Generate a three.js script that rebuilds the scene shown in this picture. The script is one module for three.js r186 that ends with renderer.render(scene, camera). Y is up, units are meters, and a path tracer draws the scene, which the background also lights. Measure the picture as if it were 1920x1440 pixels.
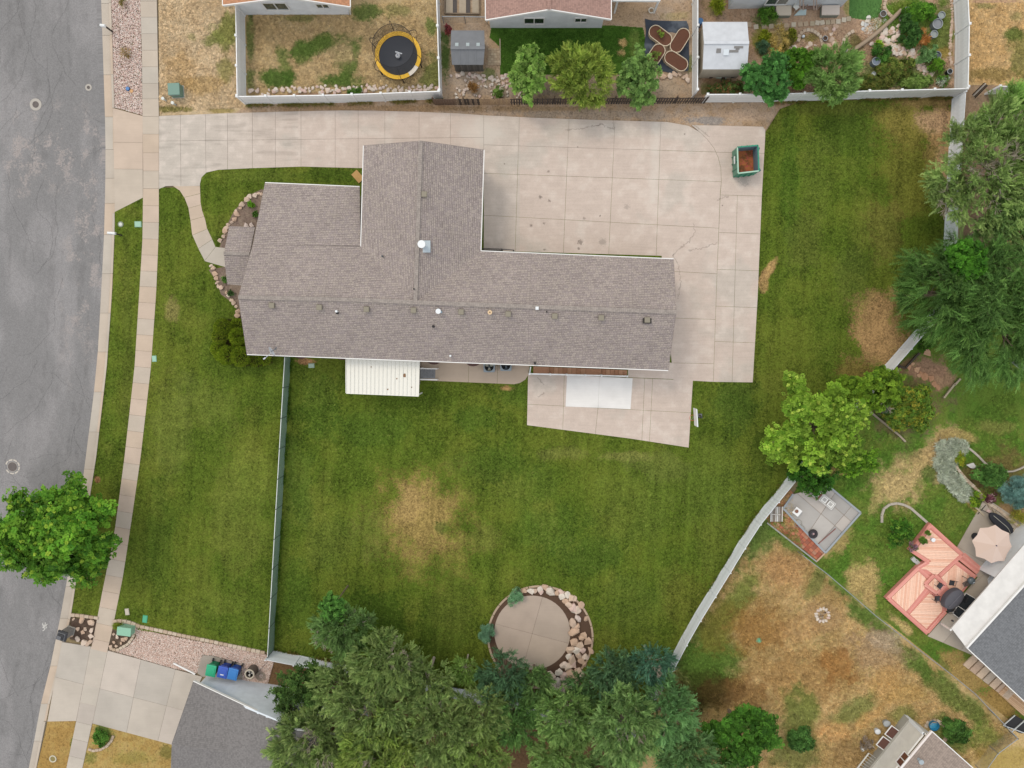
import * as THREE from 'three';
import { mergeGeometries } from 'three/addons/utils/BufferGeometryUtils.js';
import { ConvexGeometry } from 'three/addons/geometries/ConvexGeometry.js';
import { RoundedBoxGeometry } from 'three/addons/geometries/RoundedBoxGeometry.js';

// ------------------------------------------------------------------ camera, sky, sun, exposure
const scene = new THREE.Scene();
const CAMH = 58, F = 1280;                       // drone height (m), focal length in photo pixels (1920 wide)
const camera = new THREE.PerspectiveCamera(2 * Math.atan(720 / F) * 180 / Math.PI, 4 / 3, 0.5, 2000);
camera.position.set(0, CAMH, 0);
camera.up.set(0, 0, -1);
camera.lookAt(-30 / F * CAMH, 0, 85 / F * CAMH);
camera.updateMatrixWorld(true);
scene.add(camera);
const renderer = new THREE.WebGLRenderer({ antialias: true });
renderer.toneMapping = THREE.LinearToneMapping;
renderer.toneMappingExposure = 1.06;
renderer.shadowMap.enabled = true;
{
  const w = 64, h = 32, d = new Float32Array(w * h * 4);       // thin bright overcast, a little brighter overhead
  for (let j = 0; j < h; j++) for (let i = 0; i < w; i++) {
    const el = ((j + 0.5) / h - 0.5) * Math.PI, s = Math.max(0, Math.sin(el));
    const L = el > 0 ? 0.84 + 0.4 * s : 0.3, k = (j * w + i) * 4;
    d[k] = L * 0.97; d[k + 1] = L * 1.0; d[k + 2] = L * 1.05; d[k + 3] = 1;
  }
  const sky = new THREE.DataTexture(d, w, h, THREE.RGBAFormat, THREE.FloatType);
  sky.mapping = THREE.EquirectangularReflectionMapping;
  sky.magFilter = sky.minFilter = THREE.LinearFilter; sky.needsUpdate = true;
  scene.background = sky; scene.environment = sky;
}
const sun = new THREE.DirectionalLight(0xfff1dc, 1.15);
sun.position.set(-38, 75, -42); sun.target.position.set(0, 0, 0);
sun.castShadow = true; sun.shadow.radius = 36;
Object.assign(sun.shadow.camera, { left: -60, right: 60, top: 60, bottom: -60, near: 1, far: 220 });
sun.shadow.mapSize.set(4096, 4096);
scene.add(sun, sun.target);

// ------------------------------------------------------------------ helpers
let seed = 12345;
const rnd = () => { seed = (seed * 1664525 + 1013904223) >>> 0; return seed / 4294967296; };
const rr = (a, b) => a + (b - a) * rnd();
const pick = (a) => a[Math.floor(rnd() * a.length)];
const clamp = (x, a = 0, b = 1) => Math.min(b, Math.max(a, x));
const sstep = (a, b, x) => { const t = clamp((x - a) / (b - a)); return t * t * (3 - 2 * t); };
const lin = (c) => (c <= 0.04045 ? c / 12.92 : Math.pow((c + 0.055) / 1.055, 2.4));
const EXPO = 1.32;                                 // what this daylight does to a level surface: photo tone -> base colour
const hexA = (s) => [1, 3, 5].map((i) => clamp(lin(parseInt(s.slice(i, i + 2), 16) / 255) / EXPO, 0, 0.86));
const col = (s) => { const a = hexA(s); return new THREE.Color().setRGB(a[0], a[1], a[2]); };
// photo pixel -> point at height h
const _q = camera.quaternion, _qi = camera.quaternion.clone().invert();
function P(px, py, h = 0) {
  const d = new THREE.Vector3((px - 960) / F, -(py - 720) / F, -1).applyQuaternion(_q), t = (h - CAMH) / d.y;
  return new THREE.Vector3(d.x * t, h, d.z * t);
}
const XZ = (px, py, h = 0) => { const p = P(px, py, h); return [p.x, p.z]; };
const XZs = (pts, h = 0) => pts.map(([x, y]) => XZ(x, y, h));
const _m = new THREE.Matrix4().makeRotationFromQuaternion(_qi).elements;
function pxOf(x, z, o) {                           // ground point -> plan coordinates (a fixed relabelling of the ground plane)
  const y = -CAMH, a = _m[0] * x + _m[4] * y + _m[8] * z, b = _m[1] * x + _m[5] * y + _m[9] * z, c = _m[2] * x + _m[6] * y + _m[10] * z;
  o[0] = 960 + F * a / -c; o[1] = 720 - F * b / -c;
}
// noise
const PERM = new Float32Array(65536); for (let i = 0; i < 65536; i++) PERM[i] = rnd();
const hsh = (i, j) => PERM[((i * 7919 + j * 104729) ^ (j << 5)) & 65535];
function vn(x, y) {
  const i = Math.floor(x), j = Math.floor(y); let u = x - i, v = y - j; u = u * u * (3 - 2 * u); v = v * v * (3 - 2 * v);
  const a = hsh(i, j), b = hsh(i + 1, j), c = hsh(i, j + 1), d = hsh(i + 1, j + 1);
  return a + (b - a) * u + (c - a) * v + (a - b - c + d) * u * v;
}
function fbm(x, y, o = 4) { let s = 0, a = 0.5, t = 0; for (let k = 0; k < o; k++) { s += a * vn(x, y); t += a; a *= 0.5; x = x * 2.03 + 17.1; y = y * 2.03 + 9.7; } return s / t; }
function vnT(x, y, n) {                            // tileable
  const i = Math.floor(x), j = Math.floor(y); let u = x - i, v = y - j; u = u * u * (3 - 2 * u); v = v * v * (3 - 2 * v);
  const w = (k) => ((k % n) + n) % n, a = hsh(w(i), w(j)), b = hsh(w(i + 1), w(j)), c = hsh(w(i), w(j + 1)), d = hsh(w(i + 1), w(j + 1));
  return a + (b - a) * u + (c - a) * v + (a - b - c + d) * u * v;
}
function fbmT(u, v, n, o = 4) { let s = 0, a = 0.5, t = 0; for (let k = 0; k < o; k++) { s += a * vnT(u * n, v * n, n); t += a; a *= 0.55; n *= 2; } return s / t; }
function inPoly(p, x, y) { let c = false; for (let i = 0, j = p.length - 1; i < p.length; j = i++) { const a = p[i], b = p[j]; if ((a[1] > y) !== (b[1] > y) && x < (b[0] - a[0]) * (y - a[1]) / (b[1] - a[1]) + a[0]) c = !c; } return c; }
// textures
const GAM = new Uint8Array(4097); for (let i = 0; i <= 4096; i++) { const c = i / 4096; GAM[i] = Math.round(255 * (c <= 0.0031308 ? c * 12.92 : 1.055 * Math.pow(c, 1 / 2.4) - 0.055)); }
function texFrom(data, w, h, srgb, wrap = true) {
  const t = new THREE.DataTexture(data, w, h, THREE.RGBAFormat); if (srgb) t.colorSpace = THREE.SRGBColorSpace;
  t.magFilter = THREE.LinearFilter; t.minFilter = THREE.LinearMipmapLinearFilter; t.generateMipmaps = true;
  t.wrapS = t.wrapT = wrap ? THREE.RepeatWrapping : THREE.ClampToEdgeWrapping; t.needsUpdate = true; return t;
}
function tile(w, metres, fn, srgb = true) {          // a tile of metres x metres; fn(u, v, out) in linear values
  const d = new Uint8Array(w * w * 4), o = [0, 0, 0];
  for (let j = 0; j < w; j++) for (let i = 0; i < w; i++) {
    fn((i + 0.5) / w, (j + 0.5) / w, o); const k = (j * w + i) * 4;
    for (let c = 0; c < 3; c++) d[k + c] = srgb ? GAM[Math.round(clamp(o[c]) * 4096)] : Math.round(clamp(o[c]) * 255); d[k + 3] = 255;
  }
  const t = texFrom(d, w, w, srgb); t.repeat.set(1 / metres, 1 / metres); return t;
}
function bake(w, h, box, fn) {                      // plan map of a piece of ground; box in metres [x0, z0, x1, z1]
  const d = new Uint8Array(w * h * 4), o = [0, 0, 0], q = [0, 0];
  for (let j = 0; j < h; j++) for (let i = 0; i < w; i++) {
    pxOf(box[0] + (box[2] - box[0]) * (i + 0.5) / w, box[1] + (box[3] - box[1]) * (j + 0.5) / h, q);
    fn(q[0], q[1], o); const k = (j * w + i) * 4;
    for (let c = 0; c < 3; c++) d[k + c] = GAM[Math.round(clamp(o[c]) * 4096)]; d[k + 3] = 255;
  }
  const t = texFrom(d, w, h, true, false); t.userData = { box }; return t;
}
const uvBox = (b) => (x, z) => [(x - b[0]) / (b[2] - b[0]), (z - b[1]) / (b[3] - b[1])];
// geometry
function rawGeo(pos, uv) {
  const g = new THREE.BufferGeometry(); g.setAttribute('position', new THREE.Float32BufferAttribute(pos, 3)); g.setAttribute('uv', new THREE.Float32BufferAttribute(uv, 2)); g.computeVertexNormals(); return g;
}
const area2 = (p) => { let s = 0; for (let i = 0; i < p.length; i++) { const a = p[i], b = p[(i + 1) % p.length]; s += a[0] * b[1] - b[0] * a[1]; } return s / 2; };
function prism(poly, y0, y1, uvf = (x, z) => [x, z], sides = true) {      // upright prism over a plan polygon (world x, z)
  const p = area2(poly) > 0 ? poly.slice().reverse() : poly, pos = [], uv = [];
  const tri = THREE.ShapeUtils.triangulateShape(p.map(([x, z]) => new THREE.Vector2(x, z)), []);
  const up = (t) => { const [a, b, c] = t.map((k) => p[k]); return (b[0] - a[0]) * (c[1] - a[1]) - (b[1] - a[1]) * (c[0] - a[0]) < 0; };
  for (const t0 of tri) { const t = up(t0) ? t0 : [t0[0], t0[2], t0[1]]; for (const k of t) { pos.push(p[k][0], y1, p[k][1]); uv.push(...uvf(p[k][0], p[k][1])); } if (sides) for (const k of [t[0], t[2], t[1]]) { pos.push(p[k][0], y0, p[k][1]); uv.push(...uvf(p[k][0], p[k][1])); } }
  if (sides) { let l = 0; for (let i = 0; i < p.length; i++) { const a = p[i], b = p[(i + 1) % p.length], d = Math.hypot(b[0] - a[0], b[1] - a[1]);
    const q = uvf === prism.def ? null : [uvf(a[0], a[1]), uvf(b[0], b[1])], A = q ? q[0] : [l, 0], B = q ? q[1] : [l + d, 0];
    pos.push(a[0], y0, a[1], b[0], y0, b[1], b[0], y1, b[1], a[0], y0, a[1], b[0], y1, b[1], a[0], y1, a[1]);
    uv.push(A[0], A[1], B[0], B[1], B[0], B[1] + (q ? 0 : y1 - y0), A[0], A[1], B[0], B[1] + (q ? 0 : y1 - y0), A[0], A[1] + (q ? 0 : y1 - y0)); l += d; } }
  return rawGeo(pos, uv);
}
function slab3(pts, th, flip = false) {             // a flat panel through 3-D points, thickness th on its back; uv in metres (v up the slope)
  const n = new THREE.Vector3(); for (let i = 0; i < pts.length; i++) { const a = pts[i], b = pts[(i + 1) % pts.length]; n.x += (a.y - b.y) * (a.z + b.z); n.y += (a.z - b.z) * (a.x + b.x); n.z += (a.x - b.x) * (a.y + b.y); }
  n.normalize(); let p = pts; if ((n.y < -1e-4) !== flip) { p = pts.slice().reverse(); n.negate(); }
  let u = new THREE.Vector3(0, 1, 0).cross(n); if (u.length() < 0.02) u.set(1, 0, 0); u.normalize(); const v = n.clone().cross(u);
  const f = p.map((q) => new THREE.Vector2(q.dot(u), q.dot(v))), back = p.map((q) => q.clone().addScaledVector(n, -th)), pos = [], uv = [];
  for (const t of THREE.ShapeUtils.triangulateShape(f, [])) {
    const [a, b, c] = t.map((k) => f[k]), s = (b.x - a.x) * (c.y - a.y) - (b.y - a.y) * (c.x - a.x) > 0 ? t : [t[0], t[2], t[1]];
    for (const k of s) { pos.push(p[k].x, p[k].y, p[k].z); uv.push(f[k].x, f[k].y); }
    for (const k of [s[0], s[2], s[1]]) { pos.push(back[k].x, back[k].y, back[k].z); uv.push(f[k].x, f[k].y); }
  }
  for (let i = 0; i < p.length; i++) { const j = (i + 1) % p.length; for (const q of [back[i], back[j], p[j], back[i], p[j], p[i]]) pos.push(q.x, q.y, q.z); for (const k of [i, j, j, i, j, i]) uv.push(f[k].x, f[k].y); }
  return rawGeo(pos, uv);
}
const clean = (g) => { let q = g.index ? g.toNonIndexed() : g; for (const k of Object.keys(q.attributes)) if (!['position', 'normal', 'uv'].includes(k)) q.deleteAttribute(k); q.morphAttributes = {}; return q; };
const merge = (gs) => (gs.length === 1 ? clean(gs[0]) : mergeGeometries(gs.map(clean)));
const boxUV = (g, s = 1) => { const p = g.attributes.position, n = g.attributes.normal, u = g.attributes.uv; for (let i = 0; i < p.count; i++) { const ax = Math.abs(n.getX(i)), ay = Math.abs(n.getY(i)), az = Math.abs(n.getZ(i)); if (ay >= ax && ay >= az) u.setXY(i, p.getX(i) * s, p.getZ(i) * s); else if (ax > az) u.setXY(i, p.getZ(i) * s, p.getY(i) * s); else u.setXY(i, p.getX(i) * s, p.getY(i) * s); } return g; };
function bx(w, h, d, x = 0, y = 0, z = 0, ry = 0) { const g = boxUV(new THREE.BoxGeometry(w, h, d)); if (ry) g.rotateY(ry); g.translate(x, y, z); return g; }   // centre x,y,z
function rbx(w, h, d, r, x = 0, y = 0, z = 0, ry = 0) { const g = boxUV(clean(new RoundedBoxGeometry(w, h, d, 2, r))); if (ry) g.rotateY(ry); g.translate(x, y, z); return g; }
const V = (x, y, z) => new THREE.Vector3(x, y, z);
function beam(a, b, w, h) { const d = b.clone().sub(a), L = d.length(), g = boxUV(new THREE.BoxGeometry(w, h, L)); const m = new THREE.Matrix4().lookAt(V(0, 0, 0), d.clone().negate(), Math.abs(d.y) > 0.98 * L ? V(1, 0, 0) : V(0, 1, 0)); g.applyMatrix4(m); g.translate((a.x + b.x) / 2, (a.y + b.y) / 2, (a.z + b.z) / 2); return g; }
function cyl(a, b, r0, r1 = r0, seg = 8) { const d = b.clone().sub(a), L = d.length(), g = new THREE.CylinderGeometry(r1, r0, L, seg, 1); g.applyQuaternion(new THREE.Quaternion().setFromUnitVectors(V(0, 1, 0), d.normalize())); g.translate((a.x + b.x) / 2, (a.y + b.y) / 2, (a.z + b.z) / 2); return g; }
const disc = (r, h, x, y, z, seg = 20, r1 = r) => { const g = new THREE.CylinderGeometry(r1, r, h, seg); g.translate(x, y, z); return g; };
const ring = (r, t, x, y, z, seg = 24) => { const g = new THREE.TorusGeometry(r, t, 6, seg); g.rotateX(Math.PI / 2); g.translate(x, y, z); return g; };
function pipe(pts, r, seg = 24, n = 5) { return new THREE.TubeGeometry(new THREE.CatmullRomCurve3(pts), seg, r, n, false); }
function cutPoly(poly, l) {                         // split a polygon by the line through (l0,l1)-(l2,l3)
  const s = (p) => (l[2] - l[0]) * (p[1] - l[1]) - (l[3] - l[1]) * (p[0] - l[0]), A = [], B = [];
  for (let i = 0; i < poly.length; i++) { const a = poly[i], b = poly[(i + 1) % poly.length], sa = s(a), sb = s(b); (sa >= 0 ? A : B).push(a); if (sa * sb < 0) { const t = sa / (sa - sb), q = [a[0] + (b[0] - a[0]) * t, a[1] + (b[1] - a[1]) * t]; A.push(q); B.push(q); } }
  return [A, B].filter((p) => p.length > 2 && Math.abs(area2(p)) > 0.5e-3);
}
function cutAll(poly, lines) { let ps = [poly]; for (const l of lines) ps = ps.flatMap((p) => cutPoly(p, l)); return ps; }
function insetPoly(poly, d) {
  let p = poly.filter((a, i) => { const b = poly[(i + 1) % poly.length]; return Math.hypot(a[0] - b[0], a[1] - b[1]) > 1e-3; });
  const s = area2(p) > 0 ? 1 : -1, n = p.length, out = [];
  for (let i = 0; i < n; i++) {
    const a = p[(i + n - 1) % n], b = p[i], c = p[(i + 1) % n], e = (u, v) => { const L = Math.hypot(v[0] - u[0], v[1] - u[1]); return [-(v[1] - u[1]) / L * s, (v[0] - u[0]) / L * s]; };
    const n1 = e(a, b), n2 = e(b, c), k = Math.max(0.35, 1 + n1[0] * n2[0] + n1[1] * n2[1]); out.push([b[0] + (n1[0] + n2[0]) / k * d, b[1] + (n1[1] + n2[1]) / k * d]);
  }
  return out;
}
const centre = (p) => { let x = 0, z = 0; for (const q of p) { x += q[0]; z += q[1]; } return [x / p.length, z / p.length]; };
// objects
const used = {};
const numbered = (n) => { const k = used[n] = (used[n] ?? -1) + 1; return k ? `${n}_${String(k).padStart(3, '0')}` : n; };
function tag(o, label, category, group) { o.userData.label = label; o.userData.category = category; if (group) o.userData.group = group; return o; }
function thing(name, label, category, pos, group, ry = 0) { const o = new THREE.Group(); o.name = numbered(name); o.position.copy(pos); o.rotation.y = ry; scene.add(o); tag(o, label, category, group); return o; }
function struct(name, pos = V(0, 0, 0)) { const o = new THREE.Group(); o.name = numbered(name); o.position.copy(pos); o.userData.kind = 'structure'; scene.add(o); return o; }
function mesh(name, geo, mat, parent) { const m = new THREE.Mesh(Array.isArray(geo) ? merge(geo) : geo, mat); m.name = name; m.castShadow = m.receiveShadow = true; if (parent) parent.add(m); return m; }
function wpart(parent, name, geo, mat, label) {      // geometry given in world coordinates, parent at its own base (no turn)
  const g = Array.isArray(geo) ? merge(geo) : geo; let o = parent, x = 0, y = 0, z = 0; while (o && o !== scene) { x += o.position.x; y += o.position.y; z += o.position.z; o = o.parent; }
  g.translate(-x, -y, -z); const m = mesh(name, g, mat, parent); if (label) m.userData.label = label; return m;
}
function solo(name, geo, mat, label, category, pos, group, ry = 0) { const m = mesh(numbered(name), geo, mat, scene); if (pos) m.position.copy(pos); m.rotation.y = ry; return tag(m, label, category, group); }
function sheet(name, geo, mat) { const m = mesh(numbered(name), geo, mat, scene); m.userData.kind = 'structure'; return m; }

// ------------------------------------------------------------------ shared materials
const tMott = tile(512, 3, (u, v, o) => { const a = 0.80 + 0.2 * fbmT(u, v, 8, 5) + 0.06 * (rnd() - 0.5); o[0] = o[1] = o[2] = a; });
const tGrit = tile(512, 1.6, (u, v, o) => { o[0] = o[1] = o[2] = 0.35 + 0.3 * fbmT(u, v, 32, 3) + 0.35 * rnd(); }, false);
const tWood = tile(256, 1, (u, v, o) => { const a = 0.72 + 0.28 * fbmT(u * 0.2, v, 40, 3); o[0] = o[1] = o[2] = a; });
const matc = {};
function M(hex, o = {}) { const k = hex + JSON.stringify(o); if (matc[k]) return matc[k];
  const { plain, wood, bump = 0.004, ...rest } = o, p = { color: col(hex).multiplyScalar(plain ? 1 : wood ? 1.14 : 1.1), roughness: 0.85, side: THREE.DoubleSide, ...rest };
  if (wood) p.map = tWood; else if (!plain) p.map = tMott;
  if (!plain && bump) { p.bumpMap = tGrit; p.bumpScale = bump; }
  return (matc[k] = new THREE.MeshStandardMaterial(p)); }
const vinyl = M('#f6f7f6', { bump: 0, roughness: 0.5 }), whiteTrim = M('#f2f0ec', { plain: true, roughness: 0.55 });
const galv = M('#a9adb0', { plain: true, roughness: 0.4, metalness: 0.6 }), blackMetal = M('#2a2b2e', { plain: true, roughness: 0.5 });
const bark = M('#7b6a58'), barkPale = M('#b5a797'), glassDark = new THREE.MeshPhysicalMaterial({ color: new THREE.Color(0.03, 0.035, 0.04), roughness: 0.06, metalness: 0, clearcoat: 1 });
const soilM = M('#5d4636', { bump: 0.02, roughness: 1 });

// ------------------------------------------------------------------ the ground: colour of grass, soil and dry turf over the plan
// a patch: [x, y, rx, ry, colour, strength, turn]; edges broken up by noise
const patch = (a) => ({ x: a[0], y: a[1], rx: a[2], ry: a[3], c: hexA(a[4]), s: a[5] ?? 0.9, ca: Math.cos((a[6] || 0) * Math.PI / 180), sa: Math.sin((a[6] || 0) * Math.PI / 180) });
function paintPatches(list, px, py, n1, n2, o) {
  for (const b of list) {
    const dx = px - b.x, dy = py - b.y; if (Math.abs(dx) > 1.9 * Math.max(b.rx, b.ry) || Math.abs(dy) > 1.9 * Math.max(b.rx, b.ry)) continue;
    const u = (dx * b.ca + dy * b.sa) / b.rx, v = (-dx * b.sa + dy * b.ca) / b.ry, d = Math.sqrt(u * u + v * v);
    const w = b.s * sstep(1.15, 0.55, d + (n1 - 0.5) * 1.1 + (n2 - 0.5) * 0.7); if (w <= 0) continue;
    for (let k = 0; k < 3; k++) o[k] += (b.c[k] - o[k]) * w;
  }
}
const LG = ['#5d7428', '#778133', '#45601c', '#868641'].map(hexA);
const lawnPatches = [
  [790, 985, 105, 110, '#7d7b3c', 0.8], [785, 975, 72, 76, '#988451', 0.85], [765, 945, 36, 34, '#a48d5c', 0.7], [830, 990, 18, 14, '#4f6a2a', 0.6], [905, 1010, 40, 30, '#7c7b40', 0.35],
  [1648, 612, 56, 72, '#a98b60', 0.95, -8], [1655, 650, 60, 60, '#a98b60', 0.8], [1610, 700, 40, 30, '#8a7445', 0.6],
  [1440, 506, 24, 8, '#a98c5e', 0.9, -55], [1431, 527, 9, 20, '#a98c5e', 0.8],
  [1700, 235, 70, 50, '#857a40', 0.75], [1765, 260, 30, 100, '#a5875f', 0.9], [1752, 225, 40, 25, '#b59877', 0.9], [1770, 330, 18, 60, '#b59877', 0.8], [1700, 330, 60, 90, '#737233', 0.6], [1745, 190, 60, 14, '#9b8155', 0.7], [1660, 430, 40, 70, '#77733a', 0.5], [1590, 250, 60, 60, '#4d6426', 0.5], [1560, 205, 90, 14, '#6c7035', 0.4],
  [1530, 330, 30, 90, '#6b7d34', 0.5], [1480, 330, 20, 160, '#4a6a24', 0.5], [1510, 460, 40, 60, '#6d7638', 0.4], [1600, 520, 40, 60, '#617034', 0.4],
  [325, 800, 45, 110, '#7c8a45', 0.55], [450, 960, 60, 120, '#7f8a40', 0.5], [390, 760, 60, 60, '#7b8743', 0.45], [322, 580, 16, 24, '#948a58', 0.6], [400, 1130, 90, 30, '#748238', 0.5], [300, 1000, 30, 120, '#547429', 0.5], [470, 880, 40, 80, '#84903f', 0.4],
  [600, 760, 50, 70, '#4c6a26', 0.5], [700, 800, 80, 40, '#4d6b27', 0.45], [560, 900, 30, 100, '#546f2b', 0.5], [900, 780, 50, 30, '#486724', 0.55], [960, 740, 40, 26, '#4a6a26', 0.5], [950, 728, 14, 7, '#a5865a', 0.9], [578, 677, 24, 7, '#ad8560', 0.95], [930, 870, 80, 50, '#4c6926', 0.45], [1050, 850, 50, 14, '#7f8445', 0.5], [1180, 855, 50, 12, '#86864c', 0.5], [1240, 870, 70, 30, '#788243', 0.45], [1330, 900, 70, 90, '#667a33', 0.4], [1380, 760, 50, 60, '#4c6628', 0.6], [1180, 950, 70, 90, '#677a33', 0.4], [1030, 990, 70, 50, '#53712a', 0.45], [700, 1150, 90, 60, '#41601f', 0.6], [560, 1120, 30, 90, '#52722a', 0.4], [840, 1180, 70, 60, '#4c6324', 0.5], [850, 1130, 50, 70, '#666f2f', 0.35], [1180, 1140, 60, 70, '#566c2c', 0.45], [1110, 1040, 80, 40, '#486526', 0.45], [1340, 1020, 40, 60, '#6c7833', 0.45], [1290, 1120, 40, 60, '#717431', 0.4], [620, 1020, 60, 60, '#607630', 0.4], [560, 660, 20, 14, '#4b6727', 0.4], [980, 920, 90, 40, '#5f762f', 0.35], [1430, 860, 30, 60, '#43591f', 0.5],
  [240, 700, 10, 330, '#5c6b2b', 0.5], [205, 1080, 16, 60, '#6c742f', 0.6], [183, 898, 6, 6, '#8e6a4c', 0.9], [1290, 735, 10, 20, '#4e6c28', 0.4], [700, 1000, 30, 60, '#6f7b38', 0.5], [480, 330, 90, 12, '#6a7b34', 0.4], [620, 330, 60, 14, '#456021', 0.5],
].map(patch); for (const q of lawnPatches) { const dry = q.c[0] > q.c[1] * 0.98; q.c = q.c.map((v) => v * (dry ? 0.95 : 0.76)); if (q.x > 270 && q.x < 500 && q.y > 600) q.s *= 0.55; }
function lawnAt(px, py, o) {
  const big = fbm(px / 105, py / 105, 4), rx = 0.83 * px + 0.55 * py, ry = 0.83 * py - 0.55 * px, mid = fbm(rx / 30 + 40, ry / 34 + 7, 4), n1 = fbm(rx / 26 + 3, ry / 26 + 91, 4), fine = fbm(ry / 3.2, rx / 3.2, 3), blade = vn(rx / 0.95 + fine * 3, ry / 1.25);
  const t = px + (py - 700) * 0.06, stripe = Math.sin(t * Math.PI / 12.5) * 0.5 + 0.5 * Math.sin(t * Math.PI / 21 + 1), sk = vn(t / 5.2, py / 90);
  const a = sstep(0.34, 0.7, big * 0.55 + mid * 0.45), b = sstep(0.46, 0.82, mid * 0.5 + fine * 0.5), c = sstep(0.56, 0.75, fbm(px / 60 + 200, py / 60, 3));
  for (let k = 0; k < 3; k++) { o[k] = LG[0][k] + (LG[1][k] - LG[0][k]) * a * 0.62; o[k] += (LG[2][k] - o[k]) * b * 0.36; o[k] += (LG[3][k] - o[k]) * c * 0.18; o[k] *= 0.72; }
  paintPatches(lawnPatches, px, py, n1, fine, o);
  const g = 1 + 0.075 * stripe + (sk - 0.5) * 0.2 + (vn(t / 2.3 + fine * 2, py / 40 + fine) - 0.5) * 0.12 + (mid - 0.5) * 0.5 + (fine - 0.5) * 0.8 + (blade - 0.5) * 0.95; for (let k = 0; k < 3; k++) o[k] *= g;
  const dry = sstep(0.66, 0.86, vn(px / 1.6 + 9, py / 1.6) * 0.6 + fine * 0.4); o[0] = o[0] * 1.08 + dry * 0.05; o[1] = o[1] * 1.03 + dry * 0.038; o[2] += dry * 0.015;
}
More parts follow.
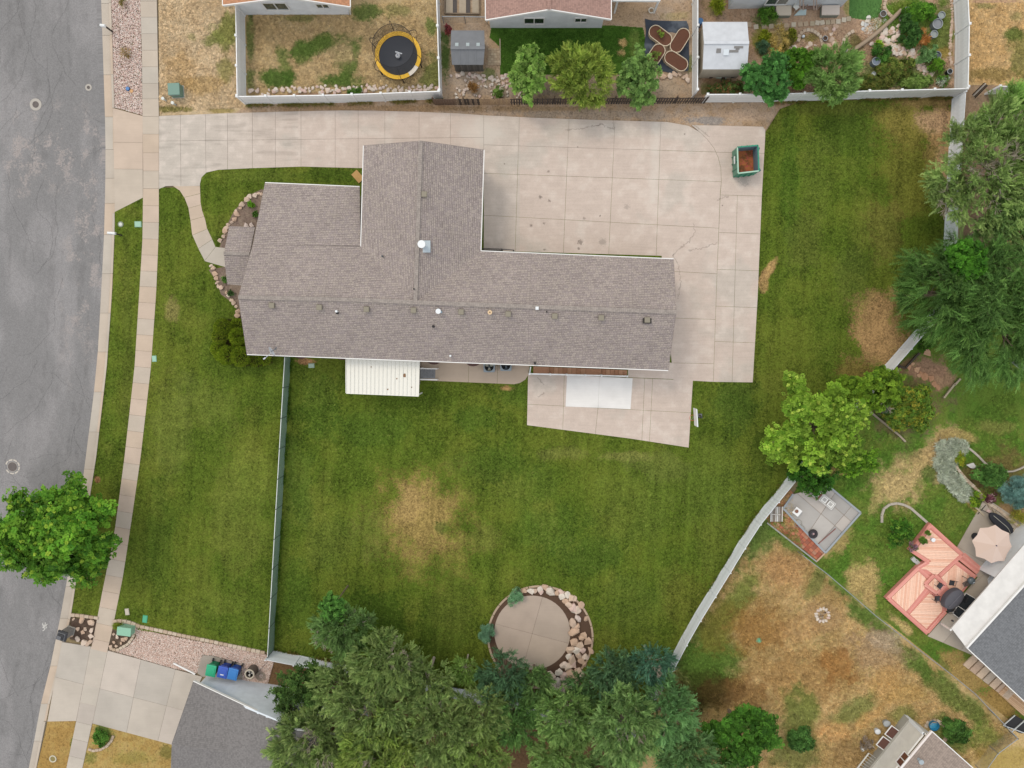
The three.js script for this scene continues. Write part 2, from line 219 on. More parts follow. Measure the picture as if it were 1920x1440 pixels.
// neighbouring plots: polygon, three tones, patches
const zones = [
  { n: 'bare_soil', p: [[320, 1300], [480, 1262], [520, 1226], [900, 1250], [1300, 1210], [1300, 1600], [320, 1600]], c: ['#6b5138', '#7d6342', '#4f3d2a'], f: 20 },
  { n: 'dirt_strip', p: [[440, 150], [1470, 150], [1490, 190], [1440, 262], [1300, 300], [299, 300], [299, 200]], c: ['#a98d6f', '#b7a089', '#8a6f4d'], f: 9, b: [[700, 203, 260, 7, '#9a7a55', 0.7], [1000, 204, 180, 6, '#957b5a', 0.7], [1100, 215, 200, 10, '#9d8f80', 0.5], [1330, 226, 45, 10, '#8f8a86', 0.8], [1400, 215, 60, 12, '#bfa389', 0.7], [380, 212, 70, 5, '#7c7134', 0.7]] },
  { n: 'dry_lawn', p: [[297, -60], [446, -60], [446, 182], [463, 197], [440, 213], [299, 217]], c: ['#bda37d', '#cbb490', '#9a825c'], f: 14, b: [[425, 60, 28, 40, '#7a8037', 0.85, 30], [400, 75, 20, 14, '#7c8140', 0.7], [425, 130, 18, 24, '#8b8845', 0.7], [360, 70, 10, 10, '#8d8a4c', 0.5], [330, 205, 34, 6, '#7a7532', 0.8], [420, 208, 30, 5, '#8a7c3c', 0.7], [380, 160, 40, 20, '#a98a52', 0.6], [340, 130, 30, 40, '#b08e58', 0.5]] },
  { n: 'dry_lawn', p: [[446, -60], [826, -60], [826, 182], [463, 197], [446, 182]], c: ['#b0966a', '#c2aa7e', '#8f7848'], f: 14, b: [[600, 84, 62, 20, '#586f2b', 0.95, -12], [655, 100, 40, 20, '#5a7030', 0.9, -50], [570, 100, 26, 26, '#5d7331', 0.85], [535, 120, 14, 40, '#5f7332', 0.8, -20], [520, 148, 44, 20, '#4d6927', 0.95], [640, 152, 48, 18, '#506b29', 0.95], [655, 135, 16, 30, '#5b7030', 0.9, 25], [690, 25, 40, 18, '#59712e', 0.85], [740, 20, 30, 14, '#7c7f44', 0.6], [808, 50, 10, 16, '#667a35', 0.8], [812, 140, 22, 40, '#72793a', 0.85], [470, 60, 8, 60, '#5d6f30', 0.8], [470, 150, 12, 20, '#647434', 0.8], [560, 35, 40, 8, '#7b7c40', 0.7], [640, 100, 30, 22, '#b39b70', 0.8], [590, 130, 30, 16, '#b29a70', 0.7], [500, 50, 30, 30, '#a68d5f', 0.5], [650, 178, 170, 5, '#8f6d58', 0.7]] },
  { n: 'garden_soil', p: [[826, -60], [1302, -60], [1302, 184], [1318, 195], [826, 195]], c: ['#a98f72', '#b8a189', '#8a7052'], f: 10, b: [[835, 110, 12, 60, '#4f6b2a', 0.9], [872, 152, 40, 22, '#a59584', 0.6], [930, 75, 16, 60, '#a88f6c', 0.6], [960, 170, 140, 12, '#97897c', 0.5], [1240, 165, 60, 16, '#a39078', 0.7], [1180, 25, 40, 30, '#a98f70', 0.7], [1270, 30, 30, 10, '#a59566', 0.6], [915, 140, 16, 16, '#5a7030', 0.7], [1294, 120, 8, 16, '#5c7036', 0.7]] },
  { n: 'lawn', p: [[922, 48], [1150, 48], [1205, 52], [1215, 95], [1206, 140], [938, 140], [937, 88], [918, 70]], c: ['#40611f', '#4d6e27', '#2f4d17'], f: 12, b: [[1166, 82, 9, 7, '#c0a06c', 0.9], [1165, 100, 8, 6, '#b59868', 0.8], [1192, 90, 12, 40, '#6d7c3d', 0.6], [1040, 70, 60, 10, '#355519', 0.5]] },
  { n: 'garden_soil', p: [[1302, -60], [1792, -60], [1790, 176], [1440, 192], [1316, 192]], c: ['#a8896d', '#b99d83', '#8b6f50'], f: 9, b: [[1700, 40, 60, 60, '#5a7a2a', 0.9], [1760, 60, 34, 70, '#64762f', 0.9], [1680, 140, 110, 40, '#66743a', 0.85], [1700, 20, 60, 30, '#5f7f28', 0.8], [1712, 70, 16, 14, '#b98a52', 0.9], [1770, 100, 18, 12, '#a58a45', 0.7], [1445, 85, 30, 30, '#b7a56b', 0.8], [1425, 75, 16, 26, '#7f7f2c', 0.8], [1480, 65, 16, 14, '#8a8436', 0.8], [1520, 72, 18, 12, '#7e7433', 0.8], [1602, 80, 16, 18, '#5f5b28', 0.8], [1350, 165, 50, 16, '#6a6d3c', 0.8], [1335, 150, 20, 8, '#8a6a4c', 0.8], [1570, 150, 60, 20, '#5f6a30', 0.7], [1335, 15, 20, 20, '#7f7a48', 0.6], [1440, 35, 30, 14, '#557030', 0.8], [1590, 12, 8, 24, '#8c8a45', 0.7], [1690, 12, 20, 22, '#6c7a2c', 0.7]] },
  { n: 'artificial_turf', p: [[1592, -60], [1656, -60], [1652, 34], [1622, 38], [1592, 33]], c: ['#4c7238', '#537a3e', '#456a33'], f: 4 },
  { n: 'dry_lawn', p: [[1812, -60], [2100, -60], [2100, 170], [1812, 162]], c: ['#bf9d68', '#cdae7c', '#97794a'], f: 10, b: [[1900, 65, 18, 12, '#5d7030', 0.9], [1870, 140, 50, 16, '#8d7a42', 0.7], [1905, 30, 14, 10, '#7b7a45', 0.6], [1915, 100, 30, 40, '#6f7535', 0.7], [1850, 12, 20, 6, '#7d7c46', 0.7], [1860, 3, 60, 4, '#ad8a70', 0.8]] },
  { n: 'bare_soil', p: [[1776, 160], [2100, 160], [2100, 720], [1726, 622], [1770, 560]], c: ['#8a7259', '#a0876d', '#63503b'], f: 12, b: [[1900, 440, 30, 20, '#b0885c', 0.8], [1840, 600, 120, 80, '#5a6030', 0.8]] },
  { n: 'lawn', p: [[1500, 905], [1640, 702], [1722, 617], [1760, 570], [2100, 640], [2100, 1420], [1920, 1372], [1505, 1040], [1480, 940]], c: ['#567829', '#728036', '#40631d'], f: 22, b: [[1690, 905, 58, 52, '#c0a675', 0.85, -20], [1760, 850, 34, 62, '#c0a677', 0.85, 12], [1760, 830, 16, 40, '#b39a66', 0.85], [1755, 850, 40, 26, '#bda271', 0.85, -20], [1790, 815, 46, 12, '#b09a62', 0.8, 10], [1725, 870, 24, 30, '#b8a06c', 0.8], [1690, 905, 30, 36, '#b9a370', 0.9], [1640, 930, 12, 40, '#b3a168', 0.7, 15], [1570, 880, 30, 12, '#ad9158', 0.8], [1560, 1015, 26, 40, '#ab9560', 0.85, 40], [1615, 1090, 34, 44, '#baa06a', 0.85, 0], [1632, 1130, 16, 24, '#b79d66', 0.8], [1692, 1172, 10, 34, '#c0a870', 0.85, -48], [1740, 890, 14, 20, '#4c6a28', 0.8], [1860, 740, 60, 60, '#5f7a2c', 0.7], [1870, 800, 40, 14, '#8a8848', 0.6], [1800, 1270, 60, 40, '#ae9058', 0.9, 40], [1870, 1320, 50, 30, '#a8854e', 0.85, 38], [1760, 1245, 30, 12, '#5b7630', 0.6, 40], [1810, 935, 6, 40, '#bb9f5f', 0.8, -42], [1700, 820, 30, 40, '#5f6f34', 0.5], [1700, 760, 80, 70, '#7a6a4c', 0.75], [1740, 690, 40, 24, '#a5806a', 0.9], [1765, 710, 26, 30, '#a88469', 0.9, 40], [1690, 690, 40, 10, '#8a6a52', 0.8, -40], [1560, 830, 40, 50, '#3d4a22', 0.6], [1880, 900, 60, 60, '#77683f', 0.8], [1900, 960, 40, 30, '#b08a64', 0.7], [1830, 890, 40, 30, '#6d5a3c', 0.8]] },
  { n: 'meadow', p: [[1178, 1368], [1249, 1248], [1313, 1138], [1368, 1040], [1406, 979], [1477, 893], [1505, 1040], [1920, 1372], [2100, 1390], [2100, 1700], [1150, 1700]], c: ['#a48a58', '#bfa270', '#74713c'], f: 17, b: [[1310, 1260, 60, 70, '#506d28', 0.85], [1385, 1120, 26, 74, '#6a7a32', 0.8, 33], [1330, 1230, 70, 70, '#56732a', 0.9], [1350, 1170, 40, 60, '#76722f', 0.85, 30], [1320, 1290, 50, 40, '#46501f', 0.8], [1425, 1010, 30, 70, '#5a7630', 0.9, 32], [1480, 1010, 50, 24, '#5c7630', 0.9, 32], [1470, 1070, 50, 40, '#b08d5e', 0.85], [1530, 1090, 20, 40, '#6d7a3a', 0.7, 30], [1580, 1090, 30, 50, '#58752c', 0.9, -50], [1640, 1170, 22, 80, '#55732b', 0.9, -52], [1700, 1230, 18, 70, '#5d7a30', 0.85, -52], [1780, 1300, 24, 90, '#5c742f', 0.8, -50], [1640, 1220, 60, 50, '#a68c68', 0.85], [1660, 1200, 40, 22, '#a99880', 0.7], [1540, 1155, 40, 40, '#a98c62', 0.7], [1500, 1270, 100, 60, '#a28250', 0.75], [1420, 1180, 60, 50, '#99753f', 0.8], [1570, 1250, 40, 40, '#9a6f38', 0.7], [1500, 1340, 40, 60, '#667a34', 0.75], [1600, 1330, 60, 24, '#6f7d3c', 0.7, -35], [1660, 1280, 30, 40, '#b7955c', 0.7], [1560, 1370, 40, 20, '#c09a63', 0.8], [1620, 1350, 40, 12, '#bd9a60', 0.7, -35], [1700, 1300, 40, 20, '#b3955a', 0.7], [1780, 1370, 50, 30, '#5a7330', 0.8, 40], [1850, 1380, 40, 26, '#6c8030', 0.7], [1700, 1340, 30, 20, '#737a3a', 0.7], [1490, 1410, 50, 40, '#5f6e33', 0.7], [1600, 1420, 50, 40, '#8a6f44', 0.6], [1270, 1330, 40, 70, '#5d4a2a', 0.8], [1350, 1300, 50, 30, '#5a4426', 0.75], [1880, 1420, 60, 30, '#9a8440', 0.7], [1495, 1180, 40, 30, '#a68455', 0.5], [1400, 1300, 40, 40, '#8f6c3e', 0.6]] },
  { n: 'dry_lawn', p: [[90, 1352], [144, 1347], [124, 1460], [65, 1460]], c: ['#a07f44', '#b09052', '#7b6a33'], f: 9, b: [[138, 1400, 6, 30, '#667030', 0.8]] },
  { n: 'dry_lawn', p: [[174, 1356], [330, 1396], [335, 1470], [140, 1470]], c: ['#a38548', '#b69a5c', '#7c7536'], f: 9, b: [[195, 1375, 22, 20, '#5a7530', 0.9], [312, 1410, 12, 14, '#6d6a30', 0.7], [170, 1420, 16, 16, '#6b7232', 0.7], [250, 1420, 40, 14, '#84803c', 0.5]] },
  { n: 'mulch_bed', p: [[134, 1158], [186, 1162], [176, 1208], [132, 1198]], c: ['#54443a', '#66564a', '#3b2f28'], f: 3 },
  { n: 'mulch_bed', p: [[214, 1166], [246, 1172], [256, 1184], [244, 1204], [226, 1216], [205, 1217]], c: ['#57483c', '#6a5a4c', '#3d322a'], f: 3 },
  { n: 'mulch_bed', p: [[492, 355], [470, 365], [440, 395], [425, 425], [412, 465], [425, 500], [392, 506], [408, 530], [415, 552], [440, 570], [452, 598], [520, 600], [560, 400]], c: ['#7d6a5e', '#92806f', '#5c4a40'], f: 3 },
];
for (const z of zones) { z.cc = z.c.map(hexA); z.bb = (z.b || []).map(patch); let a = 1e9, b = 1e9, c = -1e9, d = -1e9; for (const q of z.p) { a = Math.min(a, q[0]); b = Math.min(b, q[1]); c = Math.max(c, q[0]); d = Math.max(d, q[1]); } z.bx = [a, b, c, d]; }
function zoneAt(z, px, py, o) {
  const big = fbm(px / (z.f * 2.6) + 11, py / (z.f * 2.6), 3), mid = fbm(px / z.f, py / z.f + 33, 4), n1 = fbm(px / 17 + 3, py / 17 + 91, 4), fine = fbm(px / 2.4, py / 2.4, 3), b1 = vn(px / 0.95, py / 0.95), sp = vn(px / 2.6 + 500, py / 2.6);
  const a = sstep(0.35, 0.7, mid * 0.6 + big * 0.4), c = sstep(0.5, 0.8, fine * 0.6 + mid * 0.4), C = z.cc;
  for (let k = 0; k < 3; k++) { o[k] = C[0][k] + (C[1][k] - C[0][k]) * a; o[k] += (C[2][k] - o[k]) * c * 0.75; }
  paintPatches(z.bb, px, py, n1, fine, o);
  const g = (z.n === 'meadow' ? 1.3 : z.n === 'lawn' ? 1.0 : 1.1) + (fine - 0.5) * 0.8 + (b1 - 0.5) * 0.5 - 0.35 * sstep(0.8, 0.95, sp); const lum = (o[0] + o[1] + o[2]) / 3, ds = z.n === 'lawn' ? 0.04 : 0.07; for (let k = 0; k < 3; k++) o[k] = (o[k] + (lum - o[k]) * ds) * Math.max(0.2, g);
}
const zoneOf = (px, py) => { for (let i = zones.length - 1; i >= 0; i--) { const z = zones[i], b = z.bx; if (px > b[0] && px < b[2] && py > b[1] && py < b[3] && inPoly(z.p, px, py)) return z; } return null; };
const boxOf = (px0, py0, px1, py1) => { const a = P(px0, py0), b = P(px1, py1); return [a.x, a.z, b.x, b.z]; };
const siteBox = boxOf(-60, -60, 2010, 1530), lawnBox = boxOf(100, 160, 1800, 1400), roadBox = boxOf(-120, -60, 240, 1520), padBox = boxOf(190, 185, 1460, 860);
const plainSoil = hexA('#8f7f60');
const tSite = bake(2048, 1600, siteBox, (px, py, o) => { const z = zoneOf(px, py); if (z) return zoneAt(z, px, py, o); const f = 0.7 + 0.6 * fbm(px / 4, py / 4, 3); for (let k = 0; k < 3; k++) o[k] = plainSoil[k] * f; });
const tLawn = bake(2048, 1568, lawnBox, lawnAt);
const roadA = hexA('#898786'), roadB = hexA('#9a9796'), roadD = hexA('#737170'), roadP = hexA('#aaa19c');
const cracks = []; for (let i = 0; i < 64; i++) { let x = rr(-100, 190), y = rr(-40, 1480), a = rnd() < 0.6 ? rr(1.3, 1.9) : rr(-0.3, 0.3), pts = [[x, y]]; for (let k = 0; k < 26; k++) { a += rr(-0.35, 0.35); x += Math.cos(a) * 7; y += Math.sin(a) * 7; pts.push([x, y]); } cracks.push(pts); }
const crackMask = (() => { const w = 1024, h = 4096, m = new Uint8Array(w * h); for (const p of cracks) for (let i = 0; i + 1 < p.length; i++) for (let t = 0; t < 1; t += 0.02) { const x = p[i][0] + (p[i + 1][0] - p[i][0]) * t + (vn(p[i][0] + t * 9, i) - 0.5) * 2, y = p[i][1] + (p[i + 1][1] - p[i][1]) * t, a = Math.round((x + 120) / 360 * w), b = Math.round((y + 60) / 1580 * h); if (a >= 0 && b >= 0 && a < w && b < h) m[b * w + a] = 255; } return (px, py) => { const a = Math.round((px + 120) / 360 * w), b = Math.round((py + 60) / 1580 * h); return a >= 1 && b >= 0 && a < w - 1 && b < h ? Math.max(m[b * w + a], m[b * w + a + 1] * 0.6, m[b * w + a - 1] * 0.6) / 255 : 0; }; })();
const roadEdge = (py) => { const E = [[-60, 187], [0, 189], [210, 196], [300, 197.5], [430, 195], [550, 189], [690, 181], [860, 160], [1000, 140], [1110, 121], [1220, 101], [1320, 76], [1440, 54], [1520, 36]]; for (let i = 0; i + 1 < E.length; i++) if (py <= E[i + 1][0]) return E[i][1] + (E[i + 1][1] - E[i][1]) * (py - E[i][0]) / (E[i + 1][0] - E[i][0]); return 36; };
const tRoad = bake(768, 2048, roadBox, (px, py, o) => {
  const e = roadEdge(py) - px, n = fbm(px / 40, py / 90, 4), m = fbm(px / 9, py / 14 + 50, 4), f = vn(px / 1.1, py / 1.1), s = vn(e / 7, py / 160 + 3);
  const worn = sstep(0.5, 0.72, fbm(px / 16 + 7, py / 24, 4) * 0.75 + 0.25 * vn(px / 2, py / 2)) * Math.max(sstep(70, 0, Math.hypot((px - 100) * 0.6, py - 275) - 40), sstep(60, 10, Math.abs(e - 35)) * sstep(220, 300, py) * sstep(800, 500, py), sstep(50, 0, Math.hypot(px - 20, py - 330) - 20));
  for (let k = 0; k < 3; k++) { o[k] = roadA[k] + (roadB[k] - roadA[k]) * sstep(0.4, 0.75, n) * 0.8 + (roadD[k] - roadA[k]) * sstep(0.5, 0.85, m * 0.6 + s * 0.4) * 0.5; o[k] += (roadP[k] - o[k]) * worn * 0.8; o[k] *= 0.84 + 0.32 * f; o[k] *= 1 - 0.3 * crackMask(px, py); }
});
const hexA2 = { l: hexA("#ddd4c8") };
const padA = hexA('#d2c1b4'), padG = hexA('#c8beb2'), padL = hexA('#d8cbbf'), stainC = hexA('#6f6258');
const stains = [[1013, 370, 4, '#4d4742'], [1030, 377, 3, '#5a524c'], [1088, 455, 6, '#6d625a'], [1085, 466, 3, '#6d625a'], [996, 423, 3, '#5a524c'], [1020, 419, 2.4, '#5a524c'], [1125, 405, 2, '#4d4742'], [1021, 468, 2.5, '#6d625a'], [1028, 322, 3, '#7d7168'], [1130, 454, 8, '#a0968c'], [946, 308, 1.6, '#4d4742'], [1395, 338, 12, '#a39b94'], [1283, 252, 2, '#5a524c'], [1354, 386, 1.6, '#3d3835'], [1175, 388, 6, '#a89c92'], [1095, 410, 3, '#8d8177'], [1083, 276, 1.5, '#5a524c']].map((s) => [s[0], s[1], s[2], hexA(s[3])]);
const padCracks = [[[1060, 244], [1090, 242], [1110, 237], [1130, 234], [1140, 240], [1152, 242], [1150, 228]], [[1300, 236], [1320, 248], [1330, 258]], [[1345, 375], [1365, 368]], [[1262, 480], [1275, 465], [1290, 455], [1303, 435], [1300, 420]], [[1262, 478], [1272, 500], [1276, 530], [1270, 560]], [[1290, 470], [1320, 465], [1345, 455]], [[1118, 236], [1130, 232], [1134, 238]], [[1008, 708], [1020, 722]], [[1020, 735], [1010, 745]]];
function segD(p, x, y) { let m = 1e9; for (let i = 0; i + 1 < p.length; i++) { const [a, b] = p[i], [c, d] = p[i + 1], t = clamp(((x - a) * (c - a) + (y - b) * (d - b)) / ((c - a) ** 2 + (d - b) ** 2)); m = Math.min(m, Math.hypot(x - a - t * (c - a), y - b - t * (d - b))); } return m; }
const tPad = bake(2048, 1088, padBox, (px, py, o) => {
  const n = fbm(px / 60, py / 60, 4), m = fbm(px / 14 + 9, py / 14, 4), f = vn(px / 1.1, py / 1.1), br = vn(px / 26, py / 1.6), grey = clamp(sstep(640, 320, px) * 0.95 + sstep(0.5, 0.7, n) * 0.7 + (px < 975 && px > 900 && py < 470 ? 0.55 : 0));
  for (let k = 0; k < 3; k++) { o[k] = padA[k] + (padG[k] - padA[k]) * grey; o[k] += (padL[k] - o[k]) * sstep(0.5, 0.78, m) * 0.5; o[k] *= 0.9 + 0.1 * f + 0.07 * br + (m - 0.5) * 0.16; }
  const drip = Math.max(sstep(14, 2, Math.abs(px - 1229 + (py - 240) * 0.02)) * (py > 230 && py < 382 ? 1 : 0) * (0.4 + 0.6 * vn(py / 9, px / 6)), sstep(38, 6, Math.hypot((px - 905) * 0.7, py - 248) + (m - 0.5) * 40)); for (let k = 0; k < 3; k++) o[k] += (hexA2.l[k] - o[k]) * drip * 0.55;
  if (px < 560) { const st = sstep(0.55, 0.75, fbm(px / 50 + 4, py / 7, 3)); for (let k = 0; k < 3; k++) o[k] *= 1 - 0.13 * st; }
  for (const s of stains) { const d = Math.hypot(px - s[0], py - s[1]) * 1.2; if (d < s[2] * 2.2) { const w = sstep(1.25, 0.6, d / s[2] + (vn(px / 1.4, py / 1.4) - 0.5) * 1.1) * 0.6; for (let k = 0; k < 3; k++) o[k] += (s[3][k] - o[k]) * w; } }
  if ((py < 262 && px > 1050) || px > 1255 || (px > 1000 && py > 700)) for (const c of padCracks) { const d = segD(c, px + (vn(px / 3, py / 3) - 0.5) * 4, py + (vn(px / 3 + 50, py / 3) - 0.5) * 4); if (d < 0.9) for (let k = 0; k < 3; k++) o[k] *= 0.72; }
});
const tConc = tile(1024, 6, (u, v, o) => { const n = fbmT(u, v, 5, 5), f = rnd(), br = vnT(u * 6, v * 180, 180); o[0] = o[1] = o[2] = 0.78 + 0.2 * n + 0.07 * f + 0.04 * br; });
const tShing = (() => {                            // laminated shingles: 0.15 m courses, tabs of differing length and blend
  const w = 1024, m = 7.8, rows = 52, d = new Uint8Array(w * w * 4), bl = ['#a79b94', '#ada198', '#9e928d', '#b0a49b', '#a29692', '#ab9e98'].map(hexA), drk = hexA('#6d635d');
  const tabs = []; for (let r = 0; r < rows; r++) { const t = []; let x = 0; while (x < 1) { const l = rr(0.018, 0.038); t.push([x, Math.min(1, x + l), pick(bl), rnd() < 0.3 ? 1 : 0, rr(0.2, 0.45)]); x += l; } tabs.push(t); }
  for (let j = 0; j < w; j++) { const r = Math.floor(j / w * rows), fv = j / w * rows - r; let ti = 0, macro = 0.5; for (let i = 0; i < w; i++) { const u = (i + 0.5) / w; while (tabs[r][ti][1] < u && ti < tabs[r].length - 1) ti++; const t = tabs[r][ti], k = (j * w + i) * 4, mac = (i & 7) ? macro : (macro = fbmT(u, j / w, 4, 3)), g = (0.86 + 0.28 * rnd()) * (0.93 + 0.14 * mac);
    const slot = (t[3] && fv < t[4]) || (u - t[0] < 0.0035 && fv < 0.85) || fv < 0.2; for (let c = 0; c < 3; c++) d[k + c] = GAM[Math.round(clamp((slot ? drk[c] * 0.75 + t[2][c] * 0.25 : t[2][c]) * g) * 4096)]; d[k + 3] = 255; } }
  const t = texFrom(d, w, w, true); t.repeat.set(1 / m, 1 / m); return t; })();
const tShingG = tile(512, 5, (u, v, o) => { const r = Math.floor(v * 34), i = Math.floor(u * 46 + (r % 2) * 0.5), a = 0.74 + 0.3 * hsh(i % 46, r + 900) + 0.16 * (rnd() - 0.5), e = v * 34 - r < 0.16 ? 0.8 : 1; o[0] = o[1] = o[2] = a * e; });
const dimM = (map, o = {}) => new THREE.MeshPhysicalMaterial({ map, roughness: 1, specularIntensity: 0.12, bumpMap: tGrit, bumpScale: 0.01, side: THREE.DoubleSide, ...o });
const lawnM = dimM(tLawn, { bumpScale: 0.03 }), siteM = dimM(tSite, { bumpScale: 0.025 }), roadM = dimM(tRoad, { bumpScale: 0.008 }), padM = dimM(tPad, { bumpScale: 0.002, roughness: 0.88 });
const conc = (h, o = {}) => new THREE.MeshStandardMaterial({ color: col(h).multiplyScalar(1.07), map: tConc, bumpMap: tGrit, bumpScale: 0.002, roughness: 0.88, side: THREE.DoubleSide, ...o });
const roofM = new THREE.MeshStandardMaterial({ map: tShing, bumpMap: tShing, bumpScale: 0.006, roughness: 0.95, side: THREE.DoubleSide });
const roofT = (h) => new THREE.MeshStandardMaterial({ color: col(h).multiplyScalar(1.15), map: tShingG, bumpMap: tShingG, bumpScale: 0.006, roughness: 0.95, side: THREE.DoubleSide });

// ground sheet to the horizon, road corridor left open at a lower level
{
  const R = 900, kerbIn = [[-60, 206], [0, 208], [205, 214.5], [430, 215], [550, 210], [690, 200], [860, 180], [1095, 142], [1155, 133], [1220, 117], [1320, 92], [1440, 68], [1520, 51]];
  globalThis.KI = kerbIn;
  const far = M('#8f8160', { roughness: 1 });
  sheet('ground', [prism([[-R, -R], [R, -R], [R, R], [-R, R]], -0.16, -0.15, undefined, false)], far);
  const edge = kerbIn.map(([y, x]) => XZ(x - 2, y)), n0 = edge[0], n1 = edge[edge.length - 1];
  sheet('ground', [prism([...edge, [siteBox[2], n1[1]], [siteBox[2], n0[1]]], -0.14, -0.02, uvBox(siteBox), false)], siteM);
  const re = []; for (let y = -60; y <= 1520; y += 20) re.push(XZ(roadEdge(y) + 1, y)); const r0 = re[0], r1 = re[re.length - 1];
  sheet('road', prism([[-62, r0[1]], ...re, [r1[0] - 15, r1[1]], [-62, r1[1]]].reverse(), -0.1, -0.05, uvBox(roadBox), false), roadM);
  zones.forEach((z, i) => sheet(z.n, prism(XZs(z.p.map(([x, y]) => [clamp(x, -58, 2008), clamp(y, -58, 1528)])), -0.02, z.n === 'mulch_bed' ? 0.084 : 0.004 * i, uvBox(siteBox), false), siteM));
}
// the lawn of the plot and the strip along the kerb
const side = { L: [[-60, 263], [0, 264], [100, 267], [218, 268], [330, 269.5], [450, 268], [550, 262], [690, 253], [860, 234], [1002, 215], [1097, 195], [1155, 184], [1215, 172], [1279, 160], [1351, 144], [1440, 125.5], [1520, 106]], R: [[-60, 294.5], [0, 295], [218, 299], [330, 299], [430, 299], [550, 294], [690, 284], [860, 264.5], [977, 247.5], [1077, 232.5], [1127, 222.5], [1177, 212.5], [1218, 203], [1284, 189], [1353, 174.5], [1440, 155.5], [1520, 137]] };
const atY = (t, y) => { for (let i = 0; i + 1 < t.length; i++) if (y <= t[i + 1][0]) return t[i][1] + (t[i + 1][1] - t[i][1]) * (y - t[i][0]) / (t[i + 1][0] - t[i][0]); return t[t.length - 1][1]; };
const steps = (a, b, d) => { const r = []; for (let y = a; y < b; y += d) r.push(y); r.push(b); return r; };
{
  const rightOfWalk = steps(352, 1165, 20).map((y) => [atY(side.R, y) - 3, y]);
  const main = [...rightOfWalk, [212, 1165], [240, 1166], [262, 1182], [300, 1186], [400, 1204], [500, 1222], [512, 1221], [600, 1236], [835, 1284], [1012, 1327], [1180, 1366], [1251, 1248], [1315, 1138], [1370, 1040], [1408, 979], [1478, 891], [1645, 701], [1722, 613], [1768, 560], [1769, 450], [1776, 330], [1786, 183], [1500, 191], [1462, 205], [1440, 240], [1425, 262], [1000, 300], [420, 300], [376, 330], [330, 352]];
  sheet('lawn', prism(XZs(main), -0.02, 0.075, uvBox(lawnBox), false), lawnM);
  const strip = [...steps(398, 1156, 20).map((y) => [atY(KI, y) + 1, y]), ...steps(366, 1160, 20).reverse().map((y) => [atY(side.L, y) + 2, y])];
  sheet('lawn', prism(XZs(strip), -0.02, 0.07, uvBox(lawnBox), false), lawnM);
}
// concrete paving, slab by slab
const joint = M('#9a8c7d');
function paving(name, polys, mats, top, gap = 0.01, bed = true) {
  const all = polys.flat(), c = centre(all.slice(0, 6)), g = struct(name, V(c[0], 0, c[1]));
  polys.forEach((p, i) => { const q = insetPoly(p, gap), m = typeof mats === 'function' ? mats(i, centre(p)) : mats; wpart(g, 'slab', prism(q, -0.03, top + rr(-0.004, 0.004), m === padM ? uvBox(padBox) : undefined), m); });
  if (bed) wpart(g, 'joint', polys.map((p) => prism(insetPoly(p, -0.002), -0.1, top - 0.02)), joint).userData.kind = 'stuff';
  return g;
}
const strips = (L, R, ys, ys2 = ys) => ys.slice(0, -1).map((y, i) => { const b = ys[i + 1]; return XZs([[atY(L, y), y], [atY(R, ys2[i]), ys2[i]], [atY(R, ys2[i + 1]), ys2[i + 1]], [atY(L, b), b]]); });
const cS = ['#c2b8aa', '#bfb3a4', '#c5b7a6', '#c8b49f', '#cbb7a4', '#bdb2a6'].map((h) => conc(h));
{
  const ys = [-58, -28, 3, 33, 64, 95, 126, 157, 186, 219, 252, 287, 321, 354, 386, 417, 448, 478, 508, 537, 567, 597, 627, 657, 687]; for (let y = 717; y < 1200; y += 30) ys.push(y); ys.push(1216, 1248, 1282, 1316, 1352, 1384, 1416, 1448, 1500);
  const y2 = ys.map((y) => y + Math.max(0, Math.min(7, (y - 350) * 0.0085)));
  paving('sidewalk', strips(side.L, side.R, ys, y2), (i) => (ys[i] < 200 ? cS[i % 3] : ys[i] > 1200 ? cS[i % 2 ? 5 : 0] : cS[2 + (i * 7) % 3]), 0.09);
  const gut = KI.map(([y, x]) => [y, x - 2.5]), re = { L: [] }; for (let y = -60; y <= 1520; y += 30) re.L.push([y, roadEdge(y)]);
  const gy = [-58, 6, 66, 140, 219, 280, 334, 381, 440, 513, 587, 660, 735, 810, 880, 960, 1040, 1100, 1160, 1249, 1320, 1390, 1460, 1518];
  paving('gutter', strips(re.L, gut, gy), (i) => cS[i % 4], -0.035, 0.012);
  const drive = (y) => (y > 203 && y < 400) || (y > 1200 && y < 1352), ky = gy.concat([203, 400, 1200, 1352]).sort((a, b) => a - b), kerb = struct('kerb', P(210, 500));
  for (let i = 0; i + 1 < ky.length; i++) { const t = drive((ky[i] + ky[i + 1]) / 2) ? 0.015 : 0.11; const n = Math.max(1, Math.round((ky[i + 1] - ky[i]) / 25)), q = steps(ky[i] + 0.3, ky[i + 1] - 0.2, (ky[i + 1] - ky[i] - 0.5) / n + 1e-6); wpart(kerb, 'kerb_stone', prism(XZs([...q.map((y) => [atY(KI, y) - 2.6, y]), ...q.slice().reverse().map((y) => [atY(KI, y) + 1.2, y])]), -0.2, t), cS[1 + (i % 3)]); }
}
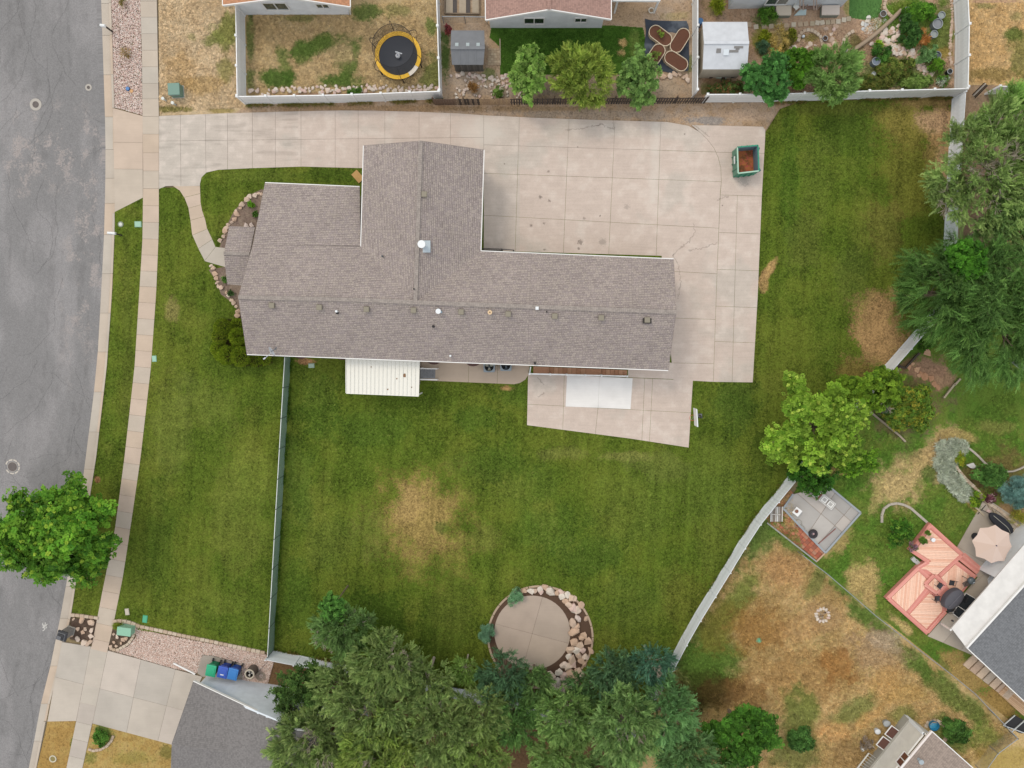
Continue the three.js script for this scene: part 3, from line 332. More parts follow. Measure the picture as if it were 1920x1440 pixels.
{
  const apron = [[213, 203], [268.5, 218], [269, 371], [216, 398]];
  paving('driveway_apron', cutAll(XZs(apron), [[...XZ(200, 267), ...XZ(300, 268)], [...XZ(200, 317), ...XZ(300, 318)]]), (i) => cS[[2, 4, 4][i]], 0.08);
  const L = (a, b, c, d) => [...XZ(a, b), ...XZ(c, d)];
  const dw = [[299, 218], [320, 217], [420, 213], [560, 209], [640, 207.5], [700, 208], [780, 210], [860, 213], [907, 216.5], [907, 330], [680, 316], [567, 313], [470, 316], [410, 319], [388, 324], [379, 333], [376, 345], [376, 349], [338, 350], [325, 349], [312, 349.5], [299, 355]];
  paving('driveway', cutAll(XZs(dw), [L(299, 265, 560, 262), L(299, 320, 376, 320), ...[339, 386, 427.5, 474, 517, 565, 629, 672, 722, 786, 845].map((x) => L(x, 205, x + (x < 400 ? 1 : 0), 320))].filter((l, i) => i !== 1)), padM, 0.085);
  const pad = [[907, 216.5], [1000, 221], [1100, 224.5], [1180, 227], [1250, 229], [1290, 236], [1310, 247], [1325, 261], [1338, 278], [1346, 295], [1351, 315], [1352, 340], [1350, 362], [1344, 510], [1337, 716], [1262, 712], [1240, 480], [907, 470]];
  paving('parking_pad', cutAll(XZs(pad), [L(845, 270, 1340, 285.5), L(900, 325, 1350, 341), L(900, 403.5, 1345, 428), L(1100, 500, 1344, 513.5), L(1250, 596, 1340, 599), L(1250, 680, 1340, 682), L(974, 215, 966, 470), L(1067, 220, 1056, 480), L(1153, 225, 1141, 480), L(1239, 225, 1230, 480)]), padM, 0.085);
  const stripR = [[1350, 366], [1428, 368], [1420, 560], [1411, 717], [1337, 716], [1344, 510]];
  paving('parking_pad', cutAll(XZs(stripR), [L(1345, 436, 1426, 439), L(1340, 505, 1424, 508), L(1340, 574, 1420, 577), L(1340, 640, 1416, 643), L(1382, 366, 1372, 720)]), padM, 0.085);
  const dp = [[1296, 235], [1360, 236], [1430, 238], [1434.5, 244], [1434, 262], [1428, 368], [1350, 366], [1352, 340], [1351, 315], [1346, 295], [1338, 278], [1325, 261], [1310, 247]];
  paving('parking_pad', cutAll(XZs(dp), [L(1346, 286, 1434, 288)]), padM, 0.09);
  const low = [[990, 700], [1299, 713], [1291, 839], [1180, 822], [988, 797]];
  const lp = cutAll(XZs(low), [L(985, 757.5, 1300, 774), L(1058, 700, 1055, 810), L(1121, 765, 1116, 815), L(1209, 700, 1203, 830), L(1224, 700, 1217, 835)]);
  paving('patio', lp, padM, 0.085);
  paving('parking_pad', [XZs([[1177, 676], [1263, 680], [1262.5, 711], [1177, 707.5]])], padM, 0.085);
  const court = [[1063, 703], [1186, 709], [1182, 767], [1060, 762]];
  paving('patio_panel', cutAll(XZs(court), [L(1124, 700, 1121, 770)]), [conc('#edeae6'), conc('#e0ddd8')][0], 0.115, 0.006, false);
  const ac = [[780, 668], [994, 678], [992, 694], [990, 704], [985, 712], [975, 718], [964, 720.5], [785, 713]];
  paving('patio', cutAll(XZs(ac), [L(880, 660, 878, 725), L(934, 660, 932, 725)]), [conc('#c1ad99')][0], 0.09);
  const walk = [[299, 355], [312, 349.5], [325, 349], [338, 358], [347, 372], [354, 390], [358, 415], [361, 440], [373, 467], [385, 490], [400, 494.5], [430, 503], [430, 466], [405, 463], [398, 447], [389, 428], [386, 413], [380, 395], [377, 380], [376, 349], [338, 350]].slice(2);
  paving('front_walk', cutAll(XZs(walk.slice(0, 18)), [L(340, 372, 382, 362), L(350, 392, 392, 380), L(352, 415, 395, 403), L(360, 442, 400, 425), L(372, 467, 402, 447), L(384, 490, 406, 462)]), (i) => cS[[0, 0, 2, 3, 3, 4, 3][i % 7]], 0.085);
  // neighbour's drive, lower left
  const nd = [[117, 1203], [175, 1212], [203, 1219], [262, 1235], [328, 1254], [380, 1268], [374, 1282], [345, 1330], [325, 1396], [176, 1356], [144, 1351], [90, 1352]];
  paving('driveway', cutAll(XZs(nd.filter((p) => true)), [L(110, 1270, 345, 1331), L(171.5, 1209, 142.3, 1360), L(203.9, 1214, 173.6, 1361), L(266, 1232, 238.3, 1372), L(331, 1250, 296.4, 1390)]), (i) => conc(['#c3b8aa', '#c9bdb0', '#bdb4a8'][i % 3]), 0.085);
  const bp = [[381, 1228], [398, 1229], [430, 1238], [452, 1244], [455, 1272], [380, 1268], [371, 1262], [373, 1240]];
  paving('bin_pad', [XZs(bp)], conc('#a69c90'), 0.07, 0, false);
  // round patio
  const c0 = P(998, 1185.5), rad = 3.32, circ = []; for (let i = 0; i < 48; i++) circ.push([c0.x + Math.cos(i / 24 * Math.PI) * rad, c0.z + Math.sin(i / 24 * Math.PI) * rad * 1.0]);
  paving('round_patio', cutAll(circ, [L(1018, 1115, 980, 1252), L(925, 1168, 1068, 1206)]), (i) => conc(['#bba999', '#b9a797', '#bdab9a', '#b7a696'][i]), 0.1, 0.009);
  const o0 = P(1013, 1194), ro = 4.5; const seg = [];
  const bed = struct('garden_bed', o0); const rim = []; for (let i = 0; i < 56; i++) rim.push([o0.x + Math.cos(i / 28 * Math.PI) * ro, o0.z + Math.sin(i / 28 * Math.PI) * ro]);
  wpart(bed, 'soil', prism(rim, -0.02, 0.082), soilM); const kerbM = conc('#b9a28a');
  for (let i = 0; i < 28; i++) { const a = i / 14 * Math.PI, b = (i + 0.94) / 14 * Math.PI, q = []; for (let k = 0; k <= 3; k++) q.push([a + (b - a) * k / 3, ro + 0.13]); for (let k = 3; k >= 0; k--) q.push([a + (b - a) * k / 3, ro - 0.04]); wpart(bed, 'edging_block', prism(q.map(([t, r]) => [o0.x + Math.cos(t) * r, o0.z + Math.sin(t) * r]), -0.02, 0.13), kerbM); }
}

// ------------------------------------------------------------------ the long grey-roofed house
const onPlane = (px, py, A, B, C, lift = 0) => { const n = B.clone().sub(A).cross(C.clone().sub(A)).normalize(); if (n.y < 0) n.negate(); const o = camera.position, d = P(px, py, 0).sub(o).normalize(), t = A.clone().addScaledVector(n, lift).sub(o).dot(n) / d.dot(n); return o.clone().addScaledVector(d, t); };
const wallM = M('#d9d4cb', { bump: 0.002 }), wallW = M('#eceae4', { bump: 0.002 });
const capM = roofT('#9d938b');
function house(name, label, at) { return thing(name, label, 'house', P(at[0], at[1], 0)); }
function gutter(h, a, b, drop = 0.06, w = 0.13) { wpart(h, 'gutter', beam(a.clone().setY(a.y - drop), b.clone().setY(b.y - drop), w, 0.12), whiteTrim); }
function rake(h, a, b, name = 'rake_board') { wpart(h, name, beam(a.clone().setY(a.y - 0.07), b.clone().setY(b.y - 0.07), 0.07, 0.2), whiteTrim); }
const plan = (v) => [v.x, v.z];
const shrink = (p, c, d) => p.map(([x, z]) => { const L = Math.hypot(x - c[0], z - c[1]); return [x - (x - c[0]) / L * d, z - (z - c[1]) / L * d]; });
{
  const he = 3.9, hr = 6.05, hn = 2.5;
  const h = house('house', 'long low house with brown-grey shingle roof and side wing, centre of the plot', [860, 520]);
  const sW = P(463, 664, he), sE = P(1253, 694, he), rW = P(447, 557, hr), rM = P(779, 567, hr), rE = P(1268, 585, hr), nE = P(1263, 486, he), nC = P(901, 471, he);
  const nW = P(497, 343, hn), nW2 = P(674, 350.5, hn), mid = 0.455, brkW = rW.clone().lerp(nW, mid).setY(4.02), brkE = P(677, 462, 4.02), r1 = P(660, 562, hr);
  const gW = P(682, 273, he), gE = P(907, 281, he), gR = P(789, 264, hr), wS = brkE, gJ = rM;
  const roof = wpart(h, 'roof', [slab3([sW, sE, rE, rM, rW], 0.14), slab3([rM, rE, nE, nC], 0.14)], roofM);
  const roofParts = [];
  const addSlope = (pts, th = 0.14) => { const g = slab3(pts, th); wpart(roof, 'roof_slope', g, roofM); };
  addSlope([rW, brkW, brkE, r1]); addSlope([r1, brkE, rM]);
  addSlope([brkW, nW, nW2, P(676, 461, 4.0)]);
  addSlope([gW, gR, gJ, wS]); addSlope([gR, gE, nC, gJ]);
  wpart(roof, 'ridge_cap', [beam(rW.clone().setY(hr + 0.02), r1.clone().setY(hr + 0.02), 0.3, 0.05), beam(r1.clone().setY(hr + 0.025), rM.clone().setY(hr + 0.025), 0.3, 0.05), beam(rM.clone().setY(hr + 0.02), rE.clone().setY(hr + 0.02), 0.3, 0.05)], capM);
  wpart(roof, 'ridge_cap', [beam(gR.clone().setY(hr + 0.03), gJ.clone().setY(hr + 0.03), 0.3, 0.05)], capM);
  gutter(h, sW, sE); gutter(h, nC, nE); gutter(h, nW, nW2); gutter(h, gW, wS); gutter(h, gE, nC);
  for (const [a, b] of [[sW, rW], [rW, brkW], [brkW, nW], [sE, rE], [rE, nE], [gW, gR], [gR, gE]]) wpart(h, 'rake_board', beam(a.clone().setY(a.y - 0.1), b.clone().setY(b.y - 0.1), 0.05, 0.16), M('#8f857c', { plain: true }));
  // walls under it
  const box = (pts, y1, m = wallM) => { const p = pts.map(plan), c = centre(p); wpart(h, 'wall', prism(shrink(p, c, 0.55), -0.05, y1), m); };
  const kx = (v, f) => v.clone();
  box([sW, sE, nE, nC, P(676, 462, he), brkW], 3.7); box([brkW, nW, nW2, P(676, 462, hn)], 2.3); box([gW, gE, nC, wS], 3.72, wallW);
  const gab = (a, r, b, off) => { const o = centre([plan(a), plan(b)]), dir = V(h.position.x - o[0], 0, h.position.z - o[1]); const n = V(-(b.z - a.z), 0, b.x - a.x).normalize(); if (n.dot(dir) < 0) n.negate(); const s = (v, k) => v.clone().addScaledVector(n, off).setY(v.y - 0.2); wpart(h, 'gable', slab3([s(a), s(r), s(b), s(b).setY(3.4), s(a).setY(3.4)], 0.1), wallM); };
  gab(sE, rE, nE, 0.35); gab(gW, gR, gE, 0.35); gab(sW, rW, brkW, 0.4);
  // things on the roof
  const ventM = M('#8d8573', { plain: true, roughness: 0.6 }), ventD = M('#3f3b38', { plain: true });
  const vent = (px, py, A, B, C, r = 0) => { const p = onPlane(px, py, A, B, C), g = wpart(roof, 'roof_vent', [rbx(0.42, 0.16, 0.42, 0.04, p.x, p.y + 0.17, p.z, -0.04), bx(0.36, 0.1, 0.36, p.x, p.y + 0.05, p.z)], ventM); return g; };
  for (const [x, y] of [[511, 573], [600, 576.5], [688, 580], [776, 582], [865, 585], [953, 589], [1040, 593], [1127, 596]]) vent(x, y, sW, sE, rE);
  { const p = onPlane(1213, 600, sW, sE, rE); wpart(roof, 'roof_vent', [rbx(0.42, 0.16, 0.42, 0.04, p.x, p.y + 0.17, p.z)], ventM); wpart(roof, 'flashing', bx(0.66, 0.05, 0.6, p.x, p.y + 0.04, p.z - 0.03), ventD); }
  vent(796, 365, gR, gE, gJ);
  { const p = onPlane(794, 461, gR, gE, gJ), w = M('#eef0f0', { plain: true, roughness: 0.4 }); wpart(roof, 'flue', [cyl(p, p.clone().setY(p.y + 0.85), 0.16, 0.16, 16), disc(0.29, 0.2, p.x, p.y + 0.9, p.z, 20)], w); wpart(roof, 'flashing', bx(0.7, 0.03, 0.9, p.x + 0.18, p.y + 0.0, p.z + 0.05), M('#b7c3c9', { plain: true, roughness: 0.4 })); }
  { const p = onPlane(718, 481, gW, gR, gJ), s = []; for (let i = 0; i < 9; i++) { const a = i / 9 * 6.283, r = 0.34 + 0.2 * rnd() + (Math.abs(Math.cos(a + 0.6)) > 0.9 ? 0.28 : 0); s.push([p.x + Math.cos(a) * r, p.z + Math.sin(a) * r * 0.62]); } const sg = slab3(s.map(([x, z]) => { const n = gR.clone().sub(gW).cross(gJ.clone().sub(gW)).normalize(); return V(x, p.y + 0.012 - (n.x * (x - p.x) + n.z * (z - p.z)) / n.y, z); }), 0.01); wpart(roof, 'sealant', sg, M('#d9dcdc', { plain: true })); wpart(roof, 'vent_pipe', cyl(p, p.clone().setY(p.y + 0.35), 0.07, 0.07, 10), M('#54585c', { plain: true })); }
  const small = (px, py, r, hh, m, cap) => { const p = onPlane(px, py, sW, sE, rE); wpart(roof, 'vent_pipe', cap ? [cyl(p, p.clone().setY(p.y + hh), r * 0.6, r * 0.6, 10), disc(r, 0.1, p.x, p.y + hh, p.z, 14)] : cyl(p.clone().setY(p.y - 0.05), p.clone().setY(p.y + hh), r, r, 10), m); };
  const wh = M('#eceff0', { plain: true }), bk = M('#2b2a2b', { plain: true });
  small(632.5, 584, 0.09, 0.35, wh); small(633, 587, 0.1, 0.2, bk); small(823, 584, 0.2, 0.4, wh, 1); small(827, 585, 0.1, 0.2, M('#9fb2bd', { plain: true })); small(813, 612, 0.1, 0.3, bk); small(776, 581, 0.06, 0.2, bk); small(845, 667, 0.08, 0.3, wh); small(1025, 585, 0.06, 0.2, bk); small(1003, 681, 0.1, 0.3, bk);
  { const p = onPlane(919, 586, sW, sE, rE); wpart(roof, 'vent_pipe', [cyl(p, p.clone().setY(p.y + 0.35), 0.1, 0.1, 12), disc(0.17, 0.09, p.x, p.y + 0.35, p.z, 16)], M('#e3c49a', { plain: true, roughness: 0.5 })); wpart(roof, 'vent_pipe', disc(0.05, 0.04, p.x, p.y + 0.42, p.z, 10), M('#6b4a2c', { plain: true })); }
  { const p = onPlane(1007, 578, sW, sE, rE); wpart(roof, 'roof_vent', rbx(0.25, 0.2, 0.25, 0.03, p.x, p.y + 0.1, p.z), wh); }
  { const p = onPlane(777, 542, gW, gR, gJ); wpart(roof, 'vent_pipe', cyl(p, p.clone().setY(p.y + 0.25), 0.06, 0.06, 8), bk); }
  // entrance porch roof on the street end
  const pe = 2.45, pr = 3.35, pA = P(430, 424, pe), pB = P(419.5, 475, pr), pC = P(426, 533, pe), pD = P(478, 426, pe), pE = P(468, 476, pr), pF = P(458, 536, pe);
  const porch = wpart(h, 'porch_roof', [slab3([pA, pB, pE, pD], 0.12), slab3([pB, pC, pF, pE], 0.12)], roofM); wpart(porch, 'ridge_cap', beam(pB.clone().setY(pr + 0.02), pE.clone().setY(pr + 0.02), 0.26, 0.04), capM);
  for (const q of [pA, pC]) { const a = q.clone().lerp(pE, 0.16); wpart(h, 'porch_post', bx(0.14, 2.3, 0.14, a.x, 1.15, a.z), whiteTrim); }
  // window wells along the south wall
  for (const [x, y] of [[565, 669], [643, 671], [814, 679.5], [887, 683]]) { const p = P(x, y, 0.1), q = []; for (let i = 0; i <= 12; i++) q.push([p.x + Math.cos(i / 12 * Math.PI) * 0.62, p.z - 0.25 + Math.sin(i / 12 * Math.PI) * 0.42]); wpart(h, 'window_well', prism(q, 0, 0.2), M('#5a3832', { plain: true, roughness: 0.6 })); }
}
// patio awning and its steps
{
  const A = P(649, 671, 2.85), B = P(786.5, 676.5, 2.85), C = P(785, 742, 2.6), D = P(649, 736.5, 2.6), am = M('#f1eee3', { plain: true, roughness: 0.5 });
  const t = thing('awning', 'cream white ribbed metal awning over the patio door on the lawn side of the house', 'awning', P(717, 705, 0));
  wpart(t, 'panel', slab3([A, B, C, D], 0.05), am);
  for (let i = 0; i <= 18; i++) { const f = i / 18, a = A.clone().lerp(B, f), b = D.clone().lerp(C, f); wpart(t, 'rib', beam(a.setY(a.y + 0.03), b.setY(b.y + 0.03), 0.055, 0.075), am); }
  wpart(t, 'gutter', beam(D.clone().setY(2.55), C.clone().setY(2.55), 0.14, 0.12), am);
  for (const f of [0.02, 0.5, 0.98]) { const q = D.clone().lerp(C, f); wpart(t, 'post', bx(0.1, 2.55, 0.1, q.x, 1.27, q.z - 0.05), whiteTrim); }
  const rust = M('#8d6a4a', { plain: true });
  for (const [x, y, r] of [[695, 688, 0.1], [758, 704, 0.2], [744, 710, 0.07], [727, 730, 0.08], [772, 726, 0.06]]) { const p = onPlane(x, y, A, B, C, 0.02), q = []; for (let i = 0; i < 7; i++) q.push([p.x + Math.cos(i * 0.9) * r * rr(0.5, 1), p.z + Math.sin(i * 0.9) * r * rr(0.5, 1)]); wpart(t, 'rust_patch', prism(q, p.y - 0.01, p.y + 0.012), rust); }
  const pd = struct('patio_floor', P(717, 705)); wpart(pd, 'floor', prism(XZs([[652, 668], [790, 674], [788, 720], [652, 715]]), 0, 0.78), conc('#a59a8c'));
  const s = thing('porch_steps', 'grey wooden steps with white side rails beside the cream awning', 'steps', P(803, 701, 0));
  for (let i = 0; i < 5; i++) { const x0 = 788 + i * 5.6, hgt = 0.72 - i * 0.15; wpart(s, 'tread', prism(XZs([[x0, 692], [x0 + 5.9, 692.3], [x0 + 5.6, 709.8], [x0 - 0.3, 709.5]], hgt), hgt - 0.05, hgt), M('#8d8d90', { wood: true })); }
  for (const y of [691, 711.5]) { const a = P(788, y, 1.5), b = P(819, y + 0.6, 0.85); wpart(s, 'rail', [beam(a, b, 0.08, 0.06), bx(0.09, 0.9, 0.09, b.x, 0.45, b.z), bx(0.09, 1.5, 0.09, a.x, 0.75, a.z)], whiteTrim); }
}
// raised stair along the court, with white railing
{
  const s = thing('side_stairs', 'brown wooden stairs running along the house wall above the patio', 'stairs', P(1085, 695, 0)), tread = ['#b9896a', '#b07f60', '#c29474'].map((c) => M(c, { wood: true }));
  const st = []; st.push([1000, 1030, 1.25]); for (let i = 0; i < 8; i++) st.push([1030 + i * 8.4, 1038.4 + i * 8.4, 1.15 - i * 0.075]); st.push([1097, 1128, 0.55]); for (let i = 0; i < 6; i++) st.push([1128 + i * 8, 1136 + i * 8, 0.47 - i * 0.07]);
  st.forEach(([a, b, hh], i) => { const y = (x) => 687 + (x - 1000) * 0.04; wpart(s, hh > 1.2 || b - a > 20 ? 'landing' : 'tread', prism(XZs([[a + 0.2, y(a)], [b - 0.2, y(b)], [b - 0.4, y(b) + 13], [a, y(a) + 13]], hh), hh - (b - a > 20 ? 0.5 : 0.1), hh), tread[i % 3]); });
  const r = thing('stair_railing', 'white picket railing along the wooden stairs above the pale court panel', 'railing', P(1085, 700, 0));
  const top = (x) => (x < 1030 ? 2.15 : x < 1098 ? 2.15 - (x - 1030) / 68 * 0.7 : x < 1128 ? 1.45 : 1.45 - (x - 1128) / 48 * 0.5), yy = (x) => 701 + (x - 993) * 0.025;
  const pts = [993, 1032, 1063, 1098, 1128, 1176];
  for (let i = 0; i + 1 < pts.length; i++) { const a = P(pts[i], yy(pts[i]), top(pts[i])), b = P(pts[i + 1], yy(pts[i + 1]), top(pts[i + 1])); wpart(r, 'rail', beam(a, b, 0.09, 0.07), vinyl); wpart(r, 'rail', beam(a.clone().setY(a.y - 0.75), b.clone().setY(b.y - 0.75), 0.05, 0.06), vinyl); const n = 9; for (let k = 1; k < n; k++) { const q = a.clone().lerp(b, k / n); wpart(r, 'picket', bx(0.035, 0.75, 0.035, q.x, q.y - 0.39, q.z), vinyl); } }
  for (const x of pts) { const q = P(x, yy(x), top(x) + 0.1); wpart(r, 'post', [bx(0.12, q.y, 0.12, q.x, q.y / 2, q.z), rbx(0.16, 0.06, 0.16, 0.02, q.x, q.y + 0.03, q.z)], vinyl); }
  { const a = P(993, 701, 2.15), b = P(995, 688, 2.15); wpart(r, 'rail', beam(a, b, 0.09, 0.07), vinyl); wpart(r, 'rail', beam(a.clone().setY(1.4), b.clone().setY(1.4), 0.05, 0.06), vinyl); }
}
// air conditioners
{
  const make = (px, py, label, fanM) => {
    const t = thing('air_conditioner', label, 'air conditioner', P(px, py, 0).setY(0.09).add(V(0, 0, 0)), 'air conditioners on the patio by the house wall');
    const p = P(px, py, 0.95), d = V(p.x - t.position.x, 0, p.z - t.position.z); t.position.x += d.x; t.position.z += d.z;
    const cas = M('#8e979d', { plain: true, roughness: 0.5, metalness: 0.2 });
    const sq = new THREE.Shape(); const S = 0.47, R = 0.1; sq.moveTo(-S + R, -S); sq.lineTo(S - R, -S); sq.quadraticCurveTo(S, -S, S, -S + R); sq.lineTo(S, S - R); sq.quadraticCurveTo(S, S, S - R, S); sq.lineTo(-S + R, S); sq.quadraticCurveTo(-S, S, -S, S - R); sq.lineTo(-S, -S + R); sq.quadraticCurveTo(-S, -S, -S + R, -S);
    const hole = new THREE.Path(); hole.absarc(0, 0, 0.385, 0, Math.PI * 2, true); sq.holes.push(hole); const g = new THREE.ExtrudeGeometry(sq, { depth: 0.86, bevelEnabled: false, curveSegments: 20 }); g.rotateX(-Math.PI / 2); mesh('casing', g, cas, t);
    mesh('drum', disc(0.38, 0.05, 0, 0.45, 0, 24), M('#1d2022', { plain: true }), t);
    for (let i = 0; i < 3; i++) { const q = slab3([V(0.06, 0.62, -0.06), V(0.34, 0.66, -0.16), V(0.36, 0.6, 0.13), V(0.08, 0.6, 0.06)], 0.012); q.rotateY(i * 2.094 + 0.5); mesh('fan_blade', q, fanM, t); }
    mesh('fan_hub', disc(0.09, 0.12, 0, 0.64, 0, 14), M('#5d6468', { plain: true }), t);
    const w = []; for (const r of [0.12, 0.21, 0.3, 0.38]) w.push(ring(r, 0.005, 0, 0.87, 0, 28)); for (let i = 0; i < 4; i++) w.push(cyl(V(Math.cos(i * 0.785) * 0.38, 0.87, Math.sin(i * 0.785) * 0.38), V(-Math.cos(i * 0.785) * 0.38, 0.87, -Math.sin(i * 0.785) * 0.38), 0.005, 0.005, 4)); mesh('guard', w, blackMetal, t);
  };
  make(917, 687.5, 'grey air conditioner with pale fan blades, left one of the pair', M('#c9c6b4', { plain: true })); make(948.5, 685, 'grey air conditioner with dark bluish fan blades, right one of the pair', M('#6d7a86', { plain: true }));
}
// satellite dish on the roof corner
{
  const p = P(508, 660, 4.6), t = thing('satellite_dish', 'light grey satellite dish standing on the roof corner above the green shrub', 'satellite dish', p);
  const g = new THREE.SphereGeometry(0.75, 20, 8, 0, Math.PI * 2, 0, 0.55); g.translate(0, -0.72, 0); g.scale(1.05, 1, 0.9); g.rotateX(Math.PI * 0.5); g.rotateY(-1.05); mesh('dish', g, M('#e6eaee', { plain: true, roughness: 0.4 }), t);
  const b = P(497.5, 671, 4.5).sub(p), m = galv; mesh('arm', cyl(V(0, -0.25, 0), b, 0.03, 0.03, 6), M('#c9cdcf', { plain: true }), t); mesh('receiver', cyl(b, b.clone().add(V(-0.15, 0.02, 0.1)), 0.07, 0.06, 8), M('#d5d8da', { plain: true }), t);
  mesh('mast', [cyl(V(0.05, 0, -0.05), V(0.3, -0.55, -0.3), 0.03, 0.03, 6), cyl(V(0.2, -0.3, -0.2), V(0.5, -0.5, -0.7), 0.02, 0.02, 5), bx(0.3, 0.02, 0.3, 0.3, -0.52, -0.3)], M('#6f7a84', { plain: true }), t);
}
// grating and rail in the inner corner of the yard
{
  const t = thing('stairwell_railing', 'black metal railing with close bars at the inner corner of the house', 'railing', P(933, 468, 0));
  const a = P(904, 466, 1.05), b = P(941, 467, 1.05), c = P(963, 469, 1.05);
  wpart(t, 'rail', beam(a, b, 0.05, 0.05), blackMetal); wpart(t, 'rail', beam(a.clone().setY(0.15), b.clone().setY(0.15), 0.04, 0.04), blackMetal); wpart(t, 'rail', beam(b, c, 0.06, 0.06), blackMetal);
  for (let i = 0; i <= 16; i++) { const q = a.clone().lerp(b, i / 16); wpart(t, 'bar', bx(0.03, 1.05, 0.03, q.x, 0.55, q.z), blackMetal); }
  for (const q of [b, c]) wpart(t, 'post', bx(0.08, 1.05, 0.08, q.x, 0.52, q.z), blackMetal);
}
// basketball hoop at the edge of the court
{
  const t = thing('basketball_hoop', 'basketball hoop with white backboard and red rim at the edge of the patio court', 'basketball hoop', P(1313, 779, 0));
  const p = (x, y, hh) => P(x, y, hh);
  wpart(t, 'pole', [cyl(P(1312, 779, 0), p(1316, 783, 3.3), 0.07, 0.06, 10), beam(p(1316, 783, 3.2), p(1306, 782, 3.4), 0.07, 0.07)], blackMetal);
  const a = p(1303.5, 766, 3.5), b = p(1305.5, 799, 3.5); wpart(t, 'backboard', [beam(a, b, 0.07, 1.0)], M('#eef0ef', { plain: true, roughness: 0.3 }));
  const r = p(1298, 783.5, 3.05); wpart(t, 'rim', [ring(0.23, 0.012, r.x, r.y, r.z, 24), beam(r.clone().add(V(0.22, 0, 0)), p(1304.5, 783, 3.05), 0.12, 0.05)], M('#d2542f', { plain: true }));
  const net = []; for (let i = 0; i < 12; i++) { const u = i / 12 * 6.283, v = (i + 0.5) / 12 * 6.283; net.push(cyl(V(r.x + 0.22 * Math.cos(u), r.y, r.z + 0.22 * Math.sin(u)), V(r.x + 0.13 * Math.cos(v), r.y - 0.4, r.z + 0.13 * Math.sin(v)), 0.006, 0.006, 3)); } wpart(t, 'net', net, M('#e6e2dc', { plain: true }));
  wpart(t, 'base', rbx(0.34, 0.1, 0.34, 0.03, P(1312, 779).x, 0.12, P(1312, 779).z), M('#6a6d70', { plain: true }));
}
// loose board by the wing
{ const p = P(671, 331, 0.12), g = bx(0.62, 0.04, 0.95); solo('wooden_board', g, M('#c39a5e', { wood: true }), 'tan plywood board lying on the grass against the garage wing', 'board', V(p.x, 0.14, p.z), null, 0.72); }

// ------------------------------------------------------------------ fences
const polyLen = (pts) => { let L = 0; for (let i = 0; i + 1 < pts.length; i++) L += pts[i].distanceTo(pts[i + 1]); return L; };
const along = (pts, s) => { for (let i = 0; i + 1 < pts.length; i++) { const d = pts[i].distanceTo(pts[i + 1]); if (s <= d || i + 2 === pts.length) return pts[i].clone().lerp(pts[i + 1], s / d); s -= d; } };
function vinylFence(label, pxs, hgt = 1.83, step = 2.44, mat = vinyl) {
  const pts = pxs.map(([x, y]) => P(x, y, 0)), L = polyLen(pts), n = Math.max(1, Math.round(L / step)), c = along(pts, L / 2), slim = mat !== vinyl;
  const t = thing('vinyl_fence', label, 'fence', c);
  for (let i = 0; i <= n; i++) {
    const a = along(pts, L * i / n); wpart(wpart(t, 'post', bx(slim ? 0.09 : 0.14, hgt + 0.08, slim ? 0.09 : 0.14, a.x, (hgt + 0.08) / 2, a.z), mat), 'cap', [bx(slim ? 0.1 : 0.19, 0.05, slim ? 0.1 : 0.19, a.x, hgt + 0.1, a.z), new THREE.ConeGeometry(slim ? 0.06 : 0.125, 0.07, 4).rotateY(Math.PI / 4).translate(a.x, hgt + 0.16, a.z)], mat);
    if (i < n) {
      const b = along(pts, L * (i + 1) / n), d = b.clone().sub(a).normalize(), s = a.clone().addScaledVector(d, 0.06), e = b.clone().addScaledVector(d, -0.06), at = (y) => [s.clone().setY(y), e.clone().setY(y)];
      wpart(t, 'rail', beam(...at(hgt - 0.05), slim ? 0.036 : 0.07, 0.13), mat); wpart(t, 'rail', beam(...at(0.16), 0.06, 0.16), mat);
      const w = s.distanceTo(e), k = Math.round(w / 0.3); const boards = []; for (let j = 0; j < k; j++) { const u = s.clone().lerp(e, (j + 0.012) / k), v = s.clone().lerp(e, (j + 0.988) / k); boards.push(beam(u.setY(0.98), v.setY(0.98), 0.032, hgt - 0.3)); } wpart(t, 'panel', boards, mat);
    }
  }
  return t;
}
const vinylBlue = M('#f7fbff', { bump: 0, roughness: 0.6 });
vinylFence('white vinyl fence along the driveway side of the trampoline yard', [[462, 195.5], [640, 193], [828, 186]]);
vinylFence('white vinyl fence dividing the dry front grass from the trampoline yard', [[462, 194], [461, 120], [459.5, 30]]);
vinylFence('thin white vinyl fence seen edge-on between trampoline yard and grey shed', [[829, 184], [826.5, 90], [822, -50]]);
vinylFence('tall white vinyl fence between the planter beds and the pale grey shed', [[1298, -50], [1298, 60], [1297.5, 183]]);
vinylFence('long white vinyl fence along the bottom of the leafy garden', [[1316, 192], [1440, 191.5], [1615, 185.5], [1786, 181.5]]);
vinylFence('white vinyl fence between the leafy garden and the tan dry yard', [[1783, -50], [1787, 0], [1790.5, 70], [1788, 178]]);
vinylFence('white vinyl fence at the right edge of the lawn running under the bushy trees', [[1784, 187], [1775, 330], [1769, 450], [1768, 558]], 1.83, 2.44, vinylBlue);
vinylFence('slanting white vinyl fence by the bare tan patch of lawn', [[1767, 560], [1722, 612.5], [1645, 700]], 1.83, 2.44, vinylBlue);
vinylFence('hidden slanting white vinyl fence behind the yellow-green maple', [[1644, 702], [1560, 800], [1481, 892]], 1.83, 2.44, vinylBlue);
vinylFence('long slanting pale vinyl fence between the lawn and the brown meadow', [[1479, 891], [1442, 936], [1405, 982], [1364, 1050], [1327, 1110], [1290, 1170], [1251, 1245], [1180, 1366]], 1.83, 2.44, vinylBlue);
vinylFence('pale vinyl fence along the bottom of the lawn, half hidden by the dark trees', [[513, 1219], [600, 1236], [835, 1284], [1012, 1327], [1178, 1366]], 1.83, 2.44, vinylBlue);
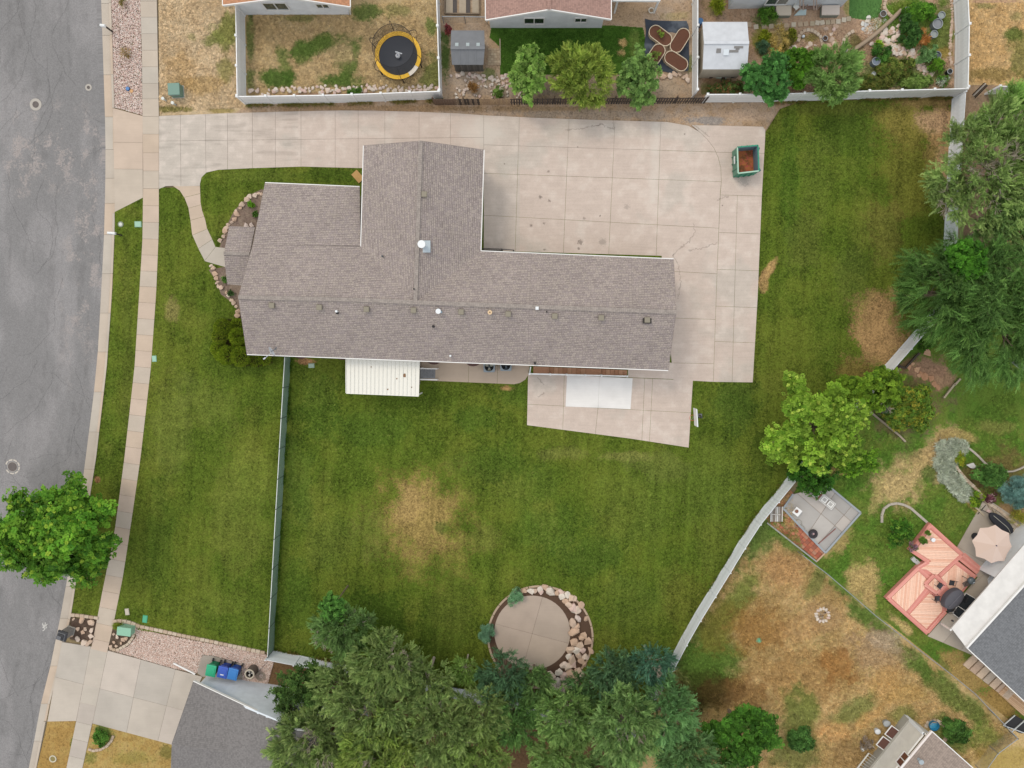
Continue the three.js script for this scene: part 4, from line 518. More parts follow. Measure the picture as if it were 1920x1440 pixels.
vinylFence('short white vinyl fence beside the dark trailer gate, upper right', [[1846, 177], [1880, 177.5], [1925, 178]], 1.8, 2.0);
// old wooden fence
{
  const a = P(815, 197, 0), b = P(1321, 194, 0), t = thing('wooden_fence', 'weathered brown picket fence between the gravel bed and the dirt strip', 'fence', a.clone().lerp(b, 0.5)), d = b.clone().sub(a), L = d.length(); d.normalize();
  const tone = (x) => (x < 858 ? ['#75604f', '#6d5748'] : x < 900 ? ['#7f6c5a', '#3e342d'] : x < 960 ? ['#a58a6d', '#b09472'] : ['#4b403a', '#3f3631', '#57493f']), n = 106;
  for (let i = 0; i < n; i++) { const s = L * (i + 0.5) / n, x = 815 + 506 * (i + 0.5) / n, p = a.clone().addScaledVector(d, s), hh = 1.4 + rr(-0.05, 0.07), mk = M(pick(tone(x)), { wood: true }); wpart(t, 'picket', bx(L / n * (x > 960 ? 0.66 : 0.9), hh, 0.022, p.x + rr(-0.01, 0.01), hh / 2, p.z + (i % 2) * 0.006), mk); }
  for (const y of [0.4, 1.1]) wpart(t, 'rail', beam(a.clone().setY(y).add(V(0, 0, -0.05)), b.clone().setY(y).add(V(0, 0, -0.05)), 0.05, 0.09), M('#5d4c3f', { wood: true }));
  for (let s = 0; s <= L; s += L / 9) { const p = a.clone().addScaledVector(d, s); wpart(t, 'post', bx(0.1, 1.45, 0.1, p.x, 0.72, p.z - 0.12), M('#6a5647', { wood: true })); }
  const q = P(1214, 183, 1.45), q2 = P(1211, 193.5, 0.1); solo('wooden_prop', beam(q, q2, 0.12, 0.05), M('#b98d58', { wood: true }), 'orange-tan loose board leaning on the dark picket fence', 'board');
}
// chain-link fences
const tLink = (() => { const w = 128, d = new Uint8Array(w * w * 4); for (let j = 0; j < w; j++) for (let i = 0; i < w; i++) { const a = (i + j) % 32, b = (i - j + 128) % 32, on = a < 5 || b < 5 ? 255 : 0, k = (j * w + i) * 4; d[k] = d[k + 1] = d[k + 2] = on; d[k + 3] = 255; } const t = texFrom(d, w, w, false); t.repeat.set(5, 5); return t; })();
const slatM = new THREE.MeshPhysicalMaterial({ color: col('#8fae9e'), roughness: 0.6, transmission: 0.3, thickness: 0, side: THREE.DoubleSide });
const linkM = new THREE.MeshStandardMaterial({ color: col('#a8adac'), roughness: 0.5, metalness: 0.5, alphaMap: tLink, alphaTest: 0.5, side: THREE.DoubleSide });
function linkFence(label, pxs, hgt, o = {}) {
  const pts = pxs.map(([x, y]) => (o.top ? P(x, y, hgt).setY(0) : P(x, y, 0))), L = polyLen(pts), n = Math.max(1, Math.round(L / (o.step || 2.6))), t = thing('chain_link_fence', label, 'fence', along(pts, L / 2)), pm = o.post || galv;
  for (let i = 0; i <= n; i++) { const a = along(pts, L * i / n); wpart(t, 'post', [cyl(a, a.clone().setY(hgt + 0.04), 0.035, 0.035, 8), new THREE.SphereGeometry(0.045, 8, 6).translate(a.x, hgt + 0.05, a.z)], pm); if (i === n) break; const b = along(pts, L * (i + 1) / n);
    wpart(t, 'top_rail', cyl(a.clone().setY(hgt), b.clone().setY(hgt), 0.032, 0.032, 8), o.rail || pm);
    const len = a.distanceTo(b), g = new THREE.PlaneGeometry(len, hgt - 0.08), u = g.attributes.uv; for (let k = 0; k < u.count; k++) u.setXY(k, u.getX(k) * len, u.getY(k) * hgt); g.rotateY(Math.atan2(-(b.z - a.z), b.x - a.x)); g.translate((a.x + b.x) / 2, hgt / 2, (a.z + b.z) / 2); wpart(t, 'mesh_panel', g, linkM);
    if (o.slats) { const s = [], k = Math.round(len / 0.1); for (let j = 0; j < k; j++) { const q = a.clone().lerp(b, (j + 0.5) / k); const w = bx(0.082, hgt - 0.12, 0.006, 0, 0, 0); w.rotateY(Math.atan2(-(b.z - a.z), b.x - a.x)); w.translate(q.x, hgt / 2, q.z); s.push(w); } wpart(t, 'slat_panel', s, slatM).userData.kind = 'stuff'; } }
  return t;
}
linkFence('green slatted chain-link fence with white top rail across the front lawn', [[546, 668], [530, 940], [514, 1217]], 1.55, { slats: true, post: M('#53635b', { plain: true }), rail: M('#e8ece9', { plain: true }) });
linkFence('galvanised chain-link fence between the brown meadow and the pink deck yard', [[1505, 1041], [1560, 1083], [1640, 1153], [1720, 1216], [1820, 1292], [1909, 1385]], 1.2, { top: true });
linkFence('galvanised chain-link fence running down from the corner past the lower right house', [[1909, 1385], [1873, 1411], [1845, 1450]], 1.2, { top: true });
linkFence('short galvanised chain-link fence behind the grey shed and plank bed', [[829, 31], [860, 31], [912, 32]], 1.2, { top: true, step: 1.6 });

// ------------------------------------------------------------------ stones
const rockGeos = []; for (let k = 0; k < 6; k++) { const p = []; for (let i = 0; i < 18; i++) { const u = rr(-1, 1), a = rr(0, 6.283), s = Math.sqrt(1 - u * u), r = rr(0.82, 1.08); p.push(V(Math.cos(a) * s * r, u * r * 0.8, Math.sin(a) * s * r)); } const g = new ConvexGeometry(p); const n = g.attributes.position.count, uv = []; for (let i = 0; i < n; i++) uv.push(g.attributes.position.getX(i) * 0.4, g.attributes.position.getZ(i) * 0.4); g.setAttribute('uv', new THREE.Float32BufferAttribute(uv, 2)); rockGeos.push(g); }
const rockM = ['#d9bfa9', '#d3b398', '#e0cbb8', '#cbb29d', '#d8bda5', '#cdae95'].map((c) => M(c, { bump: 0.012 })), rockPale = ['#e6dacb', '#dccfc0', '#e6d2c2', '#d8c6ba', '#dfc2b5'].map((c) => M(c, { bump: 0.012 }));
function rock(parent, x, z, r, mats = rockM, y = 0.02, flat = 0.75, name = 'rock') { const m = mesh(name, pick(rockGeos), pick(mats), parent); m.position.set(x - parent.position.x, y + r * flat * 0.35 - parent.position.y, z - parent.position.z); m.rotation.y = rr(0, 6.28); m.scale.set(r * rr(0.8, 1.2), r * flat, r * rr(0.75, 1.15)); return m; }
function rockRow(name, label, pxs, r, mats, y = 0.06, jig = 0.12) { const pts = pxs.map(([a, b]) => P(a, b)), L = polyLen(pts), t = thing(name, label, 'rocks', along(pts, L / 2)); let s = 0; while (s < L) { const q = along(pts, s), k = r * rr(0.7, 1.25); rock(t, q.x + rr(-jig, jig), q.z + rr(-jig, jig), k, mats, y); s += k * 1.62; } return t; }
rockRow('rock_border', 'tan boulders edging the curved bed at the top left corner of the house', [[492, 364], [472, 367], [458, 380], [446, 393], [442, 408], [436, 418], [426, 428], [420, 441], [412, 456]], 0.24, rockM, 0.08);
rockRow('rock_border', 'tan boulders edging the bed below the front walk, down to the green shrub', [[396, 500], [403, 510], [407, 525], [412, 537], [424, 545], [430, 552], [437, 560], [443, 570], [446, 584], [448, 596]], 0.25, rockM, 0.08);
rockRow('rock_border', 'two pale rocks beside the porch roof inside the upper mulch bed', [[464, 421], [476, 421]], 0.22, rockPale, 0.08);
rockRow('rock_border', 'line of pale pink rocks along the bottom fence of the trampoline yard', [[466, 170], [480, 172], [500, 176], [525, 172], [560, 171], [600, 171], [650, 171], [690, 168], [730, 170], [770, 167], [800, 166], [820, 165]], 0.2, rockPale, 0.05, 0.22);
rockRow('rock_border', 'second scatter of pale pink rocks by the trampoline yard fence', [[490, 177], [515, 169], [580, 167], [640, 167], [700, 163], [760, 172], [816, 162]], 0.15, rockPale, 0.05, 0.25);
rockRow('rock_border', 'rounded tan rocks below the black planter tarp', [[1238, 140], [1246, 146], [1256, 143], [1266, 139], [1275, 141], [1284, 145], [1290, 144], [1289, 152]], 0.27, rockM, 0.05, 0.1);
rockRow('rock_border', 'pale rocks at the upper edge of the gravel bed under the grey shed', [[850, 146], [862, 142], [876, 143], [890, 142], [898, 146], [915, 146], [930, 149], [948, 146], [955, 143]], 0.2, rockPale, 0.05, 0.2);
{ // pebbly bed below the grey shed
  const t = thing('rock_bed', 'bed of pale pink cobbles between the grey shed and the picket fence', 'rocks', P(880, 160)); let k = 0; while (k < 170) { const x = rr(845, 980), y = rr(140, 184), q = P(x, y); if (fbm(x / 16, y / 16, 2) < 0.4) { k += 0.5; continue; } rock(t, q.x, q.z, rr(0.07, 0.16), rockPale, 0.05); k++; }
  const c = thing('rock_bed', 'dry creek of pink and cream boulders winding through the leafy garden', 'rocks', P(1690, 90));
  for (const [x, y, r, n] of [[1668, 68, 18, 22], [1674, 84, 15, 18], [1660, 80, 12, 10], [1688, 50, 5, 3], [1685, 97, 11, 12], [1702, 103, 11, 12], [1712, 108, 9, 9], [1720, 118, 8, 9], [1724, 128, 8, 9], [1733, 137, 10, 12], [1742, 140, 7, 8], [1662, 60, 10, 8], [1640, 84, 8, 5], [1680, 92, 6, 4]]) for (let i = 0; i < n; i++) { const a = rr(0, 6.28), d = Math.sqrt(rnd()) * r, q = P(x + Math.cos(a) * d, y + Math.sin(a) * d * 0.8); rock(c, q.x, q.z, rr(0.12, 0.27), rnd() < 0.6 ? rockPale : rockM, 0.05); }
  const b = thing('rock_bed', 'boulders crowded along the right side of the round patio', 'rocks', P(1085, 1200));
  for (const [x, y, r] of [[983, 1107, .3], [994, 1108, .34], [1003, 1107, .26], [1012, 1104, .3], [1022, 1101, .3], [1014, 1110, .24], [1033, 1107, .5], [1044, 1112, .25], [1052, 1110, .3], [1053, 1117, .32], [1064, 1115, .3], [1070, 1120, .36], [1060, 1127, .36], [1066, 1133, .38], [1076, 1122, .26], [1075, 1139, .4], [1082, 1143, .36], [1090, 1134, .3], [1077, 1145, .3], [1083, 1160, .34], [1074, 1168, .42], [1098, 1160, .24], [1081, 1174, .34], [1077, 1185, .44], [1093, 1192, .36], [1090, 1196, .28], [1102, 1203, .4], [1076, 1203, .42], [1087, 1208, .4], [1070, 1217, .42], [1082, 1220, .42], [1092, 1218, .34], [1098, 1231, .36], [1107, 1219, .32], [1086, 1229, .3], [1066, 1230, .36], [1074, 1236, .44], [1090, 1238, .3], [1058, 1247, .36], [1066, 1250, .4], [1076, 1246, .34], [1084, 1256, .36], [1090, 1265, .34], [1048, 1259, .38], [1057, 1266, .38], [1068, 1262, .44], [1034, 1266, .42], [1045, 1262, .3], [1046, 1278, .4], [1056, 1272, .34], [1066, 1283, .42], [1078, 1272, .4], [1058, 1284, .34], [1038, 1284, .4], [1050, 1291, .34], [1082, 1285, .36], [982, 1262, .3], [1012, 1268, .26], [1096, 1245, .3], [1027, 1292, .28]]) { const q = P(x, y, 0.15); rock(b, q.x, q.z, r * 1.08, rnd() < 0.6 ? rockM : rockPale, 0.08, 0.8); }
  const d = thing('rock_bed', 'tan rocks in the dark mulch beside the striped mailbox pillar', 'rocks', P(160, 1185));
  for (const [x, y, r] of [[140, 1160, .16], [156, 1162, .3], [173, 1166, .34], [148, 1178, .22], [161, 1178, .2], [158, 1184, .24], [174, 1180, .28], [173, 1192, .26], [136, 1190, .2], [147, 1197, .26], [160, 1203, .3], [171, 1201, .3], [166, 1206, .24]]) { const q = P(x, y); rock(d, q.x, q.z, r, rockM, 0.09); }
  const e = thing('rock_bed', 'small tan rocks in the dark mulch by the mint green transformer', 'rocks', P(226, 1200));
  for (const [x, y, r] of [[215, 1188, .16], [221, 1192, .2], [233, 1198, .24], [238, 1196, .2], [215, 1203, .18], [209, 1210, .18], [229, 1205, .16], [220, 1210, .16]]) { const q = P(x, y); rock(e, q.x, q.z, r, rockM, 0.09); }
}
// edging of cut blocks
const blockM = ['#cdb9a2', '#c6af97', '#d2c0aa', '#bfa88f'].map((c) => M(c, { bump: 0.008 }));
const blockG = rbx(0.4, 0.2, 0.3, 0.05);
function blockEdge(label, pxs, w = 0.42, y = 0.1, d = 1, name = 'stone_edging') { const pts = pxs.map(([a, b]) => P(a, b)), L = polyLen(pts), n = Math.round(L / w), t = thing(name, label, 'edging', along(pts, L / 2)); for (let i = 0; i < n; i++) { const s = L * (i + 0.5) / n, q = along(pts, s), u = along(pts, Math.max(0, s - 0.1)), v = along(pts, Math.min(L, s + 0.1)), m = mesh('block', blockG, pick(blockM), t); m.position.set(q.x - t.position.x, y, q.z - t.position.z); m.rotation.y = Math.atan2(-(v.z - u.z), v.x - u.x) + rr(-0.08, 0.08); m.scale.set(w / 0.42, 1, d * rr(0.9, 1.1)); } return t; }
blockEdge('row of tan edging blocks across the grass strip at the striped mailbox pillar', [[134, 1152], [150, 1153], [186, 1158]]);
blockEdge('long row of tan edging blocks between the front lawn and the pink gravel', [[213, 1164], [224, 1163], [238, 1164], [250, 1168], [262, 1173], [300, 1181], [350, 1192], [400, 1202], [450, 1213], [498, 1223]]);
blockEdge('curved row of small edging blocks around the transformer bed', [[254, 1174], [254, 1184], [250, 1195], [242, 1206], [230, 1213], [222, 1217], [212, 1217], [208, 1211]], 0.33, 0.09, 0.8);
blockEdge('curved pale edging blocks around the small green plant bed, bottom left', [[167, 1403], [177, 1406], [190, 1404], [202, 1397], [210, 1388], [214, 1378]], 0.34, 0.09, 0.8);
// gravel
const pebble = new THREE.IcosahedronGeometry(1, 0); pebble.scale(1, 0.7, 0.85);
function gravel(label, poly, n, tones, r0, r1, y) { const c = tones.map(hexA), b = { a: 1e9, b: 1e9, c: -1e9, d: -1e9 }; for (const p of poly) { b.a = Math.min(b.a, p[0]); b.b = Math.min(b.b, p[1]); b.c = Math.max(b.c, p[0]); b.d = Math.max(b.d, p[1]); } const im = new THREE.InstancedMesh(pebble, new THREE.MeshStandardMaterial({ roughness: 0.95 }), n), m = new THREE.Matrix4(), q = new THREE.Quaternion(), e = new THREE.Euler(); let i = 0; while (i < n) { const x = rr(b.a, b.c), z = rr(b.b, b.d); if (!inPoly(poly, x, z)) continue; const p = P(x, z), r = rr(r0, r1), k = pick(c), f = rr(0.75, 1.2); e.set(rr(0, 6), rr(0, 6), rr(0, 6)); m.compose(V(p.x, y + r * 0.25, p.z), q.setFromEuler(e), V(r, r, r)); im.setMatrixAt(i, m); im.setColorAt(i, new THREE.Color().setRGB(k[0] * f, k[1] * f, k[2] * f)); i++; } im.name = numbered('gravel'); im.castShadow = im.receiveShadow = true; im.userData.kind = 'stuff'; scene.add(im); tag(im, label, 'gravel'); return im; }
const pinkG = ['#e6d2c8', '#d9b9ad', '#c5a499', '#efe5dc', '#dcc4b6', '#bda194', '#e6d7c5'];
gravel('pink gravel in the strip between the street kerb and the sidewalk', [[208, -40], [263, -40], [268, 216], [214, 201]], 13000, pinkG, 0.03, 0.06, 0.02);
gravel('pale pink gravel between the front lawn and the lower left driveway', [[256, 1176], [300, 1188], [500, 1227], [514, 1240], [498, 1296], [456, 1274], [452, 1243], [398, 1228], [380, 1227], [370, 1262], [324, 1252], [262, 1234], [206, 1218], [240, 1212], [256, 1194]], 26000, ['#e0cabd', '#d5b8aa', '#c6a898', '#eadfd3', '#dcc0b0', '#bca08f'], 0.03, 0.06, 0.03);
{ const gp = hexA('#c3a99b'); }
// ------------------------------------------------------------------ street things
const ironM = M('#6d6460', { bump: 0.006, roughness: 0.7 }), collarM = conc('#b9b2a8');
function manhole(label, x, y, r, cr) { const t = thing('manhole_cover', label, 'manhole cover', P(x, y, -0.05).setY(-0.05)); mesh('collar', disc(r, 0.02, 0, 0.004, 0, 28), collarM, t); const l = [disc(cr, 0.03, 0, 0.01, 0, 24)]; for (const k of [0.35, 0.65, 0.9]) l.push(ring(cr * k, 0.012, 0, 0.026, 0, 24)); mesh('lid', l, ironM, t); return t; }
manhole('round iron manhole cover in a pale concrete collar near the top of the street', 67, 196, 0.5, 0.27); manhole('small round valve cover in the street close to the kerb', 166, 164, 0.28, 0.13);
{ const t = manhole('larger dark manhole cover at the left edge above the street tree', 23.5, 875, 0.44, 0.4); for (let i = 0; i < 9; i++) { if (i === 4) continue; const q = [], a = i * 0.7; for (let k = 0; k <= 4; k++) { const b = a + k * 0.14; q.push([Math.cos(b) * 0.66, Math.sin(b) * 0.66]); } for (let k = 4; k >= 0; k--) { const b = a + k * 0.14; q.push([Math.cos(b) * 0.55, Math.sin(b) * (0.52 + 0.04 * rnd())]); } mesh('paint_mark', prism(q, 0, 0.012), M('#cfc6b8', { plain: true }), t); } }
{ const g = []; for (const [a, b, c, d] of [[80, 1168, 82, 1178], [85, 1167, 84, 1180], [79, 1171, 88, 1174], [80, 1177, 89, 1170], [84, 1180, 80, 1183], [86, 1178, 88, 1176]]) g.push(beam(P(a, b, -0.05).setY(-0.044), P(c, d, -0.05).setY(-0.044), 0.06, 0.008)); solo('paint_mark', g, M('#d6d3cc', { plain: true }), 'small white utility paint mark on the asphalt at the lower left', 'paint mark'); }
function mailbox(label, x, y, x2, y2, kind) { const p = P(x, y, 1.2), q = P(x2, y2, 1.2), m = p.clone().lerp(q, 0.5), t = thing('mailbox', label, 'mailbox', V(m.x, 0.05, m.z)), d = q.clone().sub(p), L = d.length(), a = Math.atan2(-d.z, d.x); const s = new THREE.Shape(); s.moveTo(-0.11, 0); s.lineTo(0.11, 0); s.lineTo(0.11, 0.13); s.absarc(0, 0.13, 0.11, 0, Math.PI); const g = new THREE.ExtrudeGeometry(s, { depth: L, bevelEnabled: false, curveSegments: 8 }); g.translate(0, 1.0, -L / 2); g.rotateY(Math.PI / 2 + a); mesh('box', g, M('#eceeed', { plain: true, roughness: 0.35 }), t); mesh('post', bx(0.1, 1.0, 0.1, d.x * 0.3, 0.5, d.z * 0.3), M('#3b3430', { wood: true }), t); mesh('door', (() => { const b = bx(0.02, 0.2, 0.2, -L / 2 - 0.012, 1.11, 0); b.rotateY(a); return b; })(), M('#d5d9da', { plain: true }), t); return t; }
mailbox('long white mailbox at the kerb below the driveway apron', 202, 436.5, 216, 437.5); mailbox('small white mailbox at the kerb beside the pink gravel strip', 188, 47, 197, 48);
{ // pillar with tiered dark cap
  const t = thing('mailbox_pillar', 'mailbox pillar with stepped dark grey chevron cap at the lower left kerb', 'mailbox pillar', P(134, 1181, 0)), a = -0.3, st = M('#8f8b86', { bump: 0.01 }), dk = M('#4a4a4e', { bump: 0.006 }), md = M('#6d6e72', { bump: 0.006 });
  const put = (n, g, m) => { g.rotateY(a); mesh(n, g, m, t); };
  put('column', bx(0.62, 1.15, 0.62, 0, 0.57, 0), st); for (let i = 0; i < 4; i++) { const s = 0.86 - i * 0.17; put('cap_tier', rbx(s, 0.14, s, 0.02, 0, 1.22 + i * 0.13, 0), i % 2 ? md : dk); }
  put('mail_slot', bx(0.3, 0.14, 0.02, 0, 0.95, 0.32), blackMetal); put('base', bx(0.74, 0.14, 0.74, 0, 0.07, 0), M('#a9a59c', { bump: 0.01 }));
}
const mint = M('#8fc0a4', { plain: true, roughness: 0.5 });
function greenBox(name, label, cat, x, y, w, h, d, ry, m, yb = 0.06) { const t = thing(name, label, cat, P(x, y, h).setY(yb), null, ry); mesh('cabinet', rbx(w, h * 0.86, d, 0.05, 0, h * 0.43, 0), m, t); mesh('lid', rbx(w * 1.04, h * 0.16, d * 1.05, 0.04, 0, h * 0.92, 0), m, t); mesh('base', bx(w * 1.1, 0.06, d * 1.12, 0, 0.02, 0), collarM, t); mesh('hinge', bx(w * 0.7, 0.03, 0.03, 0, h * 0.86, d * 0.53), galv, t); return t; }
greenBox('utility_box', 'square grey-green utility cabinet on the dry front grass', 'utility box', 326, 167, 0.95, 0.75, 0.92, 0.03, M('#6f9284', { plain: true, roughness: 0.55 }));
greenBox('transformer', 'mint green transformer cabinet in the mulch bed beside the sidewalk', 'transformer', 233, 1184, 1.2, 0.8, 0.72, -0.12, mint, 0.08);
function capPipe(label, x, y) { const t = thing('utility_pipe', label, 'pipe', P(x, y, 0.5).setY(0.02)); mesh('pipe', cyl(V(0, 0, 0), V(0, 0.5, 0), 0.07, 0.07, 10), M('#c9ccc6', { plain: true }), t); mesh('cap', disc(0.13, 0.12, 0, 0.52, 0, 14), M('#e0e3dc', { plain: true }), t); }
capPipe('white capped utility pipe left of its twin, below the green utility cabinet', 306, 185); capPipe('white capped utility pipe right of its twin, below the green utility cabinet', 324, 193);
function valveBox(label, x, y, w, d, ry, c, name = 'valve_box') { const t = thing(name, label, 'valve box', P(x, y, 0.08).setY(0.06), null, ry); mesh('box', bx(w, 0.06, d, 0, 0.02, 0), M(c, { plain: true }), t); mesh('lid', rbx(w * 0.86, 0.03, d * 0.86, 0.012, 0, 0.06, 0), M(c, { plain: true, roughness: 0.6 }), t); }
valveBox('pale mint valve box lid in the grass strip near the driveway apron', 259, 420.5, 0.58, 0.48, 0, '#9cc2ac'); valveBox('pale mint valve box on the lawn at the sidewalk edge, beside the long house', 289.5, 672.5, 0.38, 0.52, 0.05, '#9cc7b0'); valveBox('pale grey valve box lid near the bottom of the sidewalk', 238.5, 1147, 0.36, 0.58, 0.1, '#c9bfae'); valveBox('bright green valve box lid on the lower front lawn edge', 272, 1160.5, 0.42, 0.66, -0.15, '#4fae86'); valveBox('pale grey-green valve box on the grass below the house wall', 584, 685.5, 0.5, 0.38, 0, '#a9bca9');
{ const t = thing('meter_lid', 'round pale meter lid in the grass strip by the kerb', 'meter lid', P(226, 420.5, 0.1).setY(0.07)); mesh('rim', disc(0.24, 0.05, 0, 0.01, 0, 24), M('#8b9480', { plain: true }), t); mesh('lid', disc(0.14, 0.04, 0, 0.03, 0, 20), M('#d8dad2', { plain: true }), t); }
{ const t = thing('meter_lid', 'round meter ring with pale rim in the tan grass, bottom left', 'meter lid', P(99, 1423, 0.1).setY(0.06)); mesh('rim', ring(0.28, 0.06, 0, 0.02, 0, 28), M('#d3cbb4', { plain: true }), t); mesh('lid', disc(0.24, 0.03, 0, 0, 0, 20), M('#8d7f4c', { plain: true }), t); }
{ const t = thing('water_valve', 'bright blue round valve cap in the pink gravel strip', 'valve cap', P(239, 166, 0.15).setY(0.02)); mesh('cap', disc(0.15, 0.15, 0, 0.08, 0, 18), M('#1f6fb0', { plain: true, roughness: 0.4 }), t); mesh('rim', ring(0.15, 0.02, 0, 0.03, 0, 20), M('#134a7a', { plain: true }), t); const s = thing('stone_disc', 'small orange disc beside the blue valve cap in the gravel', 'disc', P(246, 170.5, 0.1).setY(0.02)); mesh('disc', disc(0.15, 0.06, 0, 0.03, 0, 18), M('#d6a978', { plain: true }), s); mesh('rim', ring(0.14, 0.015, 0, 0.06, 0, 18), M('#c49560', { plain: true }), s); }
{ const a = P(325.5, 1243.5, 0.12), b = P(362.5, 1262, 0.12); const t = thing('downspout', 'white downspout piece lying on the edge of the lower left driveway', 'downspout', a.clone().lerp(b, 0.5)); wpart(t, 'pipe', beam(a, b, 0.13, 0.09), whiteTrim); wpart(t, 'elbow', beam(b, b.clone().add(V(0.16, 0, 0.1)), 0.14, 0.1), whiteTrim); }
// wheelie bins
function bin(label, x, y, c, dk, ry) { const t = thing('wheelie_bin', label, 'bin', P(x, y, 1.1).setY(0.07), 'bins on the pad by the lower left house', ry), m = M(c, { plain: true, roughness: 0.45 }), d = M(dk, { plain: true, roughness: 0.5 }); t.scale.set(1.2, 1, 1.2); const g = new THREE.CylinderGeometry(0.5, 0.4, 0.98, 4, 1); g.rotateY(Math.PI / 4); g.scale(0.88, 1, 1); g.translate(0, 0.55, 0); mesh('body', g, d, t); const l = rbx(0.72, 0.07, 0.86, 0.03, 0, 1.09, 0); mesh('lid', [l, rbx(0.56, 0.05, 0.6, 0.02, 0, 1.13, 0.02)], m, t); mesh('handle', cyl(V(-0.25, 1.06, -0.47), V(0.25, 1.06, -0.47), 0.025, 0.025, 8), d, t); for (const s of [-1, 1]) { const w = new THREE.CylinderGeometry(0.13, 0.13, 0.06, 14); w.rotateZ(Math.PI / 2); w.translate(s * 0.29, 0.13, -0.38); mesh('wheel', w, blackMetal, t); } return t; }
bin('green wheelie bin, leftmost of the three on the pad', 396, 1257, '#2fb384', '#12805a', -0.2);
{ const b = bin('dark blue wheelie bin with a white sticker, in the middle of the three', 418, 1260, '#3f62c4', '#2a479c', -0.22); mesh('sticker', bx(0.26, 0.008, 0.08, 0, 1.162, 0.16), M('#e8eaf0', { plain: true }), b); }
bin('lighter blue wheelie bin, rightmost of the three on the pad', 437, 1263.5, '#3f86d0', '#2450a4', -0.24);
{ const p = P(468, 1264, 1.0), t = thing('cooling_unit', 'round brown cooling unit with pale rim beside the blue bins', 'air conditioner', V(p.x, 0.05, p.z)); mesh('casing', new THREE.CylinderGeometry(0.4, 0.42, 0.95, 24, 1, true).translate(0, 0.48, 0), M('#7a6d63', { plain: true }), t); mesh('rim', ring(0.38, 0.07, 0, 0.96, 0, 28), M('#c9bda9', { plain: true }), t); mesh('base', disc(0.36, 0.05, 0, 0.5, 0, 20), M('#262624', { plain: true }), t); for (let i = 0; i < 3; i++) { const q = slab3([V(0.05, 0.8, -0.05), V(0.28, 0.84, -0.12), V(0.29, 0.78, 0.1), V(0.07, 0.78, 0.05)], 0.01); q.rotateY(i * 2.09); mesh('fan_blade', q, M('#b9b5ad', { plain: true }), t); } const l = []; for (let i = 0; i < 24; i++) { const a = i / 24 * 6.283; l.push(cyl(V(Math.cos(a) * 0.43, 0.03, Math.sin(a) * 0.43), V(Math.cos(a) * 0.41, 0.95, Math.sin(a) * 0.41), 0.012, 0.012, 4)); } mesh('louvre', l, M('#5f554c', { plain: true }), t); }
{ const p = P(489, 1268, 0.1), t = thing('garden_hose', 'coiled tan garden hose on the ground right of the round cooling unit', 'hose', V(p.x, 0.06, p.z)); const c = []; for (let i = 0; i < 140; i++) { const a = i * 0.3, r = 0.16 + i * 0.0022; c.push(V(Math.cos(a) * r, 0.02 + (i % 3) * 0.012, Math.sin(a) * r)); } mesh('coil', pipe(c, 0.016, 420, 5), M('#b3a392', { plain: true }), t); mesh('end', pipe([c[139], c[139].clone().add(V(0.2, 0.02, -0.15)), c[139].clone().add(V(0.5, 0, -0.5)), c[139].clone().add(V(0.95, 0.02, -1.0))], 0.016, 24, 5), M('#5c5c66', { plain: true }), t); }
// dumpster
{
  const h = 1.5, q = [[1382.5, 276], [1421, 272.5], [1423, 320.5], [1384, 325]].map(([x, y]) => P(x, y, h)), c = q.reduce((s, v) => s.add(v), V(0, 0, 0)).multiplyScalar(0.25), t = thing('dumpster', 'open green steel dumpster with rusty brown floor on the concrete corner pad', 'dumpster', V(c.x, 0.09, c.z));
  const g1 = M('#2f8f72', { bump: 0.004, roughness: 0.55 }), g2 = M('#5a8f78', { plain: true, roughness: 0.5 }), blu = M('#6f8792', { bump: 0.006, roughness: 0.6 }), pale = M('#a9cdb6', { plain: true, roughness: 0.5 });
  for (let i = 0; i < 4; i++) { const a = q[i], b = q[(i + 1) % 4]; wpart(t, 'wall', beam(a.clone().setY(0.85), b.clone().setY(0.85), 0.07, 1.3), [g1, g1, g1, g2][i]); wpart(t, 'rim', beam(a.clone().setY(h), b.clone().setY(h), 0.1, 0.08), [g1, g1, pale, pale][i]);
    const ia = a.clone().lerp(c.clone().setY(h), 0.06), ib = b.clone().lerp(c.clone().setY(h), 0.06); wpart(t, 'lining', beam(ia.setY(0.85), ib.setY(0.85), 0.02, 1.24), blu);
    for (let k = 1; k < 4; k++) { const s = a.clone().lerp(b, k / 4), o = s.clone().sub(c).setY(0).normalize().multiplyScalar(0.06); wpart(t, 'rib', bx(0.08, 1.25, 0.08, s.x + o.x, 0.8, s.z + o.z), [g1, g1, g1, g2][i]); } }
  const fl = q.map((v) => v.clone().lerp(c.clone().setY(h), 0.05)); const tRust = tile(256, 2, (u, v, o) => { const n = fbmT(u, v, 6, 4), f = fbmT(u, v, 18, 3), A = hexA('#b06a3c'), B = hexA('#7a4f2a'), C = hexA('#b5544a'); for (let k = 0; k < 3; k++) { o[k] = A[k] + (B[k] - A[k]) * sstep(0.4, 0.7, n); o[k] += (C[k] - o[k]) * sstep(0.55, 0.75, f); } }); wpart(t, 'floor', prism(fl.map(plan), 0.2, 0.42), new THREE.MeshStandardMaterial({ map: tRust, roughness: 0.95 }));
  const s3 = q[3].clone().lerp(q[0], 0.55); wpart(t, 'sticker', bx(0.02, 0.3, 0.6, s3.x - 0.16, 1.15, s3.z, 0.05), M('#eef2ee', { plain: true }));
  for (const k of [0, 1]) { const a = q[1].clone().lerp(q[2], 0.12 + 0.76 * k); wpart(t, 'lifting_arm', bx(0.2, 0.25, 0.4, a.x + 0.13, 1.0, a.z, -0.3 + 0.8 * k), M('#2c5f62', { plain: true })); }
}
